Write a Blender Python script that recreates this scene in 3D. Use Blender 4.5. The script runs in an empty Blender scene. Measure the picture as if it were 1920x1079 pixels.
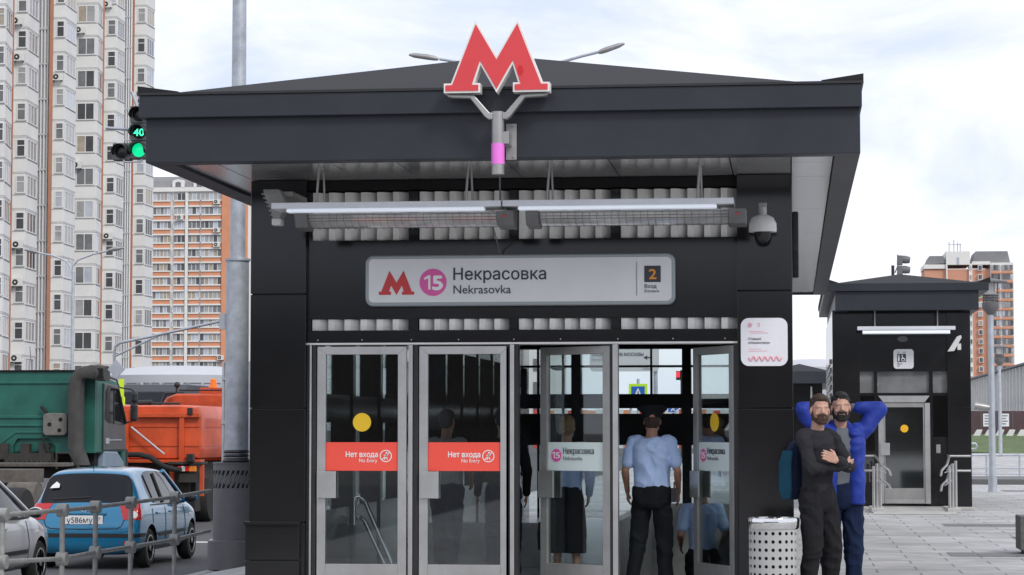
import bpy, bmesh, math, random
from mathutils import Vector, Matrix, noise
R = math.radians
random.seed(7)
SC = bpy.context.scene
COL = SC.collection

# ------------------------------------------------------------------ camera
F, CX, CY, VX, VY = 4400.0, 960.0, 539.5, 1487.0, 805.0
PITCH = math.atan((VY - CY) / F)
YAW = math.atan((VX - CX) / math.hypot(F, VY - CY))
EYE = Vector((0, 0, 1.55))
cam = bpy.data.cameras.new('camera')
cam.sensor_width = 36
cam.lens = 36 * F / 1920
cam.clip_start = 0.5
cam.clip_end = 5000
camo = bpy.data.objects.new('camera', cam)
COL.objects.link(camo)
camo.location = EYE
camo.rotation_euler = (math.pi / 2 + PITCH, 0, YAW)
SC.camera = camo
CM = Matrix.Rotation(YAW, 3, 'Z') @ Matrix.Rotation(math.pi / 2 + PITCH, 3, 'X')

# ------------------------------------------------------------------ world, sun, exposure
SUN_EL, SUN_AZ = 42.0, 140.0
w = bpy.data.worlds.new('World')
SC.world = w
w.use_nodes = True
nt = w.node_tree
nt.nodes.clear()
def N(t, kind, **kw):
    n = t.nodes.new(kind)
    for k, v in kw.items():
        setattr(n, k, v)
    return n
sky = N(nt, 'ShaderNodeTexSky', sky_type='NISHITA', sun_disc=False)
sky.sun_elevation = R(SUN_EL)
sky.sun_rotation = R(SUN_AZ)
sky.air_density = 1.0
sky.dust_density = 1.0
tc = N(nt, 'ShaderNodeTexCoord')
mp = N(nt, 'ShaderNodeMapping')
mp.inputs['Scale'].default_value = (4.2, 4.2, 10.0)
mp.inputs['Location'].default_value = (0.3, 1.7, 0.55)
nz = N(nt, 'ShaderNodeTexNoise')
nz.inputs['Scale'].default_value = 1.5
nz.inputs['Detail'].default_value = 7
nz.inputs['Roughness'].default_value = 0.56
nz.inputs['Distortion'].default_value = 0.5
cr = N(nt, 'ShaderNodeValToRGB')
cr.color_ramp.elements[0].position = 0.36
cr.color_ramp.elements[0].color = (6.5, 7.2, 9.0, 1)
cr.color_ramp.elements[1].position = 0.62
cr.color_ramp.elements[1].color = (9.6, 9.7, 10.3, 1)
e = cr.color_ramp.elements.new(0.5)
e.color = (8.6, 8.9, 10.0, 1)
mx = N(nt, 'ShaderNodeMixRGB')
mx.inputs['Fac'].default_value = 0.93
bg = N(nt, 'ShaderNodeBackground')
bg.inputs['Strength'].default_value = 0.099
wo = N(nt, 'ShaderNodeOutputWorld')
L = nt.links.new
L(tc.outputs['Generated'], mp.inputs['Vector'])
L(mp.outputs[0], nz.inputs['Vector'])
L(nz.outputs['Fac'], cr.inputs['Fac'])
L(sky.outputs[0], mx.inputs['Color1'])
L(cr.outputs[0], mx.inputs['Color2'])
L(mx.outputs[0], bg.inputs['Color'])
L(bg.outputs[0], wo.inputs[0])

sl = bpy.data.lights.new('sun', 'SUN')
sl.energy = 1.5
sl.angle = R(14)
sl.color = (1.0, 0.96, 0.9)
so = bpy.data.objects.new('sun', sl)
COL.objects.link(so)
so.rotation_euler = (R(90 - SUN_EL), 0, R(180 - SUN_AZ))   # soft light from behind the viewer's right shoulder
SC.view_settings.view_transform = 'Standard'
SC.view_settings.look = 'None'
SC.view_settings.exposure = 0.28
SC.view_settings.gamma = 1.0
SC.cycles.max_bounces = 8
SC.cycles.transparent_max_bounces = 16
SC.cycles.sample_clamp_indirect = 6

# ------------------------------------------------------------------ helpers
def ray(px, py):
    return CM @ Vector(((px - CX) / F, (CY - py) / F, -1))
def at(px, py, Y):
    d = ray(px, py)
    return EYE + d * (Y / d.y)
def atz(px, py, z):
    d = ray(px, py)
    return EYE + d * ((z - EYE.z) / d.z)
def GX(px, Y):
    return at(px, VY, Y).x
def GZ(py, Y, px=1000):
    return at(px, py, Y).z

def mat(name, col, rough=0.6, metal=0.0, var=0.0, vs=3.0, bump=0.0, bs=60.0, coat=0.0, spec=0.5, emit=0.0, detail=5):
    m = bpy.data.materials.new(name)
    m.use_nodes = True
    t = m.node_tree
    b = t.nodes['Principled BSDF']
    c = (*col, 1)
    b.inputs['Base Color'].default_value = c
    b.inputs['Roughness'].default_value = rough
    b.inputs['Metallic'].default_value = metal
    b.inputs['Specular IOR Level'].default_value = spec
    b.inputs['Coat Weight'].default_value = coat
    b.inputs['Coat Roughness'].default_value = 0.04
    if emit:
        b.inputs['Emission Color'].default_value = c
        b.inputs['Emission Strength'].default_value = emit
    if var or bump:
        co = N(t, 'ShaderNodeTexCoord')
    if var:
        n = N(t, 'ShaderNodeTexNoise')
        n.inputs['Scale'].default_value = vs
        n.inputs['Detail'].default_value = detail
        n.inputs['Roughness'].default_value = 0.62
        t.links.new(co.outputs['Object'], n.inputs['Vector'])
        r = N(t, 'ShaderNodeValToRGB')
        r.color_ramp.elements[0].position = 0.3
        r.color_ramp.elements[1].position = 0.7
        r.color_ramp.elements[0].color = (*[max(0, x * (1 - var)) for x in col], 1)
        r.color_ramp.elements[1].color = (*[min(1, x * (1 + var)) for x in col], 1)
        t.links.new(n.outputs['Fac'], r.inputs['Fac'])
        t.links.new(r.outputs[0], b.inputs['Base Color'])
        mr = N(t, 'ShaderNodeMapRange')
        mr.inputs[3].default_value = max(0.02, rough * (1 - var * 0.6))
        mr.inputs[4].default_value = min(1, rough * (1 + var * 0.6))
        t.links.new(n.outputs['Fac'], mr.inputs[0])
        t.links.new(mr.outputs[0], b.inputs['Roughness'])
    if bump:
        n2 = N(t, 'ShaderNodeTexNoise')
        n2.inputs['Scale'].default_value = bs
        n2.inputs['Detail'].default_value = 4
        t.links.new(co.outputs['Object'], n2.inputs['Vector'])
        bp = N(t, 'ShaderNodeBump')
        bp.inputs['Strength'].default_value = bump
        bp.inputs['Distance'].default_value = 0.02
        t.links.new(n2.outputs['Fac'], bp.inputs['Height'])
        t.links.new(bp.outputs[0], b.inputs['Normal'])
    return m

def glass(name, tint, rough=0.02, ior=1.5, boost=1.0):
    m = bpy.data.materials.new(name)
    m.use_nodes = True
    t = m.node_tree
    t.nodes.clear()
    tr = N(t, 'ShaderNodeBsdfTransparent')
    tr.inputs[0].default_value = (*tint, 1)
    gl = N(t, 'ShaderNodeBsdfGlossy')
    gl.inputs['Roughness'].default_value = rough
    gl.inputs['Color'].default_value = (boost, boost, boost, 1)
    f0 = ((ior - 1) / (ior + 1)) ** 2
    lw = N(t, 'ShaderNodeLayerWeight')                # facing: 0 head-on, 1 grazing, the same from either side
    lw.inputs[0].default_value = .5
    pw = N(t, 'ShaderNodeMath', operation='POWER')
    pw.inputs[1].default_value = 4.0
    ma = N(t, 'ShaderNodeMath', operation='MULTIPLY_ADD')
    ma.inputs[1].default_value = 1 - f0
    ma.inputs[2].default_value = f0
    t.links.new(lw.outputs['Facing'], pw.inputs[0])
    t.links.new(pw.outputs[0], ma.inputs[0])
    mi = N(t, 'ShaderNodeMixShader')
    o = N(t, 'ShaderNodeOutputMaterial')
    t.links.new(ma.outputs[0], mi.inputs[0])
    t.links.new(tr.outputs[0], mi.inputs[1])
    t.links.new(gl.outputs[0], mi.inputs[2])
    t.links.new(mi.outputs[0], o.inputs[0])
    return m

def paving(name, c1, c2, joint, sx, sy, off=0.5, rough=0.75, mortar=0.012, bump=0.25):
    m = bpy.data.materials.new(name)
    m.use_nodes = True
    t = m.node_tree
    b = t.nodes['Principled BSDF']
    co = N(t, 'ShaderNodeTexCoord')
    br = N(t, 'ShaderNodeTexBrick')
    br.offset = off
    br.inputs['Scale'].default_value = 1.0
    br.inputs['Color1'].default_value = (*c1, 1)
    br.inputs['Color2'].default_value = (*c2, 1)
    br.inputs['Mortar'].default_value = (*joint, 1)
    br.inputs['Mortar Size'].default_value = mortar
    br.inputs['Mortar Smooth'].default_value = 0.2
    br.inputs['Bias'].default_value = 0.0
    br.inputs['Brick Width'].default_value = sx
    br.inputs['Row Height'].default_value = sy
    n = N(t, 'ShaderNodeTexNoise')
    n.inputs['Scale'].default_value = 1.3
    n.inputs['Detail'].default_value = 8
    n.inputs['Roughness'].default_value = 0.7
    mr = N(t, 'ShaderNodeMapRange')
    mr.inputs[1].default_value = 0.3
    mr.inputs[2].default_value = 0.7
    mr.inputs[3].default_value = 0.74
    mr.inputs[4].default_value = 1.12
    ml = N(t, 'ShaderNodeMixRGB', blend_type='MULTIPLY')
    ml.inputs[0].default_value = 1
    lk = t.links.new
    lk(co.outputs['Object'], br.inputs['Vector'])
    lk(co.outputs['Object'], n.inputs['Vector'])
    lk(n.outputs['Fac'], mr.inputs[0])
    n3 = N(t, 'ShaderNodeTexNoise')                   # old stains and trodden dirt
    n3.inputs['Scale'].default_value = 0.35
    n3.inputs['Detail'].default_value = 9
    n3.inputs['Roughness'].default_value = 0.72
    n3.inputs['Distortion'].default_value = 1.2
    m3 = N(t, 'ShaderNodeMapRange')
    m3.inputs[1].default_value = 0.42
    m3.inputs[2].default_value = 0.56
    m3.inputs[3].default_value = 0.78
    m3.inputs[4].default_value = 1.0
    mm = N(t, 'ShaderNodeMath', operation='MULTIPLY')
    lk(co.outputs['Object'], n3.inputs['Vector'])
    lk(n3.outputs['Fac'], m3.inputs[0])
    lk(mr.outputs[0], mm.inputs[0])
    lk(m3.outputs[0], mm.inputs[1])
    lk(br.outputs['Color'], ml.inputs[1])
    lk(mm.outputs[0], ml.inputs[2])
    lk(ml.outputs[0], b.inputs['Base Color'])
    b.inputs['Roughness'].default_value = rough
    bp = N(t, 'ShaderNodeBump')
    bp.inputs['Strength'].default_value = bump
    bp.inputs['Distance'].default_value = 0.01
    bp.invert = True
    lk(br.outputs['Fac'], bp.inputs['Height'])
    lk(bp.outputs[0], b.inputs['Normal'])
    return m

class MB:
    """collects shapes, then links them as ONE mesh object"""
    def __init__(s):
        s.v, s.f, s.m = [], [], []
    def add(s, vs, fs, m=0):
        o = len(s.v)
        s.v += [Vector(p) for p in vs]
        for f in fs:
            s.f.append([i + o for i in f])
            s.m.append(m)
        return s
    def box(s, x0, x1, y0, y1, z0, z1, m=0):
        return s.obox(Vector((0, 0, 0)), Vector((1, 0, 0)), Vector((0, 1, 0)), Vector((0, 0, 1)), x0, x1, y0, y1, z0, z1, m)
    def obox(s, o, u, v, n, a0, a1, b0, b1, c0, c1, m=0):
        p = [o + u * a + v * b + n * c for c in (c0, c1) for b in (b0, b1) for a in (a0, a1)]
        return s.add(p, [(0, 2, 3, 1), (4, 5, 7, 6), (0, 1, 5, 4), (2, 6, 7, 3), (0, 4, 6, 2), (1, 3, 7, 5)], m)
    def cyl(s, p, q, r0, r1=None, n=12, m=0, caps=True):
        p, q = Vector(p), Vector(q)
        r1 = r0 if r1 is None else r1
        d = (q - p).normalized()
        a = d.orthogonal().normalized()
        b = d.cross(a)
        vs = []
        for c, r in ((p, r0), (q, r1)):
            for i in range(n):
                t = 2 * math.pi * i / n
                vs.append(c + a * (r * math.cos(t)) + b * (r * math.sin(t)))
        fs = [(i, (i + 1) % n, n + (i + 1) % n, n + i) for i in range(n)]
        if caps:
            fs += [tuple(range(n))[::-1], tuple(range(n, 2 * n))]
        return s.add(vs, fs, m)
    def tube(s, pts, r, n=10, m=0, closed=False):
        pts = [Vector(p) for p in pts]
        k = len(pts)
        rr = r if isinstance(r, (list, tuple)) else [r] * k
        vs = []
        ref = None
        for i, p in enumerate(pts):
            a = pts[i - 1] if i > 0 else (pts[-1] if closed else p)
            b = pts[i + 1] if i < k - 1 else (pts[0] if closed else p)
            d = (b - a).normalized()
            if ref is None:
                ref = d.orthogonal().normalized()
            ref = (ref - d * ref.dot(d)).normalized()
            bi = d.cross(ref)
            for j in range(n):
                t = 2 * math.pi * j / n
                vs.append(p + ref * (rr[i] * math.cos(t)) + bi * (rr[i] * math.sin(t)))
        fs = []
        for i in range(k if closed else k - 1):
            i2 = (i + 1) % k
            for j in range(n):
                fs.append((i * n + j, i * n + (j + 1) % n, i2 * n + (j + 1) % n, i2 * n + j))
        if not closed:
            fs += [tuple(range(n))[::-1], tuple(range((k - 1) * n, k * n))]
        return s.add(vs, fs, m)
    def lathe(s, prof, c, n=24, m=0, axis=(0, 0, 1)):
        """prof: (radius, height) pairs along axis from c"""
        c = Vector(c)
        d = Vector(axis).normalized()
        a = d.orthogonal().normalized()
        b = d.cross(a)
        vs = []
        for r, h in prof:
            for i in range(n):
                t = 2 * math.pi * i / n
                vs.append(c + d * h + a * (r * math.cos(t)) + b * (r * math.sin(t)))
        fs = []
        for k in range(len(prof) - 1):
            for i in range(n):
                fs.append((k * n + i, k * n + (i + 1) % n, (k + 1) * n + (i + 1) % n, (k + 1) * n + i))
        fs += [tuple(range(n))[::-1], tuple(range((len(prof) - 1) * n, len(prof) * n))]
        return s.add(vs, fs, m)
    def ell(s, c, r, n=14, k=9, m=0, rot=None):
        c = Vector(c)
        vs = []
        for i in range(1, k):
            ph = math.pi * i / k
            for j in range(n):
                t = 2 * math.pi * j / n
                p = Vector((r[0] * math.sin(ph) * math.cos(t), r[1] * math.sin(ph) * math.sin(t), r[2] * math.cos(ph)))
                vs.append(c + (rot @ p if rot else p))
        t0, t1 = Vector((0, 0, r[2])), Vector((0, 0, -r[2]))
        vs += [c + (rot @ t0 if rot else t0), c + (rot @ t1 if rot else t1)]
        fs = []
        for i in range(k - 2):
            for j in range(n):
                fs.append((i * n + j, i * n + (j + 1) % n, (i + 1) * n + (j + 1) % n, (i + 1) * n + j))
        top, bot = (k - 1) * n, (k - 1) * n + 1
        for j in range(n):
            fs.append((top, (j + 1) % n, j))
            fs.append((bot, (k - 2) * n + j, (k - 2) * n + (j + 1) % n))
        return s.add(vs, fs, m)
    def prism(s, poly, o, u, v, n, h0, h1, m=0):
        """polygon in the u,v plane, extruded along n"""
        o, u, v, n = Vector(o), Vector(u), Vector(v), Vector(n)
        k = len(poly)
        vs = [o + u * a + v * b + n * h0 for a, b in poly] + [o + u * a + v * b + n * h1 for a, b in poly]
        fs = [(i, (i + 1) % k, k + (i + 1) % k, k + i) for i in range(k)]
        fs += [tuple(range(k))[::-1], tuple(range(k, 2 * k))]
        return s.add(vs, fs, m)
    def xz(s, poly, y0, y1, m=0):
        return s.prism(poly, (0, 0, 0), (1, 0, 0), (0, 0, 1), (0, 1, 0), y0, y1, m)
    def loft(s, rings, m=0, caps=True):
        n = len(rings[0])
        vs = [p for r in rings for p in r]
        fs = []
        for k in range(len(rings) - 1):
            for i in range(n):
                fs.append((k * n + i, k * n + (i + 1) % n, (k + 1) * n + (i + 1) % n, (k + 1) * n + i))
        if caps:
            fs += [tuple(range(n))[::-1], tuple(range((len(rings) - 1) * n, len(rings) * n))]
        return s.add(vs, fs, m)
    def build(s, name, mats, parent=None, bevel=0.0, smooth=False, seg=2, fix=True):
        me = bpy.data.meshes.new(name)
        off = wloc(parent)
        me.from_pydata([p - off for p in s.v], [], s.f)
        mats = mats if isinstance(mats, (list, tuple)) else [mats]
        for m_ in mats:
            me.materials.append(m_)
        me.polygons.foreach_set('material_index', s.m)
        if fix:
            bm = bmesh.new()
            bm.from_mesh(me)
            bmesh.ops.recalc_face_normals(bm, faces=bm.faces)
            bm.to_mesh(me)
            bm.free()
        if smooth:
            me.shade_smooth()
            try:
                me.set_sharp_from_angle(angle=R(38))
            except Exception:
                pass
        return link(name, me, parent, bevel, seg)

def link(name, me, parent=None, bevel=0.0, seg=2):
    o = bpy.data.objects.new(name, me)
    COL.objects.link(o)
    if parent:
        o.parent = parent
    if bevel:
        b = o.modifiers.new('bevel', 'BEVEL')
        b.width = bevel
        b.segments = seg
        b.limit_method = 'ANGLE'
        b.angle_limit = R(40)
        b.harden_normals = False
    return o
def wloc(p):
    v = Vector((0, 0, 0))
    while p:
        v = v + p.location
        p = p.parent
    return v
def tag(o, label, cat, group=None):
    o['label'] = label
    o['category'] = cat
    if group:
        o['group'] = group
    return o
def struct(o, kind='structure'):
    o['kind'] = kind
    return o
def thing(name, label, cat, loc=(0, 0, 0), group=None, rz=0):
    o = bpy.data.objects.new(name, None)
    o.empty_display_size = 0.3
    COL.objects.link(o)
    o.location = loc
    o.rotation_euler = (0, 0, rz)
    return tag(o, label, cat, group)
def copy_tree(o, parent=None, label=None):
    c = o.copy()
    COL.objects.link(c)
    if parent:
        c.parent = parent
    if label:
        c['label'] = label
    for ch in list(o.children):
        copy_tree(ch, c)
    return c

def text(body, name, m, parent, x0, x1, zb, y, bold=0.0, h=None, depth=0.003, ux=Vector((1, 0, 0)), base=None):
    """lettering facing -Y; fitted between x0 and x1 with its baseline at zb (or with cap height h)"""
    cu = bpy.data.curves.new(name, 'FONT')
    cu.body = body
    cu.resolution_u = 4
    ob = bpy.data.objects.new(name, cu)
    COL.objects.link(ob)
    dg = bpy.context.evaluated_depsgraph_get()
    me = bpy.data.meshes.new_from_object(ob.evaluated_get(dg))
    bpy.data.objects.remove(ob)
    xs = [v.co.x for v in me.vertices]
    a, b = min(xs), max(xs)
    sx = (x1 - x0) / (b - a)
    sz = sx if h is None else h / 0.73
    off = wloc(parent)
    bm = bmesh.new()
    bm.from_mesh(me)
    bmesh.ops.triangulate(bm, faces=bm.faces)
    o3 = Vector((x0, y, zb)) if base is None else base
    for v in bm.verts:
        v.co = o3 + ux * ((v.co.x - a) * sx) + Vector((0, 0, v.co.y * sz)) - off
    nrm = ux.cross(Vector((0, 0, 1)))
    if bold:                                          # heavier strokes: shifted copies a hair apart in depth
        h0 = bold * sx
        src = bm.faces[:]
        for q, (a_, b_) in enumerate(((h0, 0), (-h0, 0), (0, h0), (0, -h0))):
            du = bmesh.ops.duplicate(bm, geom=src)
            for g in du['geom']:
                if isinstance(g, bmesh.types.BMVert):
                    g.co += ux * a_ + Vector((0, 0, b_)) + nrm * (.0002 * (q + 1))
    ex = bmesh.ops.extrude_face_region(bm, geom=bm.faces[:])
    for g in ex['geom']:
        if isinstance(g, bmesh.types.BMVert):
            g.co += nrm * depth
    bmesh.ops.recalc_face_normals(bm, faces=bm.faces)
    bm.to_mesh(me)
    bm.free()
    me.materials.clear()
    me.materials.append(m)
    return link(name, me, parent)

def fifteen(m, parent, x0, x1, zb, y, h, bold=.0):
    """the line number: a flagged 1 drawn by hand and a 5"""
    w_ = x1 - x0
    s_ = h * .15
    b = MB()
    xr_ = x0 + w_ * .34
    b.xz([(xr_ - s_, zb), (xr_, zb), (xr_, zb + h), (xr_ - s_ * .95, zb + h), (x0, zb + h * .83), (x0, zb + h * .67), (xr_ - s_, zb + h * .80)], y - .003, y)
    b.build('lettering', m, parent)
    text('5', 'lettering', m, parent, x0 + w_ * .47, x1, zb, y, bold=bold, h=h)

def rrect(x0, x1, z0, z1, r, n=6):
    p = []
    for cx, cz, a in ((x1 - r, z1 - r, 0), (x0 + r, z1 - r, 90), (x0 + r, z0 + r, 180), (x1 - r, z0 + r, 270)):
        for i in range(n + 1):
            t = R(a + 90 * i / n)
            p.append((cx + r * math.cos(t), cz + r * math.sin(t)))
    return p
def circ(cx, cz, r, n=28, rz=None):
    rz = rz or r
    return [(cx + r * math.cos(2 * math.pi * i / n), cz + rz * math.sin(2 * math.pi * i / n)) for i in range(n)]
def ev_mesh(o):
    dg = bpy.context.evaluated_depsgraph_get()
    return bpy.data.meshes.new_from_object(o.evaluated_get(dg))
def temp(me):
    o = bpy.data.objects.new('temp', me)
    COL.objects.link(o)
    return o

# ------------------------------------------------------------------ materials
M = {}
M['asphalt'] = mat('asphalt', (0.075, 0.075, 0.078), 0.85, var=0.35, vs=0.6, bump=0.4, bs=50)
M['slab'] = paving('paving slabs', (0.53, 0.525, 0.515), (0.46, 0.455, 0.45), (0.20, 0.20, 0.195), 0.9, 0.6)
M['slab_dark'] = paving('dark paving slabs', (0.25, 0.248, 0.245), (0.21, 0.21, 0.208), (0.1, 0.1, 0.1), 0.9, 0.3)
M['kerb'] = mat('granite kerb', (0.34, 0.34, 0.335), 0.8, var=0.2, vs=4, bump=0.2)
M['concrete'] = mat('concrete', (0.45, 0.44, 0.42), 0.85, var=0.15, vs=3, bump=0.2)
M['lawn'] = mat('lawn', (0.085, 0.125, 0.038), 0.95, var=0.5, vs=1.2, bump=0.6, bs=30)
M['soil'] = mat('wide ground', (0.16, 0.155, 0.145), 0.95, var=0.35, vs=0.05)
M['clad'] = mat('black composite cladding', (0.0105, 0.0105, 0.0115), 0.12, var=0.25, vs=0.8, bump=0.02, bs=1.2, spec=0.5)
M['fascia'] = mat('anthracite fascia sheet', (0.024, 0.0268, 0.035), 0.45, var=0.2, vs=1.1, bump=0.04, bs=1.6, spec=0.38)
M['roofsheet'] = mat('anthracite roof sheet', (0.021, 0.021, 0.0225), 0.72, var=0.12, vs=1.2, bump=0.03, bs=2, spec=0.18)
M['soffit'] = mat('polished grey soffit panel', (0.66, 0.66, 0.65), 0.17, metal=0.55, var=0.06, vs=0.8, bump=0.03, bs=1.5)
M['fin'] = mat('white louvre fin', (0.76, 0.75, 0.72), 0.5, var=0.1, vs=4)
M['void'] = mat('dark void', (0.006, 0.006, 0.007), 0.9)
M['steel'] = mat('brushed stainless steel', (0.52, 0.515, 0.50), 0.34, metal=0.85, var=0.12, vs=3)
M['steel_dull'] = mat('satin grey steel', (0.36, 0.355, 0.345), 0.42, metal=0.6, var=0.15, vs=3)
M['chrome'] = mat('polished chrome', (0.75, 0.75, 0.74), 0.08, metal=1.0)
M['galv'] = mat('galvanised steel', (0.43, 0.46, 0.50), 0.5, metal=0.45, var=0.22, vs=6, bump=0.1, bs=40)
M['galv_light'] = mat('pale galvanised steel', (0.45, 0.48, 0.52), 0.5, metal=0.4, var=0.15, vs=4)
M['grey_paint'] = mat('grey painted metal', (0.13, 0.128, 0.135), 0.55, var=0.1, vs=5, bump=0.05)
M['rail_grey'] = mat('weathered grey rail paint', (0.27, 0.27, 0.26), 0.6, var=0.22, vs=9, bump=0.12, bs=60)
M['black_metal'] = mat('black painted metal', (0.018, 0.018, 0.02), 0.45, var=0.2, vs=5)
M['black_plastic'] = mat('black plastic', (0.02, 0.02, 0.021), 0.5, var=0.2, vs=6)
M['rubber'] = mat('rubber', (0.018, 0.018, 0.018), 0.85, var=0.3, vs=8)
M['white_plastic'] = mat('white plastic', (0.66, 0.66, 0.64), 0.35, var=0.05, vs=4)
M['lamp_metal'] = mat('white enamelled lamp housing', (0.66, 0.68, 0.71), 0.3, metal=0.1, var=0.08, vs=3)
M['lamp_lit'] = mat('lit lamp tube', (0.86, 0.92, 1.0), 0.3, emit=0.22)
M['reflector'] = mat('ribbed reflector', (0.85, 0.85, 0.83), 0.16, metal=0.6, var=0.2, vs=4)
M['wire'] = mat('wire guard', (0.12, 0.12, 0.12), 0.4, metal=0.8)
M['heater_dark'] = mat('dark heater end cap', (0.13, 0.13, 0.13), 0.45, var=0.15, vs=4)
M['red_sign'] = mat('red enamel', (0.66, 0.052, 0.06), 0.35, var=0.06, vs=3)
M['red_patch'] = mat('darker red patch', (0.58, 0.012, 0.014), 0.4)
M['white_edge'] = mat('white sign edge', (0.78, 0.76, 0.73), 0.4)
M['sign_grey'] = mat('silver sign face', (0.70, 0.705, 0.71), 0.3, var=0.06, vs=1.5)
M['sign_rim'] = mat('grey sign rim', (0.30, 0.33, 0.34), 0.3, metal=0.3)
M['ink'] = mat('dark blue grey ink', (0.035, 0.037, 0.055), 0.5)
M['ink_grey'] = mat('grey ink', (0.2, 0.2, 0.22), 0.5)
M['red_ink'] = mat('red ink', (0.55, 0.04, 0.045), 0.5)
M['pink'] = mat('pink line colour', (0.70, 0.10, 0.36), 0.5)
M['pink_band'] = mat('pink band', (0.80, 0.19, 0.68), 0.45)
M['pale_pink'] = mat('pale pink ink', (0.8, 0.42, 0.47), 0.5)
M['white_ink'] = mat('white lettering', (0.8, 0.8, 0.79), 0.5)
M['orange_ink'] = mat('orange lettering', (0.75, 0.28, 0.03), 0.5)
M['notice_red'] = mat('coral red notice', (0.86, 0.085, 0.055), 0.45)
M['notice_pale'] = mat('pale notice film', (0.62, 0.72, 0.70), 0.45)
M['poster'] = mat('white poster', (0.78, 0.78, 0.82), 0.4, var=0.02, vs=3)
M['yellow'] = mat('yellow disc film', (0.78, 0.50, 0.015), 0.5)
M['yellow_green'] = mat('fluorescent yellow green', (0.55, 0.85, 0.02), 0.5)
M['sign_blue'] = mat('road sign blue', (0.015, 0.11, 0.48), 0.45)
M['glass_door'] = glass('door glass', (0.80, 0.84, 0.84), 0.015, 1.62)
M['glass_wall'] = glass('wall glass', (0.86, 0.9, 0.9), 0.02, 1.35)
M['floor_in'] = mat('grey granite floor', (0.34, 0.34, 0.34), 0.25, var=0.15, vs=6)
M['ceiling_in'] = mat('grey slatted ceiling', (0.38, 0.38, 0.38), 0.5)
M['granite'] = mat('dark granite', (0.11, 0.11, 0.11), 0.6, var=0.25, vs=20)
M['white_paint'] = mat('white road paint', (0.62, 0.62, 0.6), 0.8, var=0.15, vs=4)

# ------------------------------------------------------------------ ground
HX0, HX1, HY0, HY1 = -1.75, -0.62, 23.9, 29.5       # stair opening inside the pavilion
def holed(name, m, xs, ys, zf, hole=True):
    mb = MB()
    for i in range(len(xs) - 1):
        for j in range(len(ys) - 1):
            x0, x1, y0, y1 = xs[i], xs[i + 1], ys[j], ys[j + 1]
            if hole and x0 >= HX0 - 1e-4 and x1 <= HX1 + 1e-4 and y0 >= HY0 - 1e-4 and y1 <= HY1 + 1e-4:
                continue
            mb.add([(x0, y0, zf(x0)), (x1, y0, zf(x1)), (x1, y1, zf(x1)), (x0, y1, zf(x0))], [(0, 1, 2, 3)])
    return struct(mb.build(name, m, fix=False))
ROADZ = -0.5
holed('ground', M['soil'], [-3000, -40, HX0, HX1, 150, 3000], [-300, HY0, HY1, 500, 4000], lambda x: ROADZ - 0.01)
def pz(x):
    return 0.0 if x >= -5.9 else -0.33 * min(1, (-5.9 - x) / 1.6)
holed('pavement', M['slab'], [-7.6, -6.7, -5.9, HX0, HX1, 150], [-40, HY0, HY1, 320], pz)
kb = MB()
kb.box(-7.78, -7.6, -40, 320, ROADZ, -0.322)
struct(kb.build('kerb', M['kerb'], bevel=0.015))
rd = MB()
rd.add([(-60, -40, ROADZ), (-7.78, -40, ROADZ), (-7.78, 320, ROADZ), (-60, 320, ROADZ)], [(0, 1, 2, 3)])
struct(rd.build('road', M['asphalt'], fix=False))
mk = MB()
for i in range(4):                                   # crossing bars and the edge line
    x = -9.0 - i * 1.25
    mk.add([(x - 0.5, 42.6, ROADZ + .004), (x, 42.6, ROADZ + .004), (x, 45.2, ROADZ + .004), (x - 0.5, 45.2, ROADZ + .004)], [(0, 1, 2, 3)])
mk.add([(-13.4, 41.6, ROADZ + .004), (-8.0, 41.6, ROADZ + .004), (-8.0, 42.0, ROADZ + .004), (-13.4, 42.0, ROADZ + .004)], [(0, 1, 2, 3)])
struct(mk.build('road_marking', M['white_paint'], fix=False))
def band(x0, x1, y0, y1, m='slab_dark', name='paving_band', z=0.004):
    b = MB()
    b.add([(x0, y0, z), (x1, y0, z), (x1, y1, z), (x0, y1, z)], [(0, 1, 2, 3)])
    struct(b.build(name, M[m], fix=False))
for x0, x1, y0, y1 in ((1.9, 60, 29.2, 30.1), (3.1, 60, 33.6, 34.6), (2.4, 60, 38.2, 39.2), (5.6, 60, 47.5, 48.4), (5.2, 60, 53.0, 54.4), (5.2, 60, 59.5, 61)):
    band(x0, x1, y0, y1)
# paved rise and grass bank at the right
lw = MB()
for i in range(12):
    for j in range(10):
        def P(i, j):
            x, y = 3 + i * 5, 112 + j * 3.4
            return (x, y, 0.42 + j * 0.095 + 0.05 * math.sin(x * .7 + y * .3))
        lw.add([P(i, j), P(i + 1, j), P(i + 1, j + 1), P(i, j + 1)], [(0, 1, 2, 3)])
o = lw.build('lawn', M['lawn'], fix=False)
struct(o)
rs = MB()
rs.add([(3, 74, .006), (63, 74, .006), (63, 112, .42), (3, 112, .42)], [(0, 1, 2, 3)])
rs.add([(3, 145.5, 1.2), (63, 145.5, 1.2), (63, 320, 1.25), (3, 320, 1.25)], [(0, 1, 2, 3)])
struct(rs.build('paved_slope', M['slab'], fix=False))
gp = MB()
gp.add([at(1822, 845, 114) + Vector((0, 0, .1)), at(1850, 846, 114) + Vector((0, 0, .1)), at(1935, 822, 128) + Vector((0, 0, .1)), at(1935, 816, 130) + Vector((0, 0, .1))], [(0, 1, 2, 3)])
ks = MB()
ks.box(GX(1823, 67), 60, 67, 67.4, 0, 0.15)
ks.box(GX(1823, 67), 60, 67.4, 74, 0, 0.10)
struct(ks.build('granite_step', M['granite'], bevel=0.01))

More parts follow.
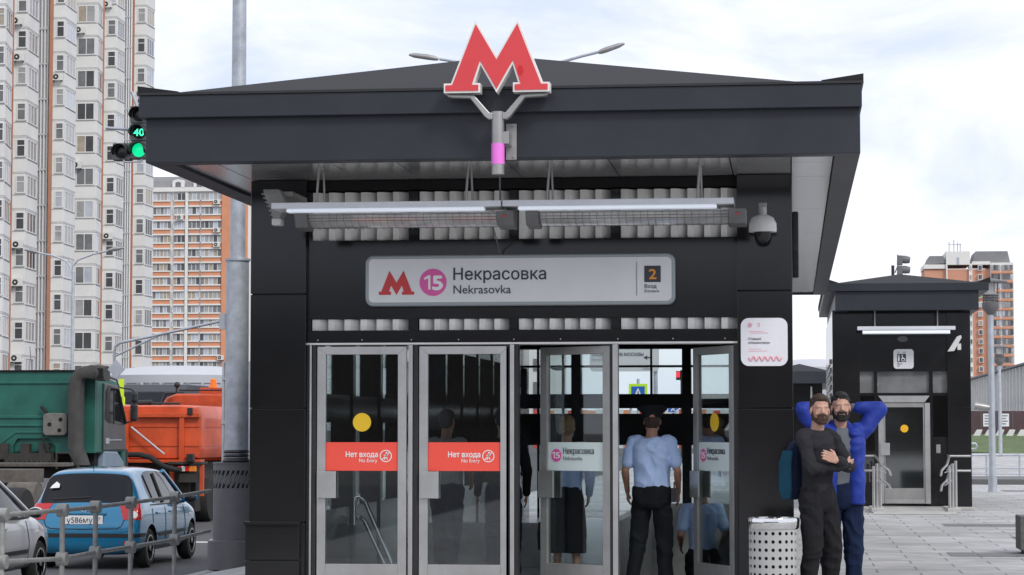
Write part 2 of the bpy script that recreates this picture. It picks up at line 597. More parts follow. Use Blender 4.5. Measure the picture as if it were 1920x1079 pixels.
# ------------------------------------------------------------------ the metro entrance pavilion
FY = 22.0
BY = 41.0
X = lambda px: GX(px, FY)
Z = lambda py, px=1000: GZ(py, FY, px)
pav = thing('metro_pavilion', 'large black metro entrance pavilion with folded dark roof and four glass doors', 'pavilion', (X(980), FY, 0))
CYF = 20.2
cx0, cx1 = GX(268, CYF), GX(1618, CYF)
CYB = 41.6
z_lf0, z_lf1, z_uf1 = GZ(296, CYF), GZ(212, CYF), GZ(169, CYF)
zs = z_lf0 + 0.03                                     # soffit height

def ringbox(mb, x0, x1, y0, y1, t, z0, z1, m=0):
    mb.box(x0, x1, y0, y0 + t, z0, z1, m)
    mb.box(x0, x1, y1 - t, y1, z0, z1, m)
    mb.box(x0, x0 + t, y0 + t, y1 - t, z0, z1, m)
    mb.box(x1 - t, x1, y0 + t, y1 - t, z0, z1, m)

fa = MB()
ringbox(fa, cx0, cx1, CYF, CYB, 0.22, z_lf0, z_lf1 + .02)
fa.build('lower_fascia', M['fascia'], pav, bevel=0.006)
fb = MB()
ringbox(fb, cx0 - 0.045, cx1 + 0.015, CYF - 0.07, CYB + 0.07, 0.2, z_lf1, z_uf1)
fb.build('upper_fascia', M['fascia'], pav, bevel=0.006)
fl = MB()                                             # thin drip flashing on top of the fascia
ringbox(fl, cx0 - 0.06, cx1 + 0.03, CYF - 0.085, CYB + 0.085, 0.25, z_uf1, z_uf1 + 0.022)
fl.build('flashing', M['black_metal'], pav)
rf = MB()
xa, xb = GX(302, CYF), GX(1526, CYF)
rz = z_uf1 + 0.02
xm = GX(940, 24.2)
ap = GZ(104, 24.4)
rf.add([(xa, CYF, rz), (xb, CYF, rz), (xb, CYB, rz), (xa, CYB, rz), (xm, 24.4, ap), (xm, CYB - 4.2, ap)],
       [(0, 1, 4), (1, 2, 5, 4), (2, 3, 5), (3, 0, 4, 5), (0, 3, 2, 1)])
rf.build('roof', M['roofsheet'], pav)
vg = MB()                                             # upturned verge wedges along both side eaves
hz = GZ(140, CYF, 1620) - z_uf1 - .02
for a, b in ((GX(1545, CYF), cx1 + 0.03), (GX(332, CYF), cx0 - 0.06)):
    vg.xz([(a, rz), (b, rz), (b, rz + hz), (a, rz + 0.012)], CYF - 0.07, CYB + .07)
vg.build('verge_flashing', M['roofsheet'], pav)
sf = MB()
t = 0.22
ys = [CYF + t, 21.1, 22.3, 25.6, 28.9, 32.2, 35.5, 38.8, CYB - t]
x_s = [cx0 + t, GX(470, 22), GX(640, 21.2), GX(760, 21.2), GX(960, 21.2), GX(1150, 21.2), GX(1372, 21), GX(1487, 22), cx1 - t]
for i in range(len(ys) - 1):
    for j in range(len(x_s) - 1):
        sf.box(x_s[j] + .006, x_s[j + 1] - .006, ys[i] + .006, ys[i + 1] - .006, zs, zs + 0.03)
sf.box(cx0 + t, cx1 - t, CYF + t, CYB - t, zs + .035, zs + .05, 1)
sf.build('soffit', [M['soffit'], M['void']], pav)

# pillars of stacked black panels
def pillar(x0, x1, y0, y1, joints, name='pillar'):
    mb = MB()
    zz = [0.0] + joints + [zs - 0.002]
    for a, b in zip(zz[:-1], zz[1:]):
        mb.box(x0, x1, y0, y1, a + (0.006 if a else 0), b - 0.006)
    mb.box(x0 + .012, x1 - .012, y0 + .012, y1 - .012, 0, zs - .004, 1)
    return mb.build(name, [M['clad'], M['void']], pav, bevel=0.004)
zj = [Z(980, 520), Z(766, 520), Z(552, 520)]
pillar(X(468), X(572), FY, FY + 0.62, zj)
pillar(X(1384), X(1487.5), FY, FY + 0.62, [Z(766, 1430), Z(545, 1430)])
pl = MB()
pl.box(X(464), X(564), FY - .06, FY - .002, 0, Z(1052, 520))
pl.box(X(464), X(564), FY - .06, FY - .002, Z(1051, 520) + .008, Z(984, 520))
pl.box(X(461), X(566), FY - .09, FY - .002, Z(984, 520), Z(978, 520))
pl.build('plinth', M['clad'], pav, bevel=0.004)

# header panel, louvres, transom
x0, x1 = X(572), X(1384)
hd = MB()
hd.box(x0, x1, FY + .08, FY + .3, Z(596), Z(447))
hd.build('header_panel', M['clad'], pav)
tr = MB()
tr.box(x0, x1, FY + .06, FY + .3, Z(641), Z(618))
for px in (593, 676, 769, 858, 962, 1050, 1158, 1262, 1360):
    tr.cyl((X(px), FY + .062, Z(636)), (X(px), FY + .054, Z(636)), .006, n=8, m=1)
tr.box(x0, x1, FY + .05, FY + .3, Z(645), Z(641.5), 2)
tr.build('transom', [M['clad'], M['steel'], M['white_edge']], pav)
bk = MB()
bk.box(x0, x1, FY + .42, FY + .5, Z(641), zs - .01)
bk.box(x0, x1, FY + .09, FY + .42, zs - .1, zs - .01)
bk.build('backing_panel', M['void'], pav)
groups = [(580, 762), (782, 952), (970, 1144), (1163, 1384)]
for zr0, zr1 in ((Z(617.5), Z(596.5)), (Z(446.5), zs - .12)):
    for a, b in groups:
        fn = MB()
        n = 7 if b > 1300 else 6
        xa_, xb_ = X(a), X(b)
        p = (xb_ - xa_) / n
        for k in range(n):
            u = xa_ + k * p
            fn.prism([(u + .004, FY + .10), (u + p * .40, FY + .10), (u + p * .995, FY + .185), (u + p * .995, FY + .22), (u + p * .4, FY + .14), (u + .004, FY + .14)],
                     (0, 0, 0), (1, 0, 0), (0, 1, 0), (0, 0, 1), zr0, zr1)
        fn.build('louvre', M['fin'], pav)
    for a, b in ((572, 579.5), (763, 781), (953, 969), (1145, 1162)):
        po = MB()
        po.box(X(a), X(b), FY + .075, FY + .4, zr0, zr1)
        po.build('louvre_post', M['clad'], pav)

# door mullions
def dk(px0, px1, y0=FY + .04, y1=FY + .2, m='steel', name='mullion', z0=0, z1=None, par=pav):
    b = MB()
    b.box(X(px0), X(px1), y0, y1, z0, z1 or Z(645.5))
    return b.build(name, M[m], par, bevel=.004)
for a, b in ((578, 582), (764, 772), (955, 963), (1148, 1158)):
    dk(a, b)
for a, b in ((572, 577.5), (582.5, 590), (772.5, 782), (947, 954.5), (963.5, 970), (1143, 1147.5), (1376, 1384)):
    dk(a, b, FY + .06, FY + .22, 'black_metal', 'door_jamb')

def no_walk(mb_parent, cx, cz, r, y):
    """pedestrian in a struck-through ring"""
    b = MB()
    n = 32
    outer, inner = circ(cx, cz, r, n), circ(cx, cz, r * .86, n)
    for i in range(n):
        j = (i + 1) % n
        b.prism([outer[i], outer[j], inner[j], inner[i]], (0, 0, 0), (1, 0, 0), (0, 0, 1), (0, 1, 0), y - .003, y)
    def bar(x0, z0, x1, z1, w_):
        d = Vector((x1 - x0, z1 - z0)).normalized()
        q = Vector((-d.y, d.x)) * w_ / 2
        b.xz([(x0 + q.x, z0 + q.y), (x1 + q.x, z1 + q.y), (x1 - q.x, z1 - q.y), (x0 - q.x, z0 - q.y)], y - .003, y)
    bar(cx - r * .62, cz - r * .62, cx + r * .62, cz + r * .62, r * .13)
    b.xz(circ(cx + r * .1, cz + r * .55, r * .14, 12), y - .0035, y)
    bar(cx + r * .05, cz + r * .36, cx, cz - r * .1, r * .22)
    bar(cx, cz - r * .1, cx + r * .3, cz - r * .55, r * .14)
    bar(cx, cz - r * .1, cx - r * .22, cz - r * .6, r * .14)
    bar(cx + r * .05, cz + r * .3, cx - r * .3, cz + r * .08, r * .11)
    bar(cx + r * .05, cz + r * .3, cx + r * .38, cz + r * .1, r * .11)
    return b.build('pictogram', M['white_ink'], mb_parent)

def door(px0, px1, kind, hinge=None, ang=0, disc=False):
    """a framed glass leaf built flat in the facade plane, then swung on its right jamb"""
    w_ = X(px1) - X(px0)
    zt, zb = Z(648.5), 0.015
    fw = 0.083
    d = bpy.data.objects.new('door', None)
    mb = MB()
    # mitred frame; local x runs from the hinge jamb at 0 to -w
    a0, a1 = -w_, 0
    def q(pts):
        mb.xz(pts, FY + .06, FY + .115)
    q([(a0, zt), (a1, zt), (a1 - fw, zt - .075), (a0 + fw, zt - .075)])
    q([(a0, zb), (a0 + fw, zb), (a0 + fw, zt - .0755), (a0, zt - .0005)])
    q([(a1 - fw, zb), (a1, zb), (a1, zt - .0005), (a1 - fw, zt - .0755)])
    q([(a0 + fw + .001, zb), (a1 - fw - .001, zb), (a1 - fw - .001, Z(1061)), (a0 + fw + .001, Z(1061))])
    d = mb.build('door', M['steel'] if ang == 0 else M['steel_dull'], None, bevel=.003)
    g = MB()
    g.box(a0 + fw, a1 - fw, FY + .085, FY + .092, Z(1061), zt - .075)
    g.build('pane', M['glass_door'], d)
    h = MB()
    hx = a0 + .008
    h.box(hx, hx + .185, FY + .015, FY + .035, Z(936), Z(885))
    h.box(hx + .02, hx + .06, FY + .035, FY + .06, Z(930), Z(890))
    h.box(hx + .03, hx + .185, FY + .13, FY + .15, Z(936), Z(885))
    h.build('handle', M['steel'], d, bevel=.004)
    zn0, zn1 = Z(884), Z(830)
    nb = MB()
    if kind == 'stop':
        nb.box(a0 + fw + .002, a1 - fw - .002, FY + .079, FY + .084, zn0, zn1)
        no = nb.build('notice', M['notice_red'], d)
        sc = w_ / 168.0
        f = lambda px: a0 + (px - 592) * sc
        text('Нет входа', 'lettering', M['white_ink'], no, f(646), f(706), Z(858), FY + .078, bold=.022, h=.052)
        text('No Entry', 'lettering', M['white_ink'], no, f(671), f(705), Z(868), FY + .078, bold=0.0, h=.038)
        no_walk(no, f(721), Z(856), .058, FY + .078)
    else:
        nb.box(a0 + fw + .002, a1 - fw - .002, FY + .079, FY + .084, zn0, zn1)
        no = nb.build('notice', M['notice_pale'], d)
        sc = w_ / 168.0
        f = lambda px: a0 + (px - 592) * sc
        pk = MB()
        pk.xz(circ(f(629), Z(855), .062), FY + .075, FY + .0785)
        pk.build('line_badge', M['pink'], no)
        fifteen(M['white_ink'], no, f(619), f(638), Z(860.5), FY + .0745, .06, .01)
        text('Некрасовка', 'lettering', M['ink'], no, f(646), f(720), Z(852), FY + .078, bold=.004, h=.06)
        text('Nekrasovka', 'lettering', M['ink_grey'], no, f(646), f(692), Z(864), FY + .078, h=.04)
    if disc:
        yb = MB()
        yb.xz(circ(a0 + w_ * .5, Z(792), .088), FY + .078, FY + .082)
        yb.build('disc', M['yellow'], d)
    # hinge at the right jamb
    hxw = X(px1)
    for ob in [d] + list(d.children) + [c for k in d.children for c in k.children]:
        for v in ob.data.vertices:
            v.co.y -= FY + .06
    d.parent = pav
    d.location = Vector((hxw, FY + .06, 0)) - pav.location
    d.rotation_euler = (0, 0, -R(ang))
    return d
door(592, 760, 'stop', disc=True)
door(784, 953, 'stop')
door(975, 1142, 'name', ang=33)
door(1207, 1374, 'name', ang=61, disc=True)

# side walls: deep black fins with glass between them; back wall of frames
xl0, xl1 = X(470), X(572)
for sx0, sx1, xg in ((X(540), X(574), X(556)), (X(1386), X(1420), X(1404))):
    c = MB()
    y = FY + .62
    k = 0
    while y < BY - .4:
        c.box(xg - .12, xg + .12, y, y + .15, 0, zs)
        y += 1.65
    c.box(xg - .1, xg + .1, FY + .62, BY, 1.62, 1.9)
    c.box(xg - .1, xg + .1, FY + .62, BY, 0, .75)
    c.box(xg - .1, xg + .1, FY + .62, BY, 2.6, zs)
    c.build('side_frame', M['clad'], pav)
    g = MB()
    g.box(xg - .006, xg + .006, FY + .62, BY, .75, 2.6)
    g.build('side_glazing', M['glass_wall'], pav)
XB = lambda px: GX(px, BY)
ZB = lambda py: GZ(py, BY, 1200)
bw = MB()
bw.box(X(470), XB(988), BY, BY + .3, 0, zs)
bw.box(XB(1380), X(1487), BY, BY + .3, 0, zs)
for a, b in ((1071, 1089), (1279, 1296)):
    bw.box(XB(a), XB(b), BY, BY + .3, 0, zs)
for a, b in ((1006.5, 1010.5), (1053, 1057), (1219, 1223), (1136, 1140)):
    bw.box(XB(a), XB(b), BY + .05, BY + .2, 0, zs)
xw0, xw1 = XB(988), XB(1380)
for a, b in ((835, 776), (766, 739), (689, 685)):
    bw.box(xw0, xw1, BY + .02, BY + .25, ZB(a), ZB(b))
bw.box(xw0, xw1, BY + .02, BY + .25, 2.95, zs)
bw.build('back_frame', M['clad'], pav)
g = MB()
g.box(xw0, xw1, BY + .12, BY + .13, .1, 2.95)
g.build('back_glazing', M['glass_wall'], pav)
ce = MB()
ce.box(X(572), X(1384), FY + .51, BY, zs - .16, zs - .05)
ce.build('inner_ceiling', M['ceiling_in'], pav)
fi = MB()
for a, b, c, d in ((X(572), HX0, FY + .02, BY), (HX1, X(1384), FY + .02, BY), (HX0, HX1, FY + .02, HY0), (HX0, HX1, HY1, BY)):
    fi.add([(a, c, .006), (b, c, .006), (b, d, .006), (a, d, .006)], [(0, 1, 2, 3)])
fi.build('inner_floor', M['floor_in'], pav, fix=False)
st = MB()
for k in range(16):
    st.box(HX0 + .001, HX1 - .001, HY0 + k * .34, HY0 + (k + 1) * .34, -3.2, -.17 * (k + 1))
st.build('stairs', M['floor_in'], pav)
wl = MB()
wl.box(HX0 - .12, HX0, HY0, HY1, -3.2, .62)
wl.box(HX1, HX1 + .12, HY0, HY1, -3.2, .62)
wl.box(HX0 - .12, HX1 + .12, HY1, HY1 + .12, -3.2, .62)
wl.build('stair_parapet', M['floor_in'], pav, bevel=.01)
wl2 = MB()
wl2.box(X(640), X(940), 26.2, 26.35, 0, .5)
wl2.build('inner_parapet', M['floor_in'], pav, bevel=.01)
# handrail of the stair beside the first doors
hr = MB()
Yh = 24.3
pts = [at(664, 985, Yh), at(664, 950, Yh), at(668, 933, Yh), at(675, 930, Yh), at(684, 940, Yh), at(735, 1060, Yh), at(760, 1120, Yh)]
hr.tube(pts, .024, 12)
pts = [at(668, 975, Yh), at(676, 970, Yh), at(684, 978, Yh), at(724, 1066, Yh), at(750, 1120, Yh)]
hr.tube(pts, .022, 12)
hr.cyl(at(655, 985, Yh), Vector((at(655, 985, Yh).x, Yh, 0)), .012)
hr.cyl(at(664, 985, Yh), at(655, 985, Yh), .012)
tag(hr.build('handrail', M['chrome'], None, smooth=True), 'chrome double stair handrail seen through the left no entry door', 'handrail')

# ------------------------------------------------------------------ things fixed to the pavilion
def metro_letter(x0, x1, z0, z1):
    """outline of the serifed M, traced in a unit box"""
    W_, H_ = 1000.0, 690.0
    raw = [(0, 690), (0, 600), (68, 600), (300, 0), (500, 345), (700, 0), (932, 600), (1000, 600), (1000, 690), (655, 690), (655, 600), (705, 600),
           (652, 425), (500, 695), (347, 425), (290, 600), (345, 600), (345, 690)]
    return [(x0 + a / W_ * (x1 - x0), z1 - b / H_ * (z1 - z0)) for a, b in raw]
def inset(poly, d):
    n = len(poly)
    ar = sum(poly[i][0] * poly[(i + 1) % n][1] - poly[(i + 1) % n][0] * poly[i][1] for i in range(n))
    sg = 1 if ar > 0 else -1
    out = []
    for i in range(n):
        p0, p1, p2 = Vector(poly[i - 1]), Vector(poly[i]), Vector(poly[(i + 1) % n])
        a, b = (p1 - p0).normalized(), (p2 - p1).normalized()
        na, nb = Vector((-a.y, a.x)) * sg, Vector((-b.y, b.x)) * sg
        k = (na + nb)
        k = k / max(0.35, (1 + na.dot(nb)))
        out.append(tuple(p1 + k * d))
    return out
MY = 19.92
xs0, xs1 = GX(831, MY), GX(1031, MY)
zt, zb_ = GZ(36, MY), GZ(172, MY)
ms = thing('metro_sign', 'red letter M on a grey forked bracket above the pavilion entrance', 'metro sign', (GX(931, MY), MY, zb_))
poly = metro_letter(xs0, xs1, zb_, zt)
b = MB()
b.xz(poly, MY, MY + .14)
b.build('letter_body', M['white_edge'], ms)
b = MB()
b.xz(inset(poly, .016), MY - .008, MY - .0005)
lf = b.build('letter_face', M['red_sign'], ms)
b = MB()
b.xz(circ(GX(976, MY), GZ(132, MY), .025, 18, .045), MY - .0105, MY - .0085)
b.build('patch', M['red_patch'], lf)
b = MB()
pxm = GX(931.5, MY)
b.cyl((pxm, MY + .07, GZ(325, MY)), (pxm, MY + .07, GZ(207, MY)), .055, n=24)
b.build('pole', M['steel_dull'], ms, smooth=True)
b = MB()
b.cyl((pxm, MY + .07, GZ(306, MY)), (pxm, MY + .07, GZ(267, MY)), .0575, n=24)
b.build('band', M['pink_band'], ms, smooth=True)
for s in (-1, 1):
    b = MB()
    f = lambda px, py: (GX(931.5 + s * px, MY), GZ(py, MY))
    pts = [f(9, 209), f(15, 209), f(44, 176), f(95, 174.5), f(95, 178), f(85, 180), f(52, 181.5), f(24, 217), f(17, 222), f(9, 222)]
    b.xz(pts, MY + .03, MY + .11)
    b.build('bracket_arm', M['steel_dull'], ms, bevel=.008)
b = MB()
b.box(GX(947, MY + .2), GX(967, MY + .2), CYF - .02, CYF - .004, GZ(298, MY + .2), GZ(230, MY + .2))
for py in (235, 293):
    b.cyl((GX(962, 20.15), CYF - .02, GZ(py, 20.15)), (GX(962, 20.15), CYF - .032, GZ(py, 20.15)), .012, n=8)
b.box(pxm + .04, GX(958, 20.1), MY + .04, CYF - .02, GZ(268, MY), GZ(245, MY))
b.build('mounting_plate', M['steel_dull'], ms, bevel=.003)

# station name board
SY = FY + .02
sg = thing('station_sign', 'long silver station name board with red M and pink 15 above the doors', 'sign', (GX(977, SY), SY, GZ(577, SY)))
sx0, sx1, sz0, sz1 = GX(686, SY), GX(1268, SY), GZ(573.5, SY), GZ(478, SY)
b = MB()
b.xz(rrect(sx0, sx1, sz0, sz1, .075, 8), SY - .06, SY + .06)
b.build('frame', M['sign_rim'], sg, bevel=.012, smooth=True)
b = MB()
fx0, fx1, fz0, fz1 = sx0 + .035, sx1 - .035, sz0 + .035, sz1 - .035
b.xz(rrect(fx0, fx1, fz0, fz1, .045, 8), SY - .066, SY - .0605)
b.build('face', M['sign_grey'], sg)
ty = SY - .067
PX = lambda px: GX(px, SY - .066)
PZ = lambda py: GZ(py, SY - .066)
b = MB()
b.xz(metro_letter(PX(709.5), PX(776), PZ(551.5), PZ(506)), ty - .003, ty)
b.build('metro_logo', M['red_ink'], sg)
b = MB()
b.xz(circ(PX(811.5), PZ(528.5), PX(837) - PX(811.5), 40), ty - .003, ty)
b.build('line_badge', M['pink'], sg)
fifteen(M['white_ink'], sg, PX(795), PX(829), PZ(542), ty - .004, .135, .03)
text('Некрасовка', 'lettering', M['ink'], sg, PX(850), PX(1024), PZ(524), ty, bold=.012)
text('Nekrasovka', 'lettering', M['ink'], sg, PX(850), PX(958), PZ(550), ty, bold=.004)
b = MB()
b.box(PX(1194), PX(1195.2), ty - .003, ty, PZ(556), PZ(493))
b.build('divider', M['ink_grey'], sg)
b = MB()
b.box(PX(1209), PX(1240), ty - .003, ty, PZ(531), PZ(500.5))
b.build('exit_badge', M['ink'], sg)
text('2', 'lettering', M['orange_ink'], sg, PX(1218), PX(1231.5), PZ(525), ty - .004, bold=.02, h=.095)
text('Вход', 'lettering', M['ink'], sg, PX(1209.5), PX(1232), PZ(542), ty, bold=.01)
text('Entrance', 'lettering', M['ink'], sg, PX(1209.5), PX(1236.5), PZ(550), ty, bold=0)

# poster on the right pillar
PY_ = FY - .012
ps = thing('information_poster', 'white rounded station poster with pale pink wave on the right pillar', 'poster', (GX(1434, PY_), PY_, GZ(688, PY_)))
b = MB()
b.xz(rrect(GX(1390, PY_), GX(1478, PY_), GZ(688, PY_), GZ(599, PY_), .075, 8), PY_ - .004, PY_ + .01)
b.build('sheet', M['poster'], ps)
qx = lambda u: GX(1390 + u * 88 / 880, PY_)
qz = lambda v: GZ(599 + v * 89 / 870, PY_)
yy = PY_ - .005
text('Станция', 'lettering', M['ink_grey'], ps, qx(140), qx(380), qz(395), yy, bold=.004)
text('«Некрасовка»', 'lettering', M['ink_grey'], ps, qx(140), qx(550), qz(465), yy, bold=.004)
b = MB()
for u0, u1, v0 in ((145, 430, 240), (175, 520, 268), (145, 380, 560), (140, 300, 598), (310, 500, 594)):
    b.box(qx(u0), qx(u1), yy - .001, yy, qz(v0 + 10), qz(v0))
b.build('small_print', M['pale_pink'], ps)
b = MB()
pts = [Vector((qx(150 + i * 6.2), yy - .001, qz(735 - 38 * math.sin(i * .36 + 2.5)))) for i in range(100)]
b.tube(pts, .0085, 6)
b.build('wave_line', M['pale_pink'], ps, smooth=True)
b = MB()
b.tube([Vector((qx(175 + 26 * math.cos(a * .4)), yy - .001, qz(125 + 26 * math.sin(a * .4)))) for a in range(-6, 9)], .009, 6)
b.tube([Vector((qx(335 + 26 * math.cos(a * .4)), yy - .001, qz(125 + 26 * math.sin(a * .4)))) for a in range(-6, 7)], .004, 6)
b.build('emblem', M['pale_pink'], ps, smooth=True)

# overhead strip heaters
HY = 21.05
def heater(px0, px1, label):
    hx0, hx1 = GX(px0, HY), GX(px1, HY)
    zt = GZ(379, HY)
    h = thing('strip_heater', label, 'heater', ((hx0 + hx1) / 2, HY, zt), 'strip heaters under the canopy')
    b = MB()
    zm, zl = zt - .055, zt - .115
    b.prism([(HY - .20, zm), (HY - .20, zt), (HY + .2, zt), (HY + .2, zm)], (0, 0, 0), (0, 1, 0), (0, 0, 1), (1, 0, 0), hx0, hx1 - .01)
    b.build('housing', M['lamp_metal'], h, bevel=.004)
    b = MB()
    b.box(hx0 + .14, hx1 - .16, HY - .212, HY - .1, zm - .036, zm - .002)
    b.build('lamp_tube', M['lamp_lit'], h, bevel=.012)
    rx0, rx1 = hx0 + .32, hx1 - .06
    b = MB()
    # trough whose lower lip stands behind: open towards the doors' front
    n = 10
    rings = []
    for i in range(n + 1):
        a = i / n
        y = HY - .10 + .26 * a
        z = zm - .05 - .105 * math.sin(a * math.pi * .5)
        rings.append((y, z))
    b.prism(rings + [(y + .012, z + .012) for y, z in rings[::-1]], (0, 0, 0), (0, 1, 0), (0, 0, 1), (1, 0, 0), rx0, rx1)
    b.build('reflector', M['reflector'], h)
    b = MB()
    b.cyl((rx0, HY - .03, zm - .075), (rx1, HY - .03, zm - .075), .014, n=12)
    b.build('heating_tube', M['chrome'], h, smooth=True)
    b = MB()
    k = int((rx1 - rx0) / .065)
    for i in range(k + 1):
        x = rx0 + (rx1 - rx0) * i / k
        b.tube([(x, HY - .12, zm - .045), (x, HY - .12, zm - .11), (x, HY + .02, zm - .165), (x, HY + .16, zm - .165)], .0022, 5)
    for dz, dy in ((-.055, -.122), (-.11, -.122), (-.085, -.122), (-.165, .02)):
        b.tube([(rx0, HY + dy, zm + dz), (rx1, HY + dy, zm + dz)], .003, 5)
    b.build('wire_guard', M['wire'], h)
    for e0, e1 in ((hx0 + .2, rx0), (rx1, rx1 + .16)):
        b = MB()
        b.prism([(HY - .17, zm - .04), (HY + .18, zm - .02), (HY + .18, zm - .18), (HY - .09, zm - .165)], (0, 0, 0), (0, 1, 0), (0, 0, 1), (1, 0, 0), e0 + .002, e1 - .002)
        ec = b.build('end_cap', M['heater_dark'], h, bevel=.006)
        if e0 > hx0 + 1:
            b = MB()
            b.box(e0 + .06, e0 + .10, HY - .158, HY - .150, zm - .09, zm - .078)
            b.build('label', M['red_ink'], ec)
    for f in (.19, .84):
        x = hx0 + (hx1 - hx0) * f
        b = MB()
        b.tube([(x, HY - .12, zt), (x + .02, HY - .1, zs)], .012, 8)
        b.tube([(x + .03, HY + .12, zt), (x + .02, HY + .1, zs)], .010, 8)
        b.cyl((x + .02, HY, zs - .025), (x + .02, HY, zs - .001), .03, n=10)
        b.build('hanger_rod', M['steel_dull'], h)
    return h
heater(515, 946, 'white strip heater under the canopy, on the side of the camera arm')
heater(947, 1381, 'white strip heater under the canopy, beside the dome camera')
b = MB()
for i in range(5):
    pass
b.tube([at(937, 326, 20.9), at(938, 378, 21.0)], .008, 8)
b.tube([at(925, 428, 21.3), at(935, 465, 21.9), at(937, 476, 21.97)], .006, 8)
tag(b.build('cable', M['grey_paint'], None), 'thin grey cable hanging from the canopy to the name board', 'cable')

# bullet camera seen side-on at the left pillar
KY = 21.2
b = MB()
f = lambda px, py: (GX(px, KY), GZ(py, KY))
b.xz([f(489, 349), f(520, 349), f(538, 380), f(522, 404), f(508, 404), f(505, 388), f(498, 372)], KY, KY + .16)
kc = thing('wall_camera', 'ribbed white bracketed camera beside the left end of the heaters', 'camera', (GX(510, KY), KY, GZ(415, KY)))
b.build('bracket', M['rail_grey'], kc, bevel=.012)
b = MB()
for i in range(6):
    z = GZ(356 + i * 8, KY)
    b.box(GX(487 + i * 3.4, KY), GX(497 + i * 3.4, KY), KY + .01, KY + .15, z - .012, z)
b.build('cooling_rib', M['rail_grey'], kc)
b = MB()
b.box(*[GX(506, KY), GX(524, KY)], KY + .02, KY + .14, GZ(417, KY), GZ(404, KY))
b.build('lens_housing', M['white_plastic'], kc, bevel=.008)
b = MB()
b.box(GX(490, KY), GX(540, KY), KY + .15, FY - .002, GZ(360, KY), GZ(351, KY))
b.build('arm', M['steel_dull'], kc)

# dome camera on the right pillar
DY = FY - .17
dx = GX(1432.5, DY)
dc = thing('dome_camera', 'white dome security camera with smoked glass on the right pillar', 'camera', (dx, DY, GZ(462, DY)))
b = MB()
b.box(dx - .04, dx + .04, DY + .05, FY - .002, GZ(408, DY), GZ(384, DY))
b.cyl((dx, DY, GZ(414, DY)), (dx, DY, GZ(392, DY)), .04, n=18)
b.box(dx - .035, dx + .035, DY, DY + .06, GZ(405, DY), GZ(394, DY))
b.build('wall_bracket', M['steel_dull'], dc, bevel=.008)
b = MB()
zz = lambda py: GZ(py, DY) - GZ(440, DY)
b.lathe([(.07, zz(440)), (.128, zz(440)), (.13, zz(436)), (.128, zz(424)), (.1, zz(413)), (.06, zz(409)), (.04, zz(408))], (dx, DY, GZ(440, DY)), 32)
b.build('housing', M['white_plastic'], dc, smooth=True)
b = MB()
b.lathe([(.004, zz(462)), (.04, zz(460.5)), (.066, zz(455)), (.078, zz(447)), (.08, zz(440.5))], (dx, DY, GZ(440, DY)), 28)
b.build('dome', M['clad'], dc, smooth=True)

# black loudspeaker on the side wall, just past the right pillar
b = MB()
b.prism([(22.35, GZ(396, 22.3, 1490)), (22.75, GZ(400, 22.3, 1490)), (22.75, GZ(500, 22.3, 1490)), (22.45, GZ(520, 22.3, 1490)), (22.3, GZ(470, 22.3, 1490))],
        (0, 0, 0), (0, 1, 0), (0, 0, 1), (1, 0, 0), X(1488), X(1488) + .06)
tag(b.build('loudspeaker', M['black_plastic'], None, bevel=.01), 'thin black loudspeaker on the side wall just past the right pillar', 'loudspeaker')

# litter bin
TY = 20.72
tx = GX(1448.5, TY)
bn = thing('litter_bin', 'round perforated grey litter bin with chrome rim before the right pillar', 'litter bin', (tx, TY, 0))
rt = GX(1497, TY) - tx
zt = GZ(969, TY)
b = MB()
b.lathe([(rt * .97, zt - .095), (rt, zt - .085), (rt * 1.02, zt - .01), (rt * 1.0, zt), (rt * .95, zt), (rt * .94, zt - .09)], (tx, TY, 0), 40)
b.build('rim', M['chrome'], bn, smooth=True)
b = MB()
n, rows, r0 = 22, 9, rt * .945
zt2, zb2 = zt - .095, .04
dz = (zt2 - zb2) / rows
for i in range(n):
    for k in range(rows):
        cz = zb2 + (k + .5) * dz
        def cp(u, v):
            a = 2 * math.pi * (i + .5 + u) / n
            return (tx + r0 * math.cos(a), TY + r0 * math.sin(a), cz + v * dz)
        oq = [(-.5, -.5), (0, -.5), (.5, -.5), (.5, 0), (.5, .5), (0, .5), (-.5, .5), (-.5, 0)]
        hl = .28
        iq = [(hl * math.cos(R(225 + 45 * q)) * .9, hl * math.sin(R(225 + 45 * q)) * .95 * (2 * math.pi * r0 / n) / dz) for q in range(8)]
        b.add([cp(*p) for p in oq] + [cp(*p) for p in iq], [(q, (q + 1) % 8, 8 + (q + 1) % 8, 8 + q) for q in range(8)])
b.build('perforated_drum', mat('bin grey enamel', (0.40, 0.40, 0.39), 0.5, var=.08, vs=4), bn, smooth=False)
b = MB()
b.lathe([(r0 * .9, .02), (r0 * .9, zt - .12)], (tx, TY, 0), 32)
b.lathe([(r0 * .98, .0), (r0 * 1.0, .04)], (tx, TY, 0), 32)
b.build('liner', M['void'], bn, smooth=True)

# ------------------------------------------------------------------ lift kiosk at the right
KF = 46.0
kx = lambda px, Y=KF: GX(px, Y)
kz = lambda py, Y=KF, px=1690: GZ(py, Y, px)
kb0 = kz(945)
kq = thing('lift_kiosk', 'smaller black lift kiosk with glass door and folded roof', 'kiosk', (kx(1690), KF, 0))
RFY, RBY = 45.4, 56.0
b = MB()
ringbox(b, kx(1568, RFY), kx(1838, RFY), RFY, RBY, .25, kz(582, RFY), kz(546, RFY))
b.box(kx(1568, RFY) + .25, kx(1838, RFY) - .25, RFY + .25, RBY - .25, kz(579, RFY), kz(576, RFY), 1)
b.build('lower_fascia', [M['fascia'], M['soffit']], kq, bevel=.006)
b = MB()
ringbox(b, kx(1549, RFY), kx(1857, RFY), RFY - .06, RBY, .25, kz(546, RFY), kz(531, RFY))
b.build('upper_fascia', M['fascia'], kq, bevel=.006)
b = MB()
z0 = kz(531, RFY)
za = kz(514.5, 47.5)
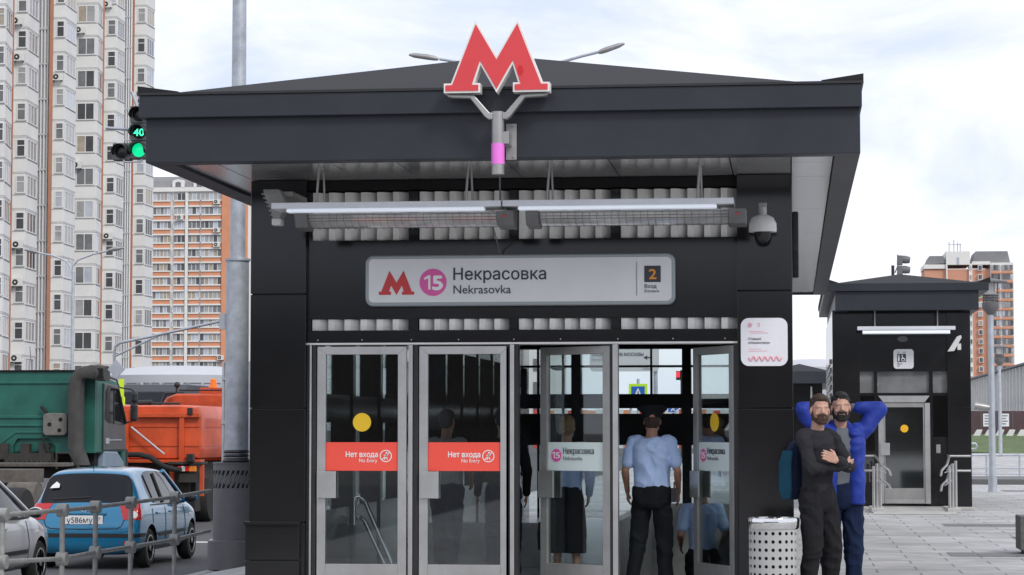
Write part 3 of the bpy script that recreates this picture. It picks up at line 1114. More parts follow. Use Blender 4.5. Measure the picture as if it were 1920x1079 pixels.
xa_, xb_, xm_ = kx(1566, RFY), kx(1842, RFY), kx(1690, 47.5)
b.add([(xa_, RFY, z0), (xb_, RFY, z0), (xb_, RBY, z0), (xa_, RBY, z0), (xm_, 47.5, za), (xm_, 53.5, za)], [(0, 1, 4), (1, 2, 5, 4), (2, 3, 5), (3, 0, 4, 5), (0, 3, 2, 1)])
for a, c in ((kx(1835, RFY), kx(1860, RFY)), (kx(1575, RFY), kx(1547, RFY))):
    b.xz([(a, z0), (c, z0), (c, kz(521, RFY)), (a, z0 + .01)], RFY - .06, RBY)
b.build('roof', M['roofsheet'], kq)
wz1 = kz(581, RFY) + .02
wb = 0.06
b = MB()                                              # walls around the glazed front
b.box(kx(1562), kx(1613), KF, KF + .3, wb, wz1)
b.box(kx(1777), kx(1821), KF - .04, KF + .3, wb, wz1)
b.box(kx(1613), kx(1777), KF, KF + .3, kz(697), wz1)
b.box(kx(1562), kx(1562) + .2, KF + .3, 55, wb, wz1)
b.box(kx(1821) - .2, kx(1821), KF + .3, 55, wb, wz1)
b.box(kx(1562) + .2, kx(1821) - .2, 54.8, 55, wb, wz1)
b.box(kx(1750), kx(1777), KF + .01, KF + .28, wb, kz(820))
b.box(kx(1613), kx(1645), KF + .01, KF + .28, wb, kz(905))
for z in (kz(700), kz(765), kz(830), kz(890)):
    b.box(kx(1777) + .004, kx(1821) - .004, KF - .043, KF - .04, z, z + .01, 1)
b.build('wall', [M['clad'], M['void']], kq, bevel=.004)
b = MB()
for a, c in ((1640, 1645.5), (1743.5, 1750)):
    b.box(kx(a), kx(c), KF + .02, KF + .2, wb, kz(697))
b.box(kx(1613), kx(1777), KF + .022, KF + .2, kz(742), kz(737))
b.build('window_bar', M['clad'], kq)
film = mat('window with painted reflection', (.30, .31, .31), .07, metal=.35, var=.35, vs=1.6, bump=.35, bs=2.2, spec=.8)  # transom panes: reflected sky put into their grey colour
glass_k = glass('kiosk glass', (0.35, 0.37, 0.37), .03, 2.0)
for a, c, p, q_ in ((1613, 1640, 697, 737), (1645.5, 1743.5, 697, 737), (1750, 1777, 697, 737), (1613, 1640, 742, 905), (1750, 1777, 742, 820)):
    b = MB()
    b.box(kx(a), kx(c), KF + .08, KF + .09, kz(q_), kz(p))
    b.build('window', film if p < 700 else glass_k, kq)
b = MB()
b.box(kx(1575), kx(1810), KF + 1.3, KF + 1.35, wb, kz(700))  # grey panel added inside to bounce light behind the door glass
b.build('bounce_panel', M['steel_dull'], kq)
b = MB()
fw = (kx(1660) - kx(1648))
b.xz([(kx(1647), kz(742.5)), (kx(1744), kz(742.5)), (kx(1734), kz(755)), (kx(1657), kz(755))], KF + .005, KF + .1)
b.box(kx(1647), kx(1657), KF + .005, KF + .1, kb0, kz(756))
b.box(kx(1734), kx(1744), KF + .005, KF + .1, kb0, kz(756))
dk_ = b.build('door_frame', M['steel'], kq, bevel=.003)
b = MB()
b.box(kx(1657.5), kx(1733.5), KF + .02, KF + .08, kz(764), kz(756))
b.box(kx(1657.5), kx(1660), KF + .02, KF + .08, kz(916), kz(764))
b.box(kx(1731), kx(1733.5), KF + .02, KF + .08, kz(916), kz(764))
b.box(kx(1657.5), kx(1733.5), KF + .02, KF + .08, kz(944), kz(916))
kd = b.build('door', M['steel_dull'], kq, bevel=.003)
b = MB()
b.box(kx(1660), kx(1731), KF + .045, KF + .055, kz(916), kz(764))
b.build('pane', glass('kiosk door glass', (.62, .66, .66), .04, 2.2), kd)
b = MB()
b.box(kx(1658), kx(1733), KF + .012, KF + .0195, kz(944.5), kz(937))
b.build('kick_plate', M['steel'], kd)
b = MB()
b.xz(circ(kx(1696), kz(804), .075), KF + .038, KF + .044)
b.build('disc', mat('bright yellow film', (.85, .46, .01), .5), kd)
b = MB()
b.box(kx(1650), kx(1668), KF - .03, KF + .004, kz(854), kz(831))
b.build('handle', M['steel'], kd, bevel=.004)
b = MB()
b.box(kx(1755), kx(1763), KF - .012, KF + .009, kz(850), kz(834))
b.build('intercom', M['steel_dull'], kq, bevel=.004)
b = MB()
b.xz(circ(kx(1694), kz(636), .1, 28, .058), KF - .02, KF - .001)
b.build('speaker_grille', M['grey_paint'], kq)
b = MB()
for i in range(16):
    z = .3 + i * .17
    b.box(kx(1562) - .04, kx(1562), 47.2 + 0, 47.6, z, z + .09)
    b.box(kx(1562) - .03, kx(1562), 48.6, 53, z, z + .02)
b.build('side_grille', M['steel_dull'], kq)
b = MB()
b.box(kx(1555), kx(1824), KF - .35, 55.2, 0, wb)
b.build('plinth', M['concrete'], kq, bevel=.01)

# heater, sign and camera on the kiosk
h0, h1, hy = kx(1609, 45.6), kx(1793, 45.6), 45.6
kh = thing('lift_lamp', 'small white strip lamp hanging over the lift kiosk door', 'lamp', ((h0 + h1) / 2, hy, kz(627, hy)))
b = MB()
b.box(h0, h1, hy - .1, hy + .1, kz(619.5, hy), kz(612.5, hy))
b.build('housing', M['lamp_metal'], kh, bevel=.006)
b = MB()
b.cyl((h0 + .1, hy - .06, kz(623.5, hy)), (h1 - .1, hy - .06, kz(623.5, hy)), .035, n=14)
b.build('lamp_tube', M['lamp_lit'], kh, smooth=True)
for px in (1642, 1760):
    b = MB()
    b.cyl((kx(px, hy), hy, kz(612.5, hy)), (kx(px, hy), hy, kz(579, RFY)), .012, n=8)
    b.build('hanger_rod', M['steel_dull'], kh)
sy = KF - .03
ls = thing('lift_sign', 'silver rounded sign with wheelchair symbol over the lift door', 'sign', (kx(1695, sy), sy, kz(692, sy)))
b = MB()
b.xz(rrect(kx(1676.5, sy), kx(1714.5, sy), kz(692, sy), kz(655, sy), .06), sy - .01, sy + .029)
b.build('panel', M['sign_grey'], ls, bevel=.006)
b = MB()
b.box(kx(1683.5, sy), kx(1700, sy), sy - .014, sy - .0105, kz(679, sy), kz(664, sy))
b.build('symbol_field', M['ink'], ls)
b = MB()
g = lambda px, py: (kx(px, sy), kz(py, sy))
b.xz(circ(*g(1686.5, 667.2), .014, 12), sy - .017, sy - .0145)
b.xz([g(1685, 669), g(1688, 669), g(1688, 677.5), g(1685, 677.5)], sy - .017, sy - .0145)
c0 = g(1694.5, 674.5)
o_, i_ = circ(*c0, .036, 18), circ(*c0, .025, 18)
for i in range(3, 16):
    b.prism([o_[i], o_[(i + 1) % 18], i_[(i + 1) % 18], i_[i]], (0, 0, 0), (1, 0, 0), (0, 0, 1), (0, 1, 0), sy - .017, sy - .0145)
b.xz(circ(*g(1693, 666.8), .013, 12), sy - .017, sy - .0145)
b.xz([g(1692.3, 668.5), g(1694, 668.5), g(1694.5, 672), g(1698, 672.2), g(1698.8, 677), g(1697.5, 677), g(1696.8, 673.8), g(1692.3, 673.5)], sy - .0175, sy - .0150)
b.build('wheelchair_symbol', M['white_ink'], ls)
b = MB()
for px, s in ((1686, 1), (1696.5, -1)):
    b.tube([Vector((kx(px - 2, sy), sy - .0115, kz(661 - s, sy))), Vector((kx(px, sy), sy - .0115, kz(661 + s * .9, sy))), Vector((kx(px + 2, sy), sy - .0115, kz(661 - s, sy)))], .005, 6)
b.build('arrow', M['ink'], ls)
text('Лифт', 'lettering', M['ink'], ls, kx(1683.5, sy), kx(1693, sy), kz(684.5, sy), sy - .0105, bold=.01, h=.038)
text('Lift', 'lettering', M['ink'], ls, kx(1683.5, sy), kx(1688, sy), kz(688, sy), sy - .0105, h=.026)
cy = 45.7
b = MB()
b.prism([(kx(1778, cy), kz(660, cy)), (kx(1796, cy), kz(632, cy)), (kx(1804, cy), kz(629, cy)), (kx(1805, cy), kz(634, cy)), (kx(1791, cy), kz(659, cy))], (0, 0, 0), (1, 0, 0), (0, 0, 1), (0, 1, 0), cy, cy + .12)
kc2 = thing('bullet_camera', 'white bullet camera on the corner of the lift kiosk', 'camera', (kx(1800, cy), cy, kz(660, cy)))
b.build('housing', M['white_plastic'], kc2, bevel=.01)
b = MB()
b.box(kx(1797, cy), kx(1804, cy), cy + .02, cy + .1, kz(657, cy), kz(645, cy))
b.box(kx(1798, cy), kx(1803, cy), cy + .1, KF - .045, kz(652, cy), kz(647, cy))
b.build('bracket', M['white_plastic'], kc2, bevel=.006)

# ramp and stainless handrails before the lift
b = MB()
b.add([(kx(1632, 44.2), 43.3, .006), (kx(1790, 44.2), 43.3, .006), (kx(1778), KF - .36, wb), (kx(1640), KF - .36, wb), (kx(1778), KF - .01, wb + .004), (kx(1640), KF - .01, wb + .004),
       (kx(1778), KF - .36, wb + .004), (kx(1640), KF - .36, wb + .004)], [(0, 1, 2, 3), (7, 6, 4, 5)])
struct(b.build('ramp', M['concrete'], fix=False))
def lift_rail(px, sgn, label):
    y1, y0 = KF - .45, 44.3
    x = kx(px, 45)
    r = thing('ramp_handrail', label, 'handrail', (x, y0, 0), 'stainless handrails beside the lift ramp')
    b = MB()
    b.box(x - .12, x + .12, y0 - .15, y1, 0.002, .09)
    b.build('base_block', M['concrete'], r, bevel=.01)
    for k in range(3):
        b = MB()
        y = y0 + .05 + k * .18
        b.cyl((x - .07 + .07 * k, y, .08), (x - .07 + .07 * k, y, .86 + .05 * k), .027, n=14)
        b.cyl((x - .07 + .07 * k, y, .09), (x - .07 + .07 * k, y, .1), .05, n=14)
        b.build('post', M['steel'], r, smooth=True)
    for z0, z1 in ((.80, .98), (.52, .70)):
        b = MB()
        pts = [(x, y1 + .3, z1 + .06), (x, y1 - .1, z1 + .05), (x - sgn * .1, y0 + .3, z0 + .08), (x - sgn * .22, y0 - .05, z0 - .02), (x - sgn * .24, y0 - .2, z0 - .1)]
        b.tube(pts, .024, 10)
        b.tube([(x - sgn * .02, y1 + .1, z1 + .055), (x + sgn * .42, y1 + .12, z1 + .055)], .024, 10)
        b.build('rail', M['steel'], r, smooth=True)
    for k in range(3):
        b = MB()
        y = y0 + .05 + k * .2
        b.tube([(x - .02, y, .80 + .04 * k), (x - sgn * (.16 - .05 * k), y - .05, .74 + .05 * k)], .009, 6)
        b.tube([(x - .02, y, .60 + .04 * k), (x - sgn * (.16 - .05 * k), y - .05, .5 + .05 * k)], .009, 6)
        b.build('rail_bracket', M['steel'], r)
    return r
lift_rail(1642, -1, 'stainless double handrail beside the lift ramp, behind the two waiting men')
lift_rail(1782, 1, 'stainless double handrail beside the lift ramp, under the kiosk bullet camera')

# lower dark pavilion behind, round white hall roof
def at_box(name, label, cat, px0, px1, Y, depth, zt, m, fz=.55):
    q = thing(name, label, cat, (GX((px0 + px1) / 2, Y), Y, 0))
    b = MB()
    b.box(GX(px0, Y) + .3, GX(px1, Y) - .3, Y + .3, Y + depth, 0, zt - fz)
    for i in range(5):
        x = GX(px0, Y) + .5 + i * .9
        b.box(x, x + .06, Y + .26, Y + .3, 0.1, zt - fz - .1, 1)
    b.build('wall', [M['clad'], M['steel_dull']], q)
    b = MB()
    b.box(GX(px0, Y), GX(px1, Y), Y, Y + depth + .4, zt - fz, zt - .15)
    b.build('fascia', M['fascia'], q, bevel=.01)
    b = MB()
    xa_, xb_ = GX(px0, Y), GX(px1, Y)
    xm_ = (xa_ + xb_) / 2
    b.add([(xa_, Y, zt - .15), (xb_, Y, zt - .15), (xb_, Y + depth, zt - .15), (xa_, Y + depth, zt - .15), (xm_, Y + 2, zt + .15), (xm_, Y + depth - 2, zt + .15)],
          [(0, 1, 4), (1, 2, 5, 4), (2, 3, 5), (3, 0, 4, 5), (0, 3, 2, 1)])
    b.build('roof', M['roofsheet'], q)
    return q
at_box('distant_pavilion', 'low black pavilion in the gap between metro pavilion and lift kiosk', 'pavilion', 1440, 1560, 78, 12, GZ(688, 78, 1520), None)
def round_hall(label, pxc, rpx, Y, ztop, base):
    c = Vector((GX(pxc, Y), Y, base))
    r = GX(pxc + rpx, Y) - c.x
    q = thing('round_hall', label, 'building', c)
    b = MB()
    b.lathe([(r, 0), (r, ztop - base - .9)], c, 48)
    for i in range(24):
        a = 2 * math.pi * i / 24
        b.box(c.x + r * math.cos(a) - .08, c.x + r * math.cos(a) + .08, c.y + r * math.sin(a) - .08, c.y + r * math.sin(a) + .08, base, ztop - .9)
    b.build('wall', M['hall'], q, smooth=True)
    b = MB()
    b.lathe([(r * 1.02, ztop - base - .9), (r * 1.03, ztop - base - .5), (r * .9, ztop - base - .2), (r * .5, ztop - base), (.1, ztop - base + .05)], c, 48)
    b.build('roof', M['hall_roof'], q, smooth=True)
M['hall'] = mat('pale hall cladding', (.46, .47, .50), .6, var=.06, vs=.4)
M['hall_roof'] = mat('pale hall roof', (.50, .51, .54), .6, var=.05, vs=.3)
round_hall('round white hall roof behind the low black pavilion', 1525, 70, 150, GZ(675, 150, 1520), -.5)
round_hall('wide round pale hall behind the orange tank truck', 340, 140, 118, GZ(688, 118, 330), -.5)

# ------------------------------------------------------------------ park lamps, railings, hoarding, noise barrier
def park_lamp(px, Y, ztop, label):
    x = GX(px, Y)
    q = thing('park_lamp', label, 'street lamp', (x, Y, 0), 'lantern posts on the square')
    b = MB()
    b.cyl((x, Y, 0), (x, Y, .35), .11, n=16)
    b.cyl((x, Y, .35), (x, Y, ztop - .85), .085, .07, n=16)
    b.build('pole', M['galv_light'], q, smooth=True)
    b = MB()
    b.lathe([(.07, -.9), (.2, -.75), (.21, -.6), (.17, -.58)], (x, Y, ztop), 20)
    for k in range(3):
        b.lathe([(.19, -.55 + k * .06), (.21, -.53 + k * .06), (.19, -.51 + k * .06)], (x, Y, ztop), 20)
    b.build('collar', M['grey_paint'], q, smooth=True)
    b = MB()
    b.lathe([(.13, -.58), (.13, -.1)], (x, Y, ztop), 16)
    b.build('lantern', M['white_plastic'], q, smooth=True)
    b = MB()
    b.lathe([(.42, -.1), (.42, -.07), (.12, 0), (.02, .01)], (x, Y, ztop), 24)
    for k in range(4):
        a = k * math.pi / 2 + .4
        b.cyl((x + .2 * math.cos(a), Y + .2 * math.sin(a), ztop - .6), (x + .2 * math.cos(a), Y + .2 * math.sin(a), ztop - .08), .012, n=6)
    b.build('cap', M['grey_paint'], q)
    return q, x
q, x = park_lamp(1860, 59, GZ(523, 59, 1860), 'nearer lantern post with a side arm, right of the lift kiosk')
b = MB()
b.tube([(x, 59, GZ(765, 59, 1860)), (GX(1848, 59), 59, GZ(764, 59, 1860)), (GX(1828, 59), 59, GZ(761, 59, 1860))], [.05, .09, .1], 10)
b.build('arm', M['steel_dull'], q, smooth=True)
park_lamp(1875.5, 105, GZ(648, 105, 1875), 'farther lantern post, smaller and without a side arm')
RY = 75
b0 = thing('square_railing', 'long low steel railing across the square behind the lantern post', 'railing', (GX(1870, RY), RY, .006))
for py in (854, 878, 889):
    b = MB()
    z = GZ(py, RY, 1870)
    b.tube([(GX(1822, RY), RY, z), (GX(2000, RY), RY, z)], .03 if py < 860 else .02, 8)
    b.build('rail', M['galv'], b0, smooth=True)
for px in (1849, 1911, 1975):
    b = MB()
    b.cyl((GX(px, RY), RY, 0), (GX(px, RY), RY, GZ(852, RY, 1870)), .03, n=10)
    b.build('post', M['galv'], b0, smooth=True)
b = MB()
RY2 = 62
b.tube([(GX(1818, RY2), RY2, GZ(842, RY2, 1820)), (GX(1829, RY2), RY2, GZ(842, RY2, 1820)), (GX(1831.5, RY2), RY2, GZ(837, RY2, 1820)), (GX(1829, RY2), RY2, GZ(832, RY2, 1820)), (GX(1818, RY2), RY2, GZ(832, RY2, 1820))], .03, 10)
b.cyl((GX(1817, RY2), RY2, 0), (GX(1817, RY2), RY2, GZ(830, RY2, 1820)), .03, n=10)
tag(b.build('rail_end', M['galv'], None, smooth=True), 'curved steel rail end showing past the right edge of the lift kiosk', 'railing')
# granite bench block at the frame's edge
p = atz(1913, 1040, 0)
b = MB()
b.box(p.x, p.x + 1.6, p.y, p.y + .6, .05, GZ(968, p.y, 1915))
b.box(p.x + .06, p.x + 1.54, p.y + .05, p.y + .55, 0, .05)
tag(b.build('granite_bench', M['granite'], None, bevel=.012), 'dark granite bench block on the paving at the right edge', 'bench')

HYD = 141
hd_ = thing('hoarding', 'maroon site hoarding with white posters on the grass bank', 'hoarding', (GX(1880, HYD), HYD, 1.2))
maroon = mat('maroon hoarding panel', (.085, .045, .05), .6, var=.2, vs=.8)
hx = GX(1810, HYD)
px_w = 1.0 / (GX(1001, HYD) - GX(1000, HYD))
for i in range(9):
    b = MB()
    x = hx + i * .92
    b.box(x + .015, x + .905, HYD, HYD + .08, 1.2, GZ(771, HYD, 1880))
    b.box(x - .03, x + .015, HYD - .03, HYD + .1, 1.2, GZ(770, HYD, 1880), 1)
    hp = b.build('panel', [maroon if i != 5 else mat('blue grey hoarding panel', (.16, .2, .26), .6), M['grey_paint']], hd_)
    if i in (1, 2, 4, 6, 7, 8):
        b = MB()
        b.box(x + .12, x + .7, HYD - .012, HYD - .001, GZ(800, HYD, 1880), GZ(776, HYD, 1880))
        for k in range(4):
            z = GZ(779 + k * 5, HYD, 1880)
            b.box(x + .2, x + .62 - .1 * (k % 2), HYD - .016, HYD - .0125, z - .07, z, 1)
        b.build('poster', [M['poster'], M['ink_grey']], hp)
for i in range(9):
    x = GX(1822, 138) + i * .62
    b = MB()
    b.prism([(0, 0), (.42, 0), (.62, .5), (.3, .5)], (x, 138, 1.02), (1, 0, 0), (0, 0, 1), (0, 1, 0), 0, .25)
    tag(b.build('barrier_block', M['white_plastic'], None, bevel=.02), 'slanted white barrier block on the grass below the maroon hoarding', 'barrier', 'white barrier blocks below the hoarding')

nb0, nb1 = at(1815, 805, 205), at(1960, 805, 143)
nbt = GZ(713, 200, 1822)
nv = thing('noise_barrier', 'tall ribbed pale noise barrier behind the hoarding', 'noise barrier', (nb0.x, nb0.y, 0))
u = Vector((nb1.x - nb0.x, nb1.y - nb0.y, 0))
Ln = u.length
u.normalize()
nn = Vector((u.y, -u.x, 0))
if nn.y > 0:
    nn = -nn
o0 = Vector((nb0.x, nb0.y, 0))
b = MB()
b.obox(o0, u, nn, Vector((0, 0, 1)), 0, Ln, -.1, 0, 0, nbt)
b.build('panel', mat('pale noise panel', (.72, .72, .70), .6, var=.12, vs=.5), nv)
k = int(Ln / 2.3)
for i in range(k + 1):
    b = MB()
    a = Ln * i / k
    b.obox(o0, u, nn, Vector((0, 0, 1)), a - .1, a + .1, .002, .35, 0, nbt - .1)
    b.obox(o0, u, nn, Vector((0, 0, 1)), a + .5, a + .62, .002, .08, 0, nbt - .1, 1)
    b.obox(o0, u, nn, Vector((0, 0, 1)), a + 1.3, a + 1.42, .002, .08, 0, nbt - .1, 1)
    b.build('post', [M['white_plastic'], M['steel_dull']], nv)
b = MB()
b.obox(o0, u, nn, Vector((0, 0, 1)), -.2, Ln + .2, -.5, .45, nbt, nbt + .10)
b.obox(o0, u, nn, Vector((0, 0, 1)), -.2, Ln + .2, .002, .1, 3.2, 3.4)
b.build('cap', M['grey_paint'], nv)

# street lamp with two arms rising behind the pavilion roof
def tl(px, py, Y):
    return at(px, py, Y)
LY = 54
lp = thing('twin_street_lamp', 'twin armed street lamp whose two heads show over the pavilion roof', 'street lamp', (GX(958, LY), LY, 0))
b = MB()
b.cyl((GX(958, LY), LY, 0), (GX(958, LY), LY, GZ(190, LY)), .1, .07, n=14)
b.build('pole', M['galv'], lp, smooth=True)
for pts, hd4 in (([(958, 190), (930, 140), (880, 120), (824, 111)], [(822, 111), (800, 107), (767, 103)]), ([(958, 190), (985, 150), (1030, 123), (1090, 106), (1134, 95)], [(1122, 99), (1136, 94), (1171, 82)])):
    b = MB()
    b.tube([tl(a, c, LY) for a, c in pts], .035, 10)
    b.build('arm', M['galv_light'], lp, smooth=True)
    b = MB()
    P0 = [tl(a, c, LY) for a, c in hd4]
    b.tube([P0[0], P0[0].lerp(P0[1], .35), P0[1], P0[2].lerp(P0[1], .3), P0[2]], [.04, .06, .07, .06, .025], 10)
    b.build('lamp_head', M['steel_dull'], lp, smooth=True)

# traffic light whose back and hoods show over the kiosk roof
TYR = 74
tq = thing('traffic_light', 'grey traffic light seen from the side above the lift kiosk roof', 'traffic light', (GX(1690, TYR), TYR, 0))
b = MB()
b.cyl((GX(1677, TYR), TYR, 0), (GX(1677, TYR), TYR, GZ(498, TYR, 1690)), .05, n=12)
b.build('pole', M['black_metal'], tq, smooth=True)
for k in range(2):
    y0 = 479 + k * 19
    b = MB()
    f = lambda px, py: (GX(px, TYR), GZ(py, TYR, 1690))
    b.xz([f(1686, y0), f(1695, y0), f(1696, y0 + 17.5), f(1685, y0 + 17.5)], TYR, TYR + .28)
    s_ = b.build('signal_head', M['grey_paint'], tq, bevel=.02)
    b = MB()
    c0 = Vector((GX(1695, TYR), TYR + .14, GZ(y0 + 7, TYR, 1690)))
    b.lathe([(.12, 0), (.125, .1), (.10, .24), (.06, .25)], c0, 16, axis=(1, 0, -.12))
    b.build('hood', M['grey_paint'], s_, smooth=True)
b = MB()
b.tube([tl(1683, 478, TYR), tl(1683, 500, TYR), tl(1678, 512, TYR)], .02, 6)
b.box(GX(1684.5, TYR), GX(1696, TYR), TYR, TYR + .25, GZ(540, TYR, 1690), GZ(517, TYR, 1690))
b.build('mounting', M['grey_paint'], tq)

# ------------------------------------------------------------------ apartment towers
M['tw_white'] = mat('white tower panel', (.69, .685, .665), .8, var=.07, vs=.35)
M['tw_recess'] = mat('grey recess panel', (.52, .525, .53), .8, var=.06, vs=.4)
M['tw_orange'] = mat('terracotta strip', (.46, .22, .14), .8, var=.1, vs=.5)
M['tw_ledge'] = mat('grey joint', (.42, .42, .42), .8)
M['frame_w'] = mat('white window frame', (.72, .72, .72), .5)
GL = [mat('window glass dark', (.065, .068, .072), .08, var=.3, vs=.7), mat('window glass grey', (.16, .165, .17), .1, var=.3, vs=.7),
      mat('window glass with curtain', (.34, .34, .34), .2, var=.2, vs=1.5), mat('window glass with painted sky', (.42, .45, .5), .12, var=.15, vs=.6),  # the bright pane has the sky's reflection put into its colour
      mat('window glass beige', (.36, .31, .24), .25, var=.15, vs=1.5), mat('teal curtain', (.02, .16, .17), .4), mat('green curtain', (.26, .36, .05), .5)]
def pick(wt):
    r = random.random() * sum(wt)
    for i, a in enumerate(wt):
        r -= a
        if r < 0:
            return GL[i]
    return GL[0]
UP = Vector((0, 0, 1))
tw = thing('white_tower', 'tall white bay windowed apartment tower with terracotta strips', 'apartment building', at(140, 805, 195).to_2d().to_3d())
FH = 2.88
ZW = at(40, 82, 180).z % FH                           # window centre height within a storey
NF = 17
TOP = 49.0
walls, rec, orn, led, pip = MB(), MB(), MB(), MB(), MB()
def facet(mb, a, b, m=0):
    mb.add([(a.x, a.y, -.5), (b.x, b.y, -.5), (b.x, b.y, TOP), (a.x, a.y, TOP)], [(0, 1, 2, 3)], m)
def p2(px, Y):
    v = at(px, 300, Y)
    return Vector((v.x, v.y, 0))
def win(a, b, u0, u1, zc, h, cols, weights, name, rowsplit=None):
    """framed window in the facet from a to b, between fractions u0 and u1"""
    u = (b - a)
    ln = u.length
    u = u / ln
    n = Vector((u.y, -u.x, 0))
    o = a + u * (ln * u0) + UP * (zc - h / 2)
    W_ = ln * (u1 - u0)
    f = .065
    mb = MB()
    mb.obox(o, u, UP, n, 0, W_, 0, f, .002, .05)
    mb.obox(o, u, UP, n, 0, W_, h - f, h, .002, .05)
    for c in range(cols + 1):
        x = (W_ - f) * c / cols
        mb.obox(o, u, UP, n, x, x + f, f, h - f, .002, .05)
    if rowsplit:
        mb.obox(o, u, UP, n, f, W_ - f, h * rowsplit, h * rowsplit + f, .002, .048)
    mb.obox(o, u, UP, n, -.08, W_ + .08, -.06, -.002, .002, .1, 1)
    w_ = mb.build(name, [M['frame_w'], M['tw_ledge']], tw)
    for c in range(cols):
        mb = MB()
        x0, x1 = W_ * c / cols, W_ * (c + 1) / cols
        if cols > 2 and c and pane_same:
            break
        if cols > 2:
            x0, x1 = 0, W_
        mb.obox(o, u, UP, n, x0, x1, .01, h - .01, .003, .012)
        mb.build('pane', pick(weights), w_)
        pane_same = True
pane_same = True
WD, WS = (4, 3.5, 2, 1, .5, .12, .08), (1, 2, 4, 3, .5, 0, 0)
# bays: front facet px0-px1 at Y, oblique facet to px2, then recess / strip
bays = [(-17, 7, 20, 168, 172, None, (20, 23.5, 173)), (24, 48, 70, 178, 182, (70, 90.5), (90.5, 97.5, 183)), (97.5, 119, 140.5, 190, 194, None, None),
        (141, 180, 190, 199, 202, None, (190, 193.7, 202)), (193.7, 215.5, 231.5, 206, 209, (231.5, 246), (246, 250, 211)), (250, 271, 287.5, 216, 219, None, None)]
prev = None
ac_spots = []
for bi, (a0, a1, a2, Y0, Y1, rc, st_) in enumerate(bays):
    A, B, C_ = p2(a0, Y0), p2(a1, Y0), p2(a2, Y1)
    if prev is not None:
        facet(walls, prev, A)
    facet(walls, A, B)
    facet(walls, B, C_)
    prev = C_
    big = bi == 3
    zc = ZW
    for k in range(NF):
        z = zc + k * FH
        if z > TOP - 1.5 or z < 1:
            continue
        vis = at(a0, 5, Y0).z + 2
        wide = (B - A).length
        nrm = Vector(((B - A).normalized().y, -(B - A).normalized().x, 0))
        if z < vis:
            if big:
                win(A, B, .06, .90, z, 1.5, 2, WD, 'window')
                win(B, C_, .1, .9, z, 1.5, 1, WS, 'side_window')
            else:
                win(A, B, .28, .97, z, 1.38, 1, WD, 'window', .62)
                win(B, C_, .12, .9, z, 1.55, 3, WS, 'side_window')
        u1, u2 = (B - A).normalized(), (C_ - B).normalized()
        n1, n2 = Vector((u1.y, -u1.x, 0)), Vector((u2.y, -u2.x, 0))
        for zz_ in (z + .95, z - .86):
            walls.obox(A + UP * zz_, u1, UP, n1, 0, wide, 0, .05, .001, .06, 1)
            walls.obox(B + UP * zz_, u2, UP, n2, 0, (C_ - B).length, 0, .05, .001, .06, 1)
        # slightly swelling parapet under each window
        walls.obox(A + UP * (z - 2.0), u1, UP, n1, .02, wide, 0, 1.12, .001, .045)
        walls.obox(B + UP * (z - 2.0), u2, UP, n2, 0, (C_ - B).length - .02, 0, 1.12, .001, .045)
    if rc:
        r0, r1 = p2(rc[0], Y1 + 1.5), p2(rc[1], Y1 + 1.5)
        rec = MB()
        facet(rec, prev, r0)
        facet(rec, r0, r1)
        prev = r1
        for f in (.2, .5, .8):
            p = r0.lerp(r1, f) + Vector((.1, -.12, 0))
            pip = MB()
            pip.cyl(p, p + UP * TOP, .07, n=8)
            pip.build('downpipe', M['frame_w'], tw, smooth=True)
        for k in range(NF):
            rec.obox(r0 + UP * (ZW + k * FH - 1.2), (r1 - r0).normalized(), UP, Vector((0, -1, 0)), 0, (r1 - r0).length, 0, .14, .0, .2)
        rec.build('recess_wall', M['tw_recess'], tw, fix=False)
    if st_:
        s0, s1 = p2(st_[0], st_[2]), p2(st_[1], st_[2])
        orn = MB()
        facet(orn, prev, s0)
        facet(orn, s0, s1)
        prev = s1
        orn.build('terracotta_strip', M['tw_orange'], tw, fix=False)
E1 = prev + Vector((-22, 2, 0))
E0 = p2(-17, 168) + Vector((-22, 0, 0))
facet(walls, prev, E1)
facet(walls, E1, E0)
facet(walls, E0, p2(-17, 168))
walls.build('wall', [M['tw_white'], M['tw_ledge']], tw, fix=False)
rb = MB()
cs = [Vector((E0.x, E0.y, 0)), p2(-17, 168), p2(140, 194), p2(287.5, 219), E1]
rb.add([(c.x, c.y, TOP) for c in cs], [(0, 1, 2, 3, 4)])
rb.build('roof', M['tw_ledge'], tw, fix=False)
def ac(px, py, Y, k=1.0, par=None, ny=-.2):
    p = at(px, py, Y)
    b = MB()
    b.box(p.x - .42 * k, p.x + .42 * k, p.y - .32 * k, p.y, p.z - .3 * k, p.z + .3 * k)
    b.xz(circ(p.x - .1 * k, p.z, .23 * k, 18), p.y - .34 * k, p.y - .321 * k, 1)
    b.xz(circ(p.x - .1 * k, p.z, .08 * k, 12), p.y - .355 * k, p.y - .341 * k, 0)
    b.box(p.x - .36 * k, p.x - .3 * k, p.y - .3 * k, p.y + .05, p.z - .38 * k, p.z - .301 * k, 1)
    b.box(p.x + .3 * k, p.x + .36 * k, p.y - .3 * k, p.y + .05, p.z - .38 * k, p.z - .301 * k, 1)
    b.build('air_conditioner', [M['white_plastic'], M['black_plastic']], par)
for px, py, Y in ((33, 40, 177.9), (36, 108, 177.9), (109, 145, 189.9), (151, 57, 198.9), (202, 9, 205.9), (34, 459, 177.9), (33, 530, 177.9), (203, 443, 205.9), (31, 672, 177.9), (145, 310, 198.9)):
    ac(px, py, Y, 1.0, tw)

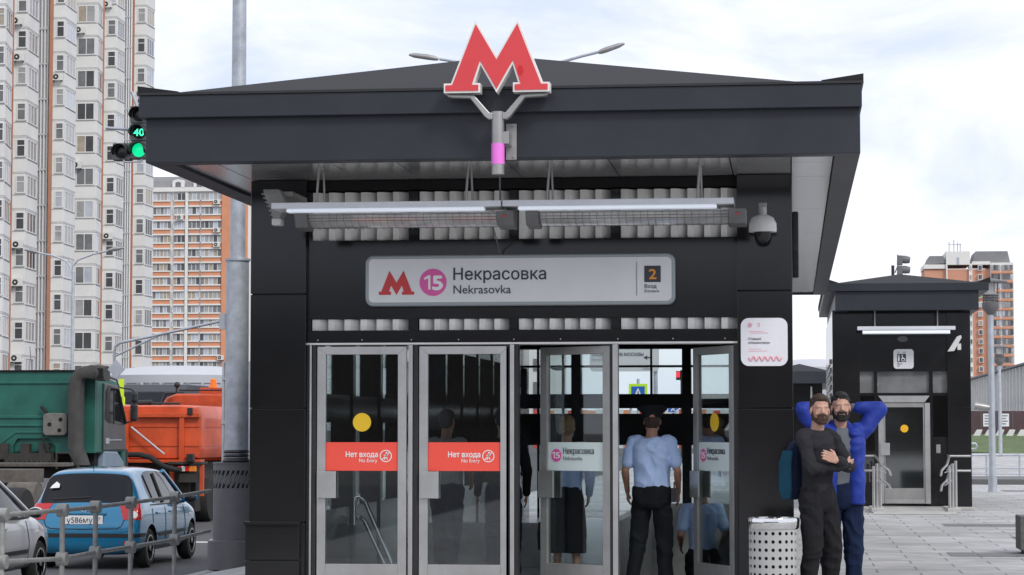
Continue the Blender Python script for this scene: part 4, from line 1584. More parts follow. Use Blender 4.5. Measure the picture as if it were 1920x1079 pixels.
# orange banded block behind
OY = 480
OX = lambda px: GX(px, OY)
OZ = lambda py: GZ(py, OY, 350)
M['ob_white'] = mat('cream panel', (.72, .71, .68), .8, var=.05, vs=.2)
M['ob_orange'] = mat('orange brick panel', (.62, .27, .15), .8, var=.1, vs=.3)
M['ob_roof'] = mat('grey mansard', (.22, .22, .225), .7, var=.12, vs=.3)
ob = thing('orange_block', 'orange and cream banded apartment block with grey mansard, left of the metro pavilion', 'apartment building', (OX(350), OY, -.5))
b = MB()
b.box(OX(260), OX(414), OY, OY + 16, -.5, OZ(354))
b.box(OX(345), OX(350.5), OY - .5, OY, -.5, OZ(352))
b.box(OX(255), OX(416), OY - .7, OY + 16.5, OZ(360), OZ(352))
b.build('wall', M['ob_white'], ob)
b = MB()
b.box(OX(414), OX(463), OY - .6, OY + 17, -.5, OZ(330))
b.box(OX(463), OX(467), OY - .4, OY + 17, -.5, OZ(335), 1)
b.build('side_wall', [M['ob_orange'], M['ob_white']], ob)
b = MB()
b.prism([(0, OZ(352)), (.8, OZ(352) + 1.5), (2.6, OZ(329)), (14, OZ(329)), (16, OZ(352))], (OX(262), OY, 0), (0, 1, 0), (0, 0, 1), (1, 0, 0), 0, OX(414) - OX(262))
b.build('roof', M['ob_roof'], ob)
for px in (331, 371):
    b = MB()
    b.xz([(OX(px - 11), OZ(351)), (OX(px - 11), OZ(341)), (OX(px - 8), OZ(338)), (OX(px), OZ(336.5)), (OX(px + 8), OZ(338)), (OX(px + 11), OZ(341)), (OX(px + 11), OZ(351))], OY - .3, OY + 3)
    dm = b.build('dormer', M['ob_white'], ob)
    b = MB()
    b.xz([(OX(px - 5), OZ(351)), (OX(px - 5), OZ(343)), (OX(px), OZ(341)), (OX(px + 5), OZ(343)), (OX(px + 5), OZ(351))], OY - .4, OY - .301)
    b.build('pane', GL[1], dm)
cols = [(284, 316), (325, 343), (352.5, 371.5), (376.5, 412)]
for k in range(14):
    yb = 389 + k * 26.35
    for c0, c1 in cols:
        if yb > 720:
            continue
        b = MB()
        b.box(OX(c0), OX(c1), OY - .45, OY - .002, OZ(yb - 3.0), OZ(yb - 10.5))
        b.box(OX(c0 - 1), OX(c1 + 1), OY - .65, OY - .002, OZ(yb - 10.5) + .004, OZ(yb - 13), 1)
        b.box(OX(c0 - 1), OX(c1 + 1), OY - .65, OY - .002, OZ(yb), OZ(yb - 3) - .004, 1)
        b.build('parapet', [M['ob_orange'], M['ob_white']], ob)
        b = MB()
        n = max(2, int((c1 - c0) / 6))
        z0_, z1_ = OZ(yb - 13) + .01, OZ(yb - 25.5)
        x0_, x1_ = OX(c0 - (3 if c0 > 300 else 0)), OX(c1 + 2)
        mats_ = [M['frame_w']] + GL[:5]
        for i in range(n):
            u0, u1 = x0_ + (x1_ - x0_) * i / n, x0_ + (x1_ - x0_) * (i + 1) / n
            b.box(u0 + .06, u1 - .06, OY - .3, OY - .02, z0_, z1_, 1 + random.choice([0, 1, 1, 2, 2, 2, 3, 3, 4]))
            b.box(u0 - .05, u0 + .06, OY - .35, OY - .01, z0_, z1_, 0)
        b.build('loggia_window', mats_, ob)
for px, py in ((407, 379), (338, 408), (407, 432), (407, 459), (414, 671)):
    ac(px, py, OY - .7, 1.6, ob)

# orange tower at the right
QY = 740
QX = lambda px: GX(px, QY)
QZ = lambda py: GZ(py, QY, 1820)
ot = thing('orange_tower', 'tall orange apartment tower with white loggia column behind the lift kiosk', 'apartment building', (QX(1820), QY, 0))
b = MB()
b.box(QX(1737), QX(1860), QY, QY + 20, -.5, QZ(505))
b.build('wall', mat('hazed orange panel', (.58, .29, .19), .8, var=.1, vs=.2), ot)  # distance haze mixed into the orange, so it is paler
b = MB()
b.box(QX(1777), QX(1822), QY - 1.2, QY + 18, QZ(497), QZ(472))
b.box(QX(1777), QX(1779.5), QY - 1.2, QY - .002, -.5, QZ(497))
b.box(QX(1820), QX(1826), QY - .8, QY - .002, -.5, QZ(495))
b.box(QX(1860), QX(1903), QY - 2, QY + 20, -.5, QZ(494))
b.box(QX(1735), QX(1777), QY - .6, QY + 18, QZ(504), QZ(496))
b.box(QX(1826), QX(1860), QY - .6, QY + 18, QZ(497), QZ(491))
b.build('white_wall', M['ob_white'], ot)
b = MB()
for a, c, t_, z in ((1741, 1777, 3, 480), (1828, 1898, 3, 472)):
    b.prism([(QX(a - 2), QZ(496)), (QX(a + 5), QZ(z)), (QX(c - 5), QZ(z)), (QX(c), QZ(494))], (0, 0, 0), (1, 0, 0), (0, 0, 1), (0, 1, 0), QY - .5, QY + 17)
b.build('roof', M['ob_roof'], ot)
b = MB()
for px, t_ in ((1785, 452), (1794, 448), (1801, 453), (1806, 455)):
    b.cyl((QX(px), QY + 4, QZ(472)), (QX(px), QY + 4, QZ(t_)), .12, n=6)
b.box(QX(1784), QX(1808), QY + 3.9, QY + 4.1, QZ(457.5), QZ(456.5))
b.build('aerial', M['steel_dull'], ot)
b = MB()
b.box(QX(1797), QX(1801.5), QY - 1.3, QY - 1.201, QZ(496), QZ(483))
b.build('stair_window', GL[3], ot)
for k in range(13):
    yc = 503 + k * 17.25
    if yc > 715:
        break
    for px, w_ in ((1841, 4.2), (1823.2, 2.0)):
        b = MB()
        b.box(QX(px - w_), QX(px + w_), QY - .95, QY - .8 if px < 1830 else QY - .002, QZ(yc + 5), QZ(yc - 5), 0)
        b.box(QX(px - w_ * .75), QX(px + w_ * .2), QY - 1.0, QY - .951, QZ(yc + 4), QZ(yc - 4), 1)
        b.box(QX(px + w_ * .3), QX(px + w_ * .75), QY - 1.0, QY - .951, QZ(yc + 4), QZ(yc - 4), 1)
        b.build('window', [M['frame_w'], pick(WD)], ot)
    for c0, c1 in ((1861, 1878), (1881, 1901.5)):
        b = MB()
        b.box(QX(c0), QX(c1), QY - 2.6, QY - 2.002, QZ(yc + 11.5), QZ(yc + 7.5))
        b.build('parapet', M['ob_orange'], ot)
        b = MB()
        for i in range(4):
            u0, u1 = c0 + (c1 - c0) * i / 4, c0 + (c1 - c0) * (i + 1) / 4
            b.box(QX(u0 + .3), QX(u1 - .3), QY - 2.4, QY - 2.002, QZ(yc + 5), QZ(yc - 4.5), random.choice([0, 1, 1, 2, 2, 3]))
        b.build('loggia_window', GL[:4], ot)

# ------------------------------------------------------------------ street furniture at the left
PYD = 30.8
mx_ = GX(443.5, PYD)
gz0 = pz(mx_) 
zz = lambda py: GZ(py, PYD, 443)
r_lo = (GX(465, PYD) - GX(422, PYD)) / 2
mast = thing('lamp_mast', 'tall galvanised mast on a grey slotted plinth beside the pavilion', 'mast', (mx_, PYD, gz0))
b = MB()
b.cyl((mx_, PYD, zz(862)), (mx_, PYD, zz(490)), r_lo * 1.02, r_lo * .97, n=32)
b.lathe([(r_lo * 1.0, 0), (r_lo * 1.1, .0), (r_lo * 1.1, .03), (r_lo * .8, .035)], (mx_, PYD, zz(490)), 32)
b.cyl((mx_, PYD, zz(488)), (mx_, PYD, 9.5), r_lo * .66, r_lo * .56, n=32)
b.build('pole', M['galv'], mast, smooth=True)
b = MB()
h = lambda py: zz(py) - zz(868)
b.lathe([(r_lo * 1.15, 0), (r_lo * 1.2, h(864)), (r_lo * 1.0, h(858)), (r_lo * 1.12, h(855)), (r_lo * 1.0, h(851)), (r_lo * 1.12, h(848)), (r_lo * 1.02, h(844))], (mx_, PYD, zz(868)), 32)
b.build('collar', M['black_metal'], mast, smooth=True)
pl0, pl1 = GX(393, PYD - .25), GX(468, PYD - .25)
b = MB()
pr = (pl1 - pl0) / 2
b.lathe([(pr, 0), (pr, zz(869) - gz0)], ((pl0 + pl1) / 2, PYD, gz0), 8 * 4)
b.lathe([(pr * 1.25, 0), (pr * 1.25, zz(1014) - gz0), (pr * 1.0, zz(1012) - gz0)], ((pl0 + pl1) / 2, PYD, gz0), 32)
b.lathe([(pr * 1.03, 0), (pr * 1.03, .018)], ((pl0 + pl1) / 2, PYD, zz(870)), 32)
pc = (pl0 + pl1) / 2
plo = b.build('plinth', M['grey_paint'], mast, smooth=True)
b = MB()
for i in range(26):                                    # dark slanted slots round the plinth
    a = 2 * math.pi * i / 26
    q4 = []
    for da, py in ((0, 915), (.13, 915), (.42, 882), (.29, 882)):
        q4.append((pc + (pr + .003) * math.cos(a + da), PYD + (pr + .003) * math.sin(a + da), zz(py)))
    b.add(q4, [(0, 1, 2, 3)])
b.build('slots', M['void'], plo, fix=False)
# side bracket with the back of a diamond road sign
b = MB()
Yb = PYD
pp = lambda px, py: at(px, py, Yb)
b.tube([pp(420, 601), pp(330, 621), pp(265, 635), pp(225, 643), pp(216, 650), pp(214, 662), pp(214, 702)], .02, 10)
b.tube([pp(300, 628), pp(216, 668)], .014, 8)
b.box(GX(411, Yb), GX(424, Yb), Yb - .04, Yb + .04, GZ(618, Yb, 440), GZ(588, Yb, 440))
b.build('side_bracket', M['galv_light'], mast, smooth=True)
b = MB()
c = pp(219, 693)
b.xz([(c.x - .12, c.z), (c.x, c.z - .13), (c.x + .12, c.z), (c.x, c.z + .13)], Yb - .03, Yb - .02)
tag(b.build('road_sign', M['galv_light'], None), 'small grey back of a diamond road sign hanging from the mast bracket', 'road sign')

# traffic light held out from the mast
TLY = 30.6
tx = lambda px: GX(px, TLY)
tz = lambda py: GZ(py, TLY, 250)
tlq = thing('traffic_light', 'black traffic light showing green and a green countdown 40 by the canopy corner', 'traffic light', (tx(255), TLY, tz(300)))
hd = M['grey_paint']
b = MB()
b.tube([(tx(186), TLY + .16, tz(236.5)), (tx(300), TLY + .16, tz(246)), (mx_, PYD, tz(262))], .022, 10)
b.tube([(tx(240), TLY + .02, tz(172)), (tx(264), TLY + .06, tz(238))], .022, 10)
b.tube([(tx(247), TLY + .08, tz(170)), (tx(272), TLY + .12, tz(232))], .018, 10)
b.tube([(tx(226), TLY, tz(300)), (tx(230), TLY, tz(304)), (tx(258), TLY, tz(304)), (tx(262), TLY, tz(299))], .012, 8)
b.build('bracket', M['galv_light'], tlq, smooth=True)
hbm = mat('signal housing', (.085, .088, .09), .5, var=.15, vs=4)
lens_green = mat('lit green lens', (.0, .75, .30), .3, emit=.75)
lens_off = mat('unlit lens', (.012, .012, .013), .25)
for px0, py0, kind in ((238, 199, 'off'), (238, 232, 'count'), (238, 265.5, 'green'), (205.5, 268, 'off')):
    s_ = 32.5
    b = MB()
    b.box(tx(px0), tx(px0 + s_), TLY, TLY + .16, tz(py0 + s_), tz(py0))
    hh = b.build('signal_head', hbm, tlq, bevel=.012)
    cc = Vector((tx(px0 + 17.5), TLY, tz(py0 + 16.5)))
    rr_ = (tx(px0 + s_) - tx(px0)) * .42
    b = MB()
    b.lathe([(rr_, -.002), (rr_ * .7, .008), (rr_ * .1, .014)], cc, 24, axis=(0, -1, 0))
    b.build('lens', lens_green if kind == 'green' else lens_off, hh, smooth=True)
    b = MB()
    vs, fs = [], []
    for i in range(15):
        a = R(200 - 220 * i / 14)
        dx_, dz_ = rr_ * 1.08 * math.cos(a), rr_ * 1.08 * math.sin(a)
        dl = .12 if math.sin(a) > -.1 else .05
        vs += [cc + Vector((dx_, 0, dz_)), cc + Vector((dx_ * .96 - .012, -dl, dz_ * .96 - .01))]
    for i in range(14):
        fs.append((2 * i, 2 * i + 2, 2 * i + 3, 2 * i + 1))
    b.add(vs, fs)
    o = b.build('hood', M['black_plastic'], hh, smooth=True, fix=False)
    so_ = o.modifiers.new('solid', 'SOLIDIFY')
    so_.thickness = .004
    if kind == 'count':
        text('40', 'countdown', mat('lit green digits', (.05, .9, .5), .4, emit=1.3), hh, cc.x - rr_ * .72, cc.x + rr_ * .72, cc.z - rr_ * .5, TLY - .016, bold=.01, h=rr_ * 1.0)

# twin armed lamp before the white tower
LY2 = 122
tw2 = thing('twin_street_lamp', 'thin twin armed street lamp before the white tower', 'street lamp', (GX(134, LY2), LY2, -.33))
b = MB()
b.cyl((GX(134, LY2), LY2, -.5), (GX(134, LY2), LY2, GZ(510, LY2, 134)), .10, .085, n=12)
b.build('pole', M['galv_light'], tw2, smooth=True)
for pts, hd4 in (([(134, 512), (132, 500), (124, 490), (100, 480), (70, 474)], [(72, 474), (60, 471), (46, 469)]), ([(134, 512), (136, 500), (146, 488), (175, 477), (205, 470)], [(203, 470), (216, 467), (233, 465)])):
    b = MB()
    b.tube([at(a, c, LY2) for a, c in pts], .05, 8)
    b.build('arm', M['galv_light'], tw2, smooth=True)
    b = MB()
    P0 = [at(a, c, LY2) for a, c in hd4]
    b.tube([P0[0], P0[1], P0[2]], [.07, .13, .04], 8)
    b.build('lamp_head', M['steel_dull'], tw2, smooth=True)

# light box behind the mast
AY = 34
ad = thing('display_case', 'pale framed grey display case standing behind the mast', 'display case', (GX(443, AY), AY, -.4))
b = MB()
b.box(GX(420, AY), GX(465, AY), AY, AY + .1, GZ(866, AY, 443), GZ(681, AY, 443))
b.build('panel', M['steel_dull'], ad)
b = MB()
for a, c in ((416.5, 420), (465, 469)):
    b.box(GX(a, AY), GX(c, AY), AY - .02, AY + .12, -.4, GZ(678, AY, 443))
b.box(GX(420, AY), GX(465, AY), AY - .02, AY + .12, GZ(681, AY, 443), GZ(678, AY, 443))
for py in (708, 790):
    b.box(GX(416, AY), GX(426, AY), AY - .035, AY - .021, GZ(py + 5, AY, 443), GZ(py, AY, 443))
b.build('frame', M['galv_light'], ad)

# kerb railing
XR = -7.45
rg = thing('kerb_railing', 'grey kerb railing of posts with round drum joints before the cars', 'railing', (XR, 24, -.3))
posts = []
for px, ptop, pbot in ((-40, 972, 1064), (5, 966, 1054), (118, 957, 1048), (180, 951, 1036), (246, 943, 1026), (328, 932, 1012)):
    # distance from where the sight line meets the railing plane
    d = ray(px, 900)
    Yp = XR / d.x * d.y
    posts.append((Yp, at(px, ptop, Yp).z, at(px, pbot, Yp).z))
posts.append((29.6, posts[-1][1] + .03, posts[-1][2] + .03))
zt_, zb2_ = sum(p[1] for p in posts) / len(posts), sum(p[2] for p in posts) / len(posts)
for i, (Yp, a, c) in enumerate(posts[:-1]):
    b = MB()
    b.cyl((XR, Yp, -.35), (XR, Yp, a), .027, n=16)
    po = b.build('post', M['rail_grey'], rg, smooth=True)
    for z in (a, c):
        b = MB()
        b.cyl((XR - .055, Yp, z), (XR + .055, Yp, z), .068, n=28)
        b.build('drum', M['rail_grey'], po, bevel=.008, smooth=True)
for i in range(len(posts) - 1):
    for k in (1, 2):
        b = MB()
        b.cyl((XR, posts[i][0], posts[i][k]), (XR, posts[i + 1][0], posts[i + 1][k]), .023, n=14)
        b.build('rail', M['rail_grey'], rg, smooth=True)

# ------------------------------------------------------------------ cars
from mathutils.bvhtree import BVHTree
M['car_glass'] = mat('tinted car glass', (.012, .013, .016), .03, var=.2, vs=1.2, spec=.3)
M['tail_red'] = mat('red tail lamp', (.5, .01, .012), .12, coat=.6)
M['tail_white'] = mat('clear lamp', (.75, .72, .7), .1, coat=.5)
M['rim_metal'] = mat('alloy rim', (.42, .42, .42), .35, metal=.7, var=.15, vs=6)
M['car_black'] = mat('black car trim', (.018, .018, .02), .5)
def make_car(name, label, paint, group=None, sx=1.0, sy=1.0, sz=1.0, spokes=7):
    root = thing(name, label, 'car', (0, 0, 0), group)
    st = [(.00, .72, .38, .56, .66, .62), (.03, .79, .29, .66, .72, .74), (.09, .822, .23, .86, .73, .93), (.125, .828, .22, .93, .72, .965), (.35, .835, .20, .935, .63, 1.405),
          (.43, .835, .20, .935, .61, 1.452), (.72, .835, .20, .93, .60, 1.475), (1.25, .835, .20, .92, .60, 1.492), (1.9, .835, .20, .91, .595, 1.472), (2.2, .835, .20, .905, .60, 1.43),
          (2.92, .828, .20, .90, .70, .985), (3.05, .826, .21, .88, .69, .965), (3.45, .80, .23, .80, .64, .89), (3.7, .72, .28, .68, .55, .74), (3.80, .58, .36, .56, .45, .60)]
    rings = []
    for y, w_, zb, zbelt, wr, zr in st:
        h_ = [(0, zb), (.75 * w_, zb), (.965 * w_, zb + .07), (w_, zb + .24 if zb + .24 < zbelt - .1 else (zb + zbelt) / 2), (w_ * .992, zbelt - .09), (w_ * .955, zbelt), (wr, zr - .055), (wr * .86, zr - .012), (0, zr + .012)]
        ring = [(x, y, z) for x, z in h_] + [(-x, y, z) for x, z in h_[-2:0:-1]]
        rings.append([Vector((x * sx, yy * sy, z * sz)) for x, yy, z in ring])
    nP = len(rings[0])
    vs = [p for r in rings for p in r]
    fs, ms_ = [], []
    for k in range(len(rings) - 1):
        for i in range(nP):
            j = i if i < 8 else nP - 1 - i
            fs.append((k * nP + i, k * nP + (i + 1) % nP, (k + 1) * nP + (i + 1) % nP, (k + 1) * nP + i))
            m_ = 0
            if k == 3 and j in (6, 7):
                m_ = 1
            elif k in (6, 7, 8) and j == 5:
                m_ = 2
            elif k == 9 and j == 5:
                m_ = 2
            elif k == 9 and j in (6, 7):
                m_ = 3
            ms_.append(m_)
    fs += [tuple(range(nP))[::-1], tuple(range((len(rings) - 1) * nP, len(rings) * nP))]
    ms_ += [0, 0]
    me = bpy.data.meshes.new('body')
    me.from_pydata(vs, [], fs)
    for m_ in (paint, M['car_glass'], M['car_glass'], M['car_glass'], M['car_black']):
        me.materials.append(m_)
    me.polygons.foreach_set('material_index', ms_)
    bm = bmesh.new()
    bm.from_mesh(me)
    bmesh.ops.recalc_face_normals(bm, faces=bm.faces)
    cl = bm.edges.layers.float.new('crease_edge')
    for e in bm.edges:
        a = {f.material_index for f in e.link_faces}
        if len(a) > 1:
            e[cl] = .55
    bm.to_mesh(me)
    bm.free()
    o = temp(me)
    s = o.modifiers.new('s', 'SUBSURF')
    s.levels = s.render_levels = 3
    me2 = ev_mesh(o)
    bpy.data.objects.remove(o)
    o = temp(me2)
    cut = MB()
    ax_r, ax_f, wr_ = .70 * sy, 3.13 * sy, .295
    for y in (ax_r, ax_f):
        for s_ in (-1, 1):
            cut.cyl((s_ * .55 * sx, y, wr_), (s_ * 1.1 * sx, y, wr_), wr_ + .055, n=40, m=4)
    cu = cut.build('temp_cut', [paint, paint, paint, paint, M['car_black']])
    bo = o.modifiers.new('b', 'BOOLEAN')
    bo.object = cu
    bo.operation = 'DIFFERENCE'
    bo.solver = 'EXACT'
    me3 = ev_mesh(o)
    bpy.data.objects.remove(o)
    bpy.data.objects.remove(cu)
    bv = BVHTree.FromPolygons([v.co for v in me3.vertices], [p.vertices for p in me3.polygons])
    def sub(idx, nm, m_, par=root, comp=None):
        mm = MB()
        mp = {}
        faces = []
        for p in me3.polygons:
            if p.material_index in idx and (comp is None or comp(p.center)):
                f = []
                for v in p.vertices:
                    if v not in mp:
                        mp[v] = len(mp)
                    f.append(mp[v])
                faces.append(f)
        vs_ = [None] * len(mp)
        for v, i in mp.items():
            vs_[i] = me3.vertices[v].co.copy()
        if not vs_:
            return None
        mm.add(vs_, faces)
        return mm.build(nm, m_, par, smooth=True, fix=False)
    body = sub((0,), 'body', paint)
    sub((4,), 'wheel_arches', M['car_black'])
    sub((1,), 'rear_window', M['car_glass'])
    sub((3,), 'windscreen', M['car_glass'])
    for s_ in (-1, 1):
        sub((2,), 'side_window', M['car_glass'], root, lambda c: c.x * s_ > 0)
    def hit(p, d):
        h_ = bv.ray_cast(Vector(p), Vector(d))
        return (h_[0], h_[1]) if h_[0] else (None, None)
    def patch(nm, m_, org, u, v, d, nu, nv, par=root, off=.006, mask=None):
        u, v, d, org = Vector(u), Vector(v), Vector(d), Vector(org)
        g = {}
        mm = MB()
        for i in range(nu + 1):
            for j in range(nv + 1):
                h_, n_ = hit(org + u * (i / nu) + v * (j / nv), d)
                if h_:
                    g[i, j] = len(mm.v)
                    mm.v.append(h_ - d.normalized() * off)
        for i in range(nu):
            for j in range(nv):
                k4 = [(i, j), (i + 1, j), (i + 1, j + 1), (i, j + 1)]
                if all(q in g for q in k4) and (mask is None or mask((i + .5) / nu, (j + .5) / nv)):
                    mm.f.append([g[q] for q in k4])
                    mm.m.append(0)
        if not mm.f:
            return None
        o_ = mm.build(nm, m_, par, smooth=True)
        return o_
    def seam(pts, d, nm='seam', r=.006, m_=None):
        mm = MB()
        out = []
        for p in pts:
            h_, n_ = hit(p, d)
            if h_:
                out.append(h_ + n_ * .001)
        if len(out) > 1:
            mm.tube(out, r, 6)
            mm.build(nm, m_ or M['car_black'], root, smooth=True)
    # tail lamps wrap the rear corners
    for s_ in (-1, 1):
        q = Vector((s_ * 1, -1, 0)).normalized()
        side = Vector((s_ * 1, 1, 0)).normalized()
        c = Vector((s_ * .74 * sx, .1, 0)) + q * 1.0
        lp_ = patch('tail_lamp', M['tail_red'], c - side * .16 + Vector((0, 0, .73 * sz)), side * .30, (0, 0, .235 * sz), -q, 14, 12, root, .012, lambda a, e_: abs(a - .5) ** 3 * 8 * .5 + abs(e_ - .5) ** 3 * 8 * .5 < .8)
        if lp_:
            patch('lamp_lens', M['tail_white'], c - side * .08 + Vector((0, 0, .755 * sz)), side * .10, (0, 0, .10 * sz), -q, 8, 8, lp_, .018, lambda a, e_: (a - .5) ** 2 + (e_ - .5) ** 2 < .24)
    # bumper strip, reflector, tailgate seam, plate, badge, wiper
    for s_ in (-1, 0, 1):
        if s_:
            q = Vector((s_ * 1, -1, 0)).normalized()
            side = Vector((s_ * 1, 1, 0)).normalized()
            patch('bumper_strip', M['car_black'], Vector((s_ * .74 * sx, .1, .475 * sz)) + q - side * .1, side * .36, (0, 0, .055), -q, 12, 2, root, .008)
        else:
            patch('bumper_strip', M['car_black'], (-.68 * sx, -1, .475 * sz), (1.36 * sx, 0, 0), (0, 0, .055), (0, 1, 0), 20, 2, root, .008)
    patch('reflector', M['tail_red'], (-.70 * sx, -1, .37), (.1, 0, 0), (0, 0, .05), (0, 1, 0), 4, 3)
    patch('reflector', M['tail_red'], (.60 * sx, -1, .37), (.1, 0, 0), (0, 0, .05), (0, 1, 0), 4, 3)
    tg = [(-.63, .93), (-.63, .8), (-.57, .64), (-.5, .60), (0, .59), (.5, .60), (.57, .64), (.63, .8), (.63, .93)]
    pts = []
    for (a, b_), (c, d_) in zip(tg[:-1], tg[1:]):
        for k in range(5):
            pts.append((sx * (a + (c - a) * k / 5), -1, sz * (b_ + (d_ - b_) * k / 5)))
    seam(pts, (0, 1, 0), 'tailgate_seam', .007)
    h_, n_ = hit((0, -1, .74 * sz), (0, 1, 0))
    b = MB()
    b.box(-.29, .29, h_.y - .03, h_.y - .012, .665 * sz, .79 * sz)
    np_ = b.build('number_plate', M['white_ink'], root, bevel=.004)
    text('у586му', 'lettering', M['ink'], np_, -.25, .14, .685 * sz, h_.y - .031, h=.085)
    text('777', 'lettering', M['ink'], np_, .17, .26, .72 * sz, h_.y - .031, h=.045)
    b = MB()
    b.box(-.02, .33, h_.y - .012, h_.y + .03, .80 * sz, .835 * sz)
    b.box(-.33, -.0201, h_.y - .012, h_.y + .03, .80 * sz, .835 * sz)
    b.build('grip_bar', paint, root, bevel=.01)
    h2, _ = hit((0, -1, .875 * sz), (0, 1, 0))
    b = MB()
    b.tube([(.065 * math.cos(R(a)), h2.y - .012 + .0, .875 * sz + .035 * math.sin(R(a))) for a in range(0, 360, 15)], .005, 6, closed=True)
    b.tube([(-.03, h2.y - .012, .85 * sz), (-.015, h2.y - .012, .9 * sz)], .006, 6)
    b.tube([(.02, h2.y - .012, .85 * sz), (.035, h2.y - .012, .9 * sz)], .006, 6)
    b.tube([(-.024, h2.y - .012, .875 * sz), (.03, h2.y - .012, .878 * sz)], .005, 6)
    b.build('badge', M['chrome'], root, smooth=True)
    pts = [(-.5 + .07 * k, -1, (1.02 + .004 * k) * sz) for k in range(9)]
    seam(pts, (0, 1, 0), 'rear_wiper', .014)
    b = MB()
    b.cyl((0, .5, 1.46 * sz), (0, .42, 1.56 * sz), .006, n=6)
    b.build('aerial', M['car_black'], root)
    # doors: shut lines, side moulding, handles, pillars
    for s_ in (-1, 1):
        X2 = 2 * s_
        for prof in ([(1.50, .27), (1.50, .6), (1.49, .88)], [(.95, .30), (.82, .45), (.80, .6), (.78, .88)], [(2.62, .27), (2.66, .6), (2.58, .87)], [(.98, .27), (1.5, .262), (2.62, .27)]):
            pts = []
            for (a, b_), (c, d_) in zip(prof[:-1], prof[1:]):
                for k in range(7):
                    pts.append((X2, sy * (a + (c - a) * k / 6), sz * (b_ + (d_ - b_) * k / 6)))
            seam(pts, (-s_, 0, 0))
        patch('side_moulding', M['car_black'], (X2, 1.0 * sy, .455 * sz), (0, 1.6 * sy, 0), (0, 0, .05), (-s_, 0, 0), 12, 2, root, .012)
        for y in (.98, 1.72):
            h_, n_ = hit((X2, y * sy, .80 * sz), (-s_, 0, 0))
            b = MB()
            b.box(h_.x - .005, h_.x + .02 * s_, y * sy, y * sy + .16, .785 * sz, .815 * sz)
            b.build('door_handle', paint, root, bevel=.008)
        seam([(X2, y * sy, z * sz) for y, z in ((1.45, .94), (1.44, 1.1), (1.43, 1.25), (1.42, 1.38))], (-s_, 0, 0), 'pillar', .03)
        seam([(X2, y * sy, z * sz) for y, z in ((.95, .95), (.93, 1.1), (.90, 1.25), (.88, 1.36))], (-s_, 0, 0), 'pillar', .014)
        seam([(X2, (.74 + .2 * k) * sy, (.925 - .002 * k) * sz) for k in range(11)], (-s_, 0, 0), 'window_seal', .010)
        b = MB()
        b.tube([(s_ * .60 * sx, 2.1 * sy, 1.41 * sz), (s_ * .645 * sx, 2.5 * sy, 1.215 * sz), (s_ * .715 * sx, 2.92 * sy, .97 * sz)], .03, 8)
        b.build('pillar', paint, root, smooth=True)
        h_, n_ = hit((X2, 2.62 * sy, .90 * sz), (-s_, 0, 0))
        b = MB()
        b.ell((s_ * .93 * sx, 2.6 * sy, .98 * sz), (.105, .055, .075))
        b.cyl((s_ * .78 * sx, 2.64 * sy, .93 * sz), (s_ * .86 * sx, 2.61 * sy, .96 * sz), .03, n=8)
        mr_ = b.build('mirror', paint, root, smooth=True)
        b = MB()
        b.ell((s_ * .93 * sx, 2.575 * sy, .98 * sz), (.092, .04, .062))
        b.build('mirror_glass', M['car_black'], mr_, smooth=True)
        h_, n_ = hit((X2, 2.95 * sy, .72 * sz), (-s_, 0, 0))
        b = MB()
        b.box(h_.x - .01, h_.x + .012 * s_, 2.93 * sy, 3.0 * sy, .70 * sz, .74 * sz)
        b.build('side_lamp', M['tail_white'], root, bevel=.006)
    for y in (ax_r, ax_f):
        for s_ in (-1, 1):
            xw = s_ * .72 * sx
            wq = bpy.data.objects.new('wheel', None)
            b = MB()
            R0 = wr_
            b.lathe([(.19, .0), (R0 - .03, .0), (R0 - .005, .03), (R0, .07), (R0 - .005, .15), (R0 - .03, .18), (.19, .18)], (xw - s_ * .09, y, R0), 36, axis=(s_, 0, 0))
            wq = b.build('wheel', M['rubber'], root, smooth=True)
            b = MB()
            c0 = Vector((xw + s_ * .092, y, R0))
            ri = .195
            b.lathe([(ri, -.02), (ri, .002), (ri - .022, .004), (ri - .03, -.035)], c0, 32, axis=(s_, 0, 0))
            for k in range(spokes):
                a = 2 * math.pi * k / spokes
                e1, e2 = Vector((0, math.cos(a), math.sin(a))), Vector((0, -math.sin(a), math.cos(a)))
                n0 = Vector((s_, 0, 0))
                b.prism([(.03, -.03), (ri - .02, -.032), (ri - .02, .032), (.03, .03)], c0, e1, e2, n0, -.02, -.002)
            b.lathe([(.045, -.02), (.045, .004), (.02, .008)], c0, 16, axis=(s_, 0, 0))
            b.build('rim', M['rim_metal'], wq, smooth=True)
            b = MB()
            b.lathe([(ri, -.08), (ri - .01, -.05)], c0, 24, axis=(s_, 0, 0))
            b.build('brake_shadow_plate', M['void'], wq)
    return root
blue = mat('metallic blue paint', (.010, .19, .36), .26, metal=.3, coat=1.0, var=.05, vs=2)
silver = mat('silver white paint', (.52, .53, .55), .25, metal=.2, coat=1.0, var=.04, vs=2)
car1 = make_car('parked_car', 'blue hatchback seen from behind with dark rear window behind the railing', blue)
car1.location = (GX(158, 33.4), 33.4, ROADZ)
b = MB()                                              # white sticker in the rear window corner
b.prism([(0, 0), (.14, .01), (.14, .07), (.09, .11), (.07, .09), (.03, .05)], (0, 0, 0), (1, 0, 0), (0, .46, .888), (0, -.888, .46), -.004, .004)
stk = b.build('window_sticker', M['white_ink'], None)
stk.location = (-.57, .20, 1.18)
stk.parent = car1
car2 = make_car('parked_car', 'silver white car whose front wing and mirror show at the left edge', silver, sx=1.03, sy=1.12, sz=.99, spokes=8)
car2.location = (-9.84 - .835 * 1.03, 30.9 - 3.8 * 1.12, ROADZ)

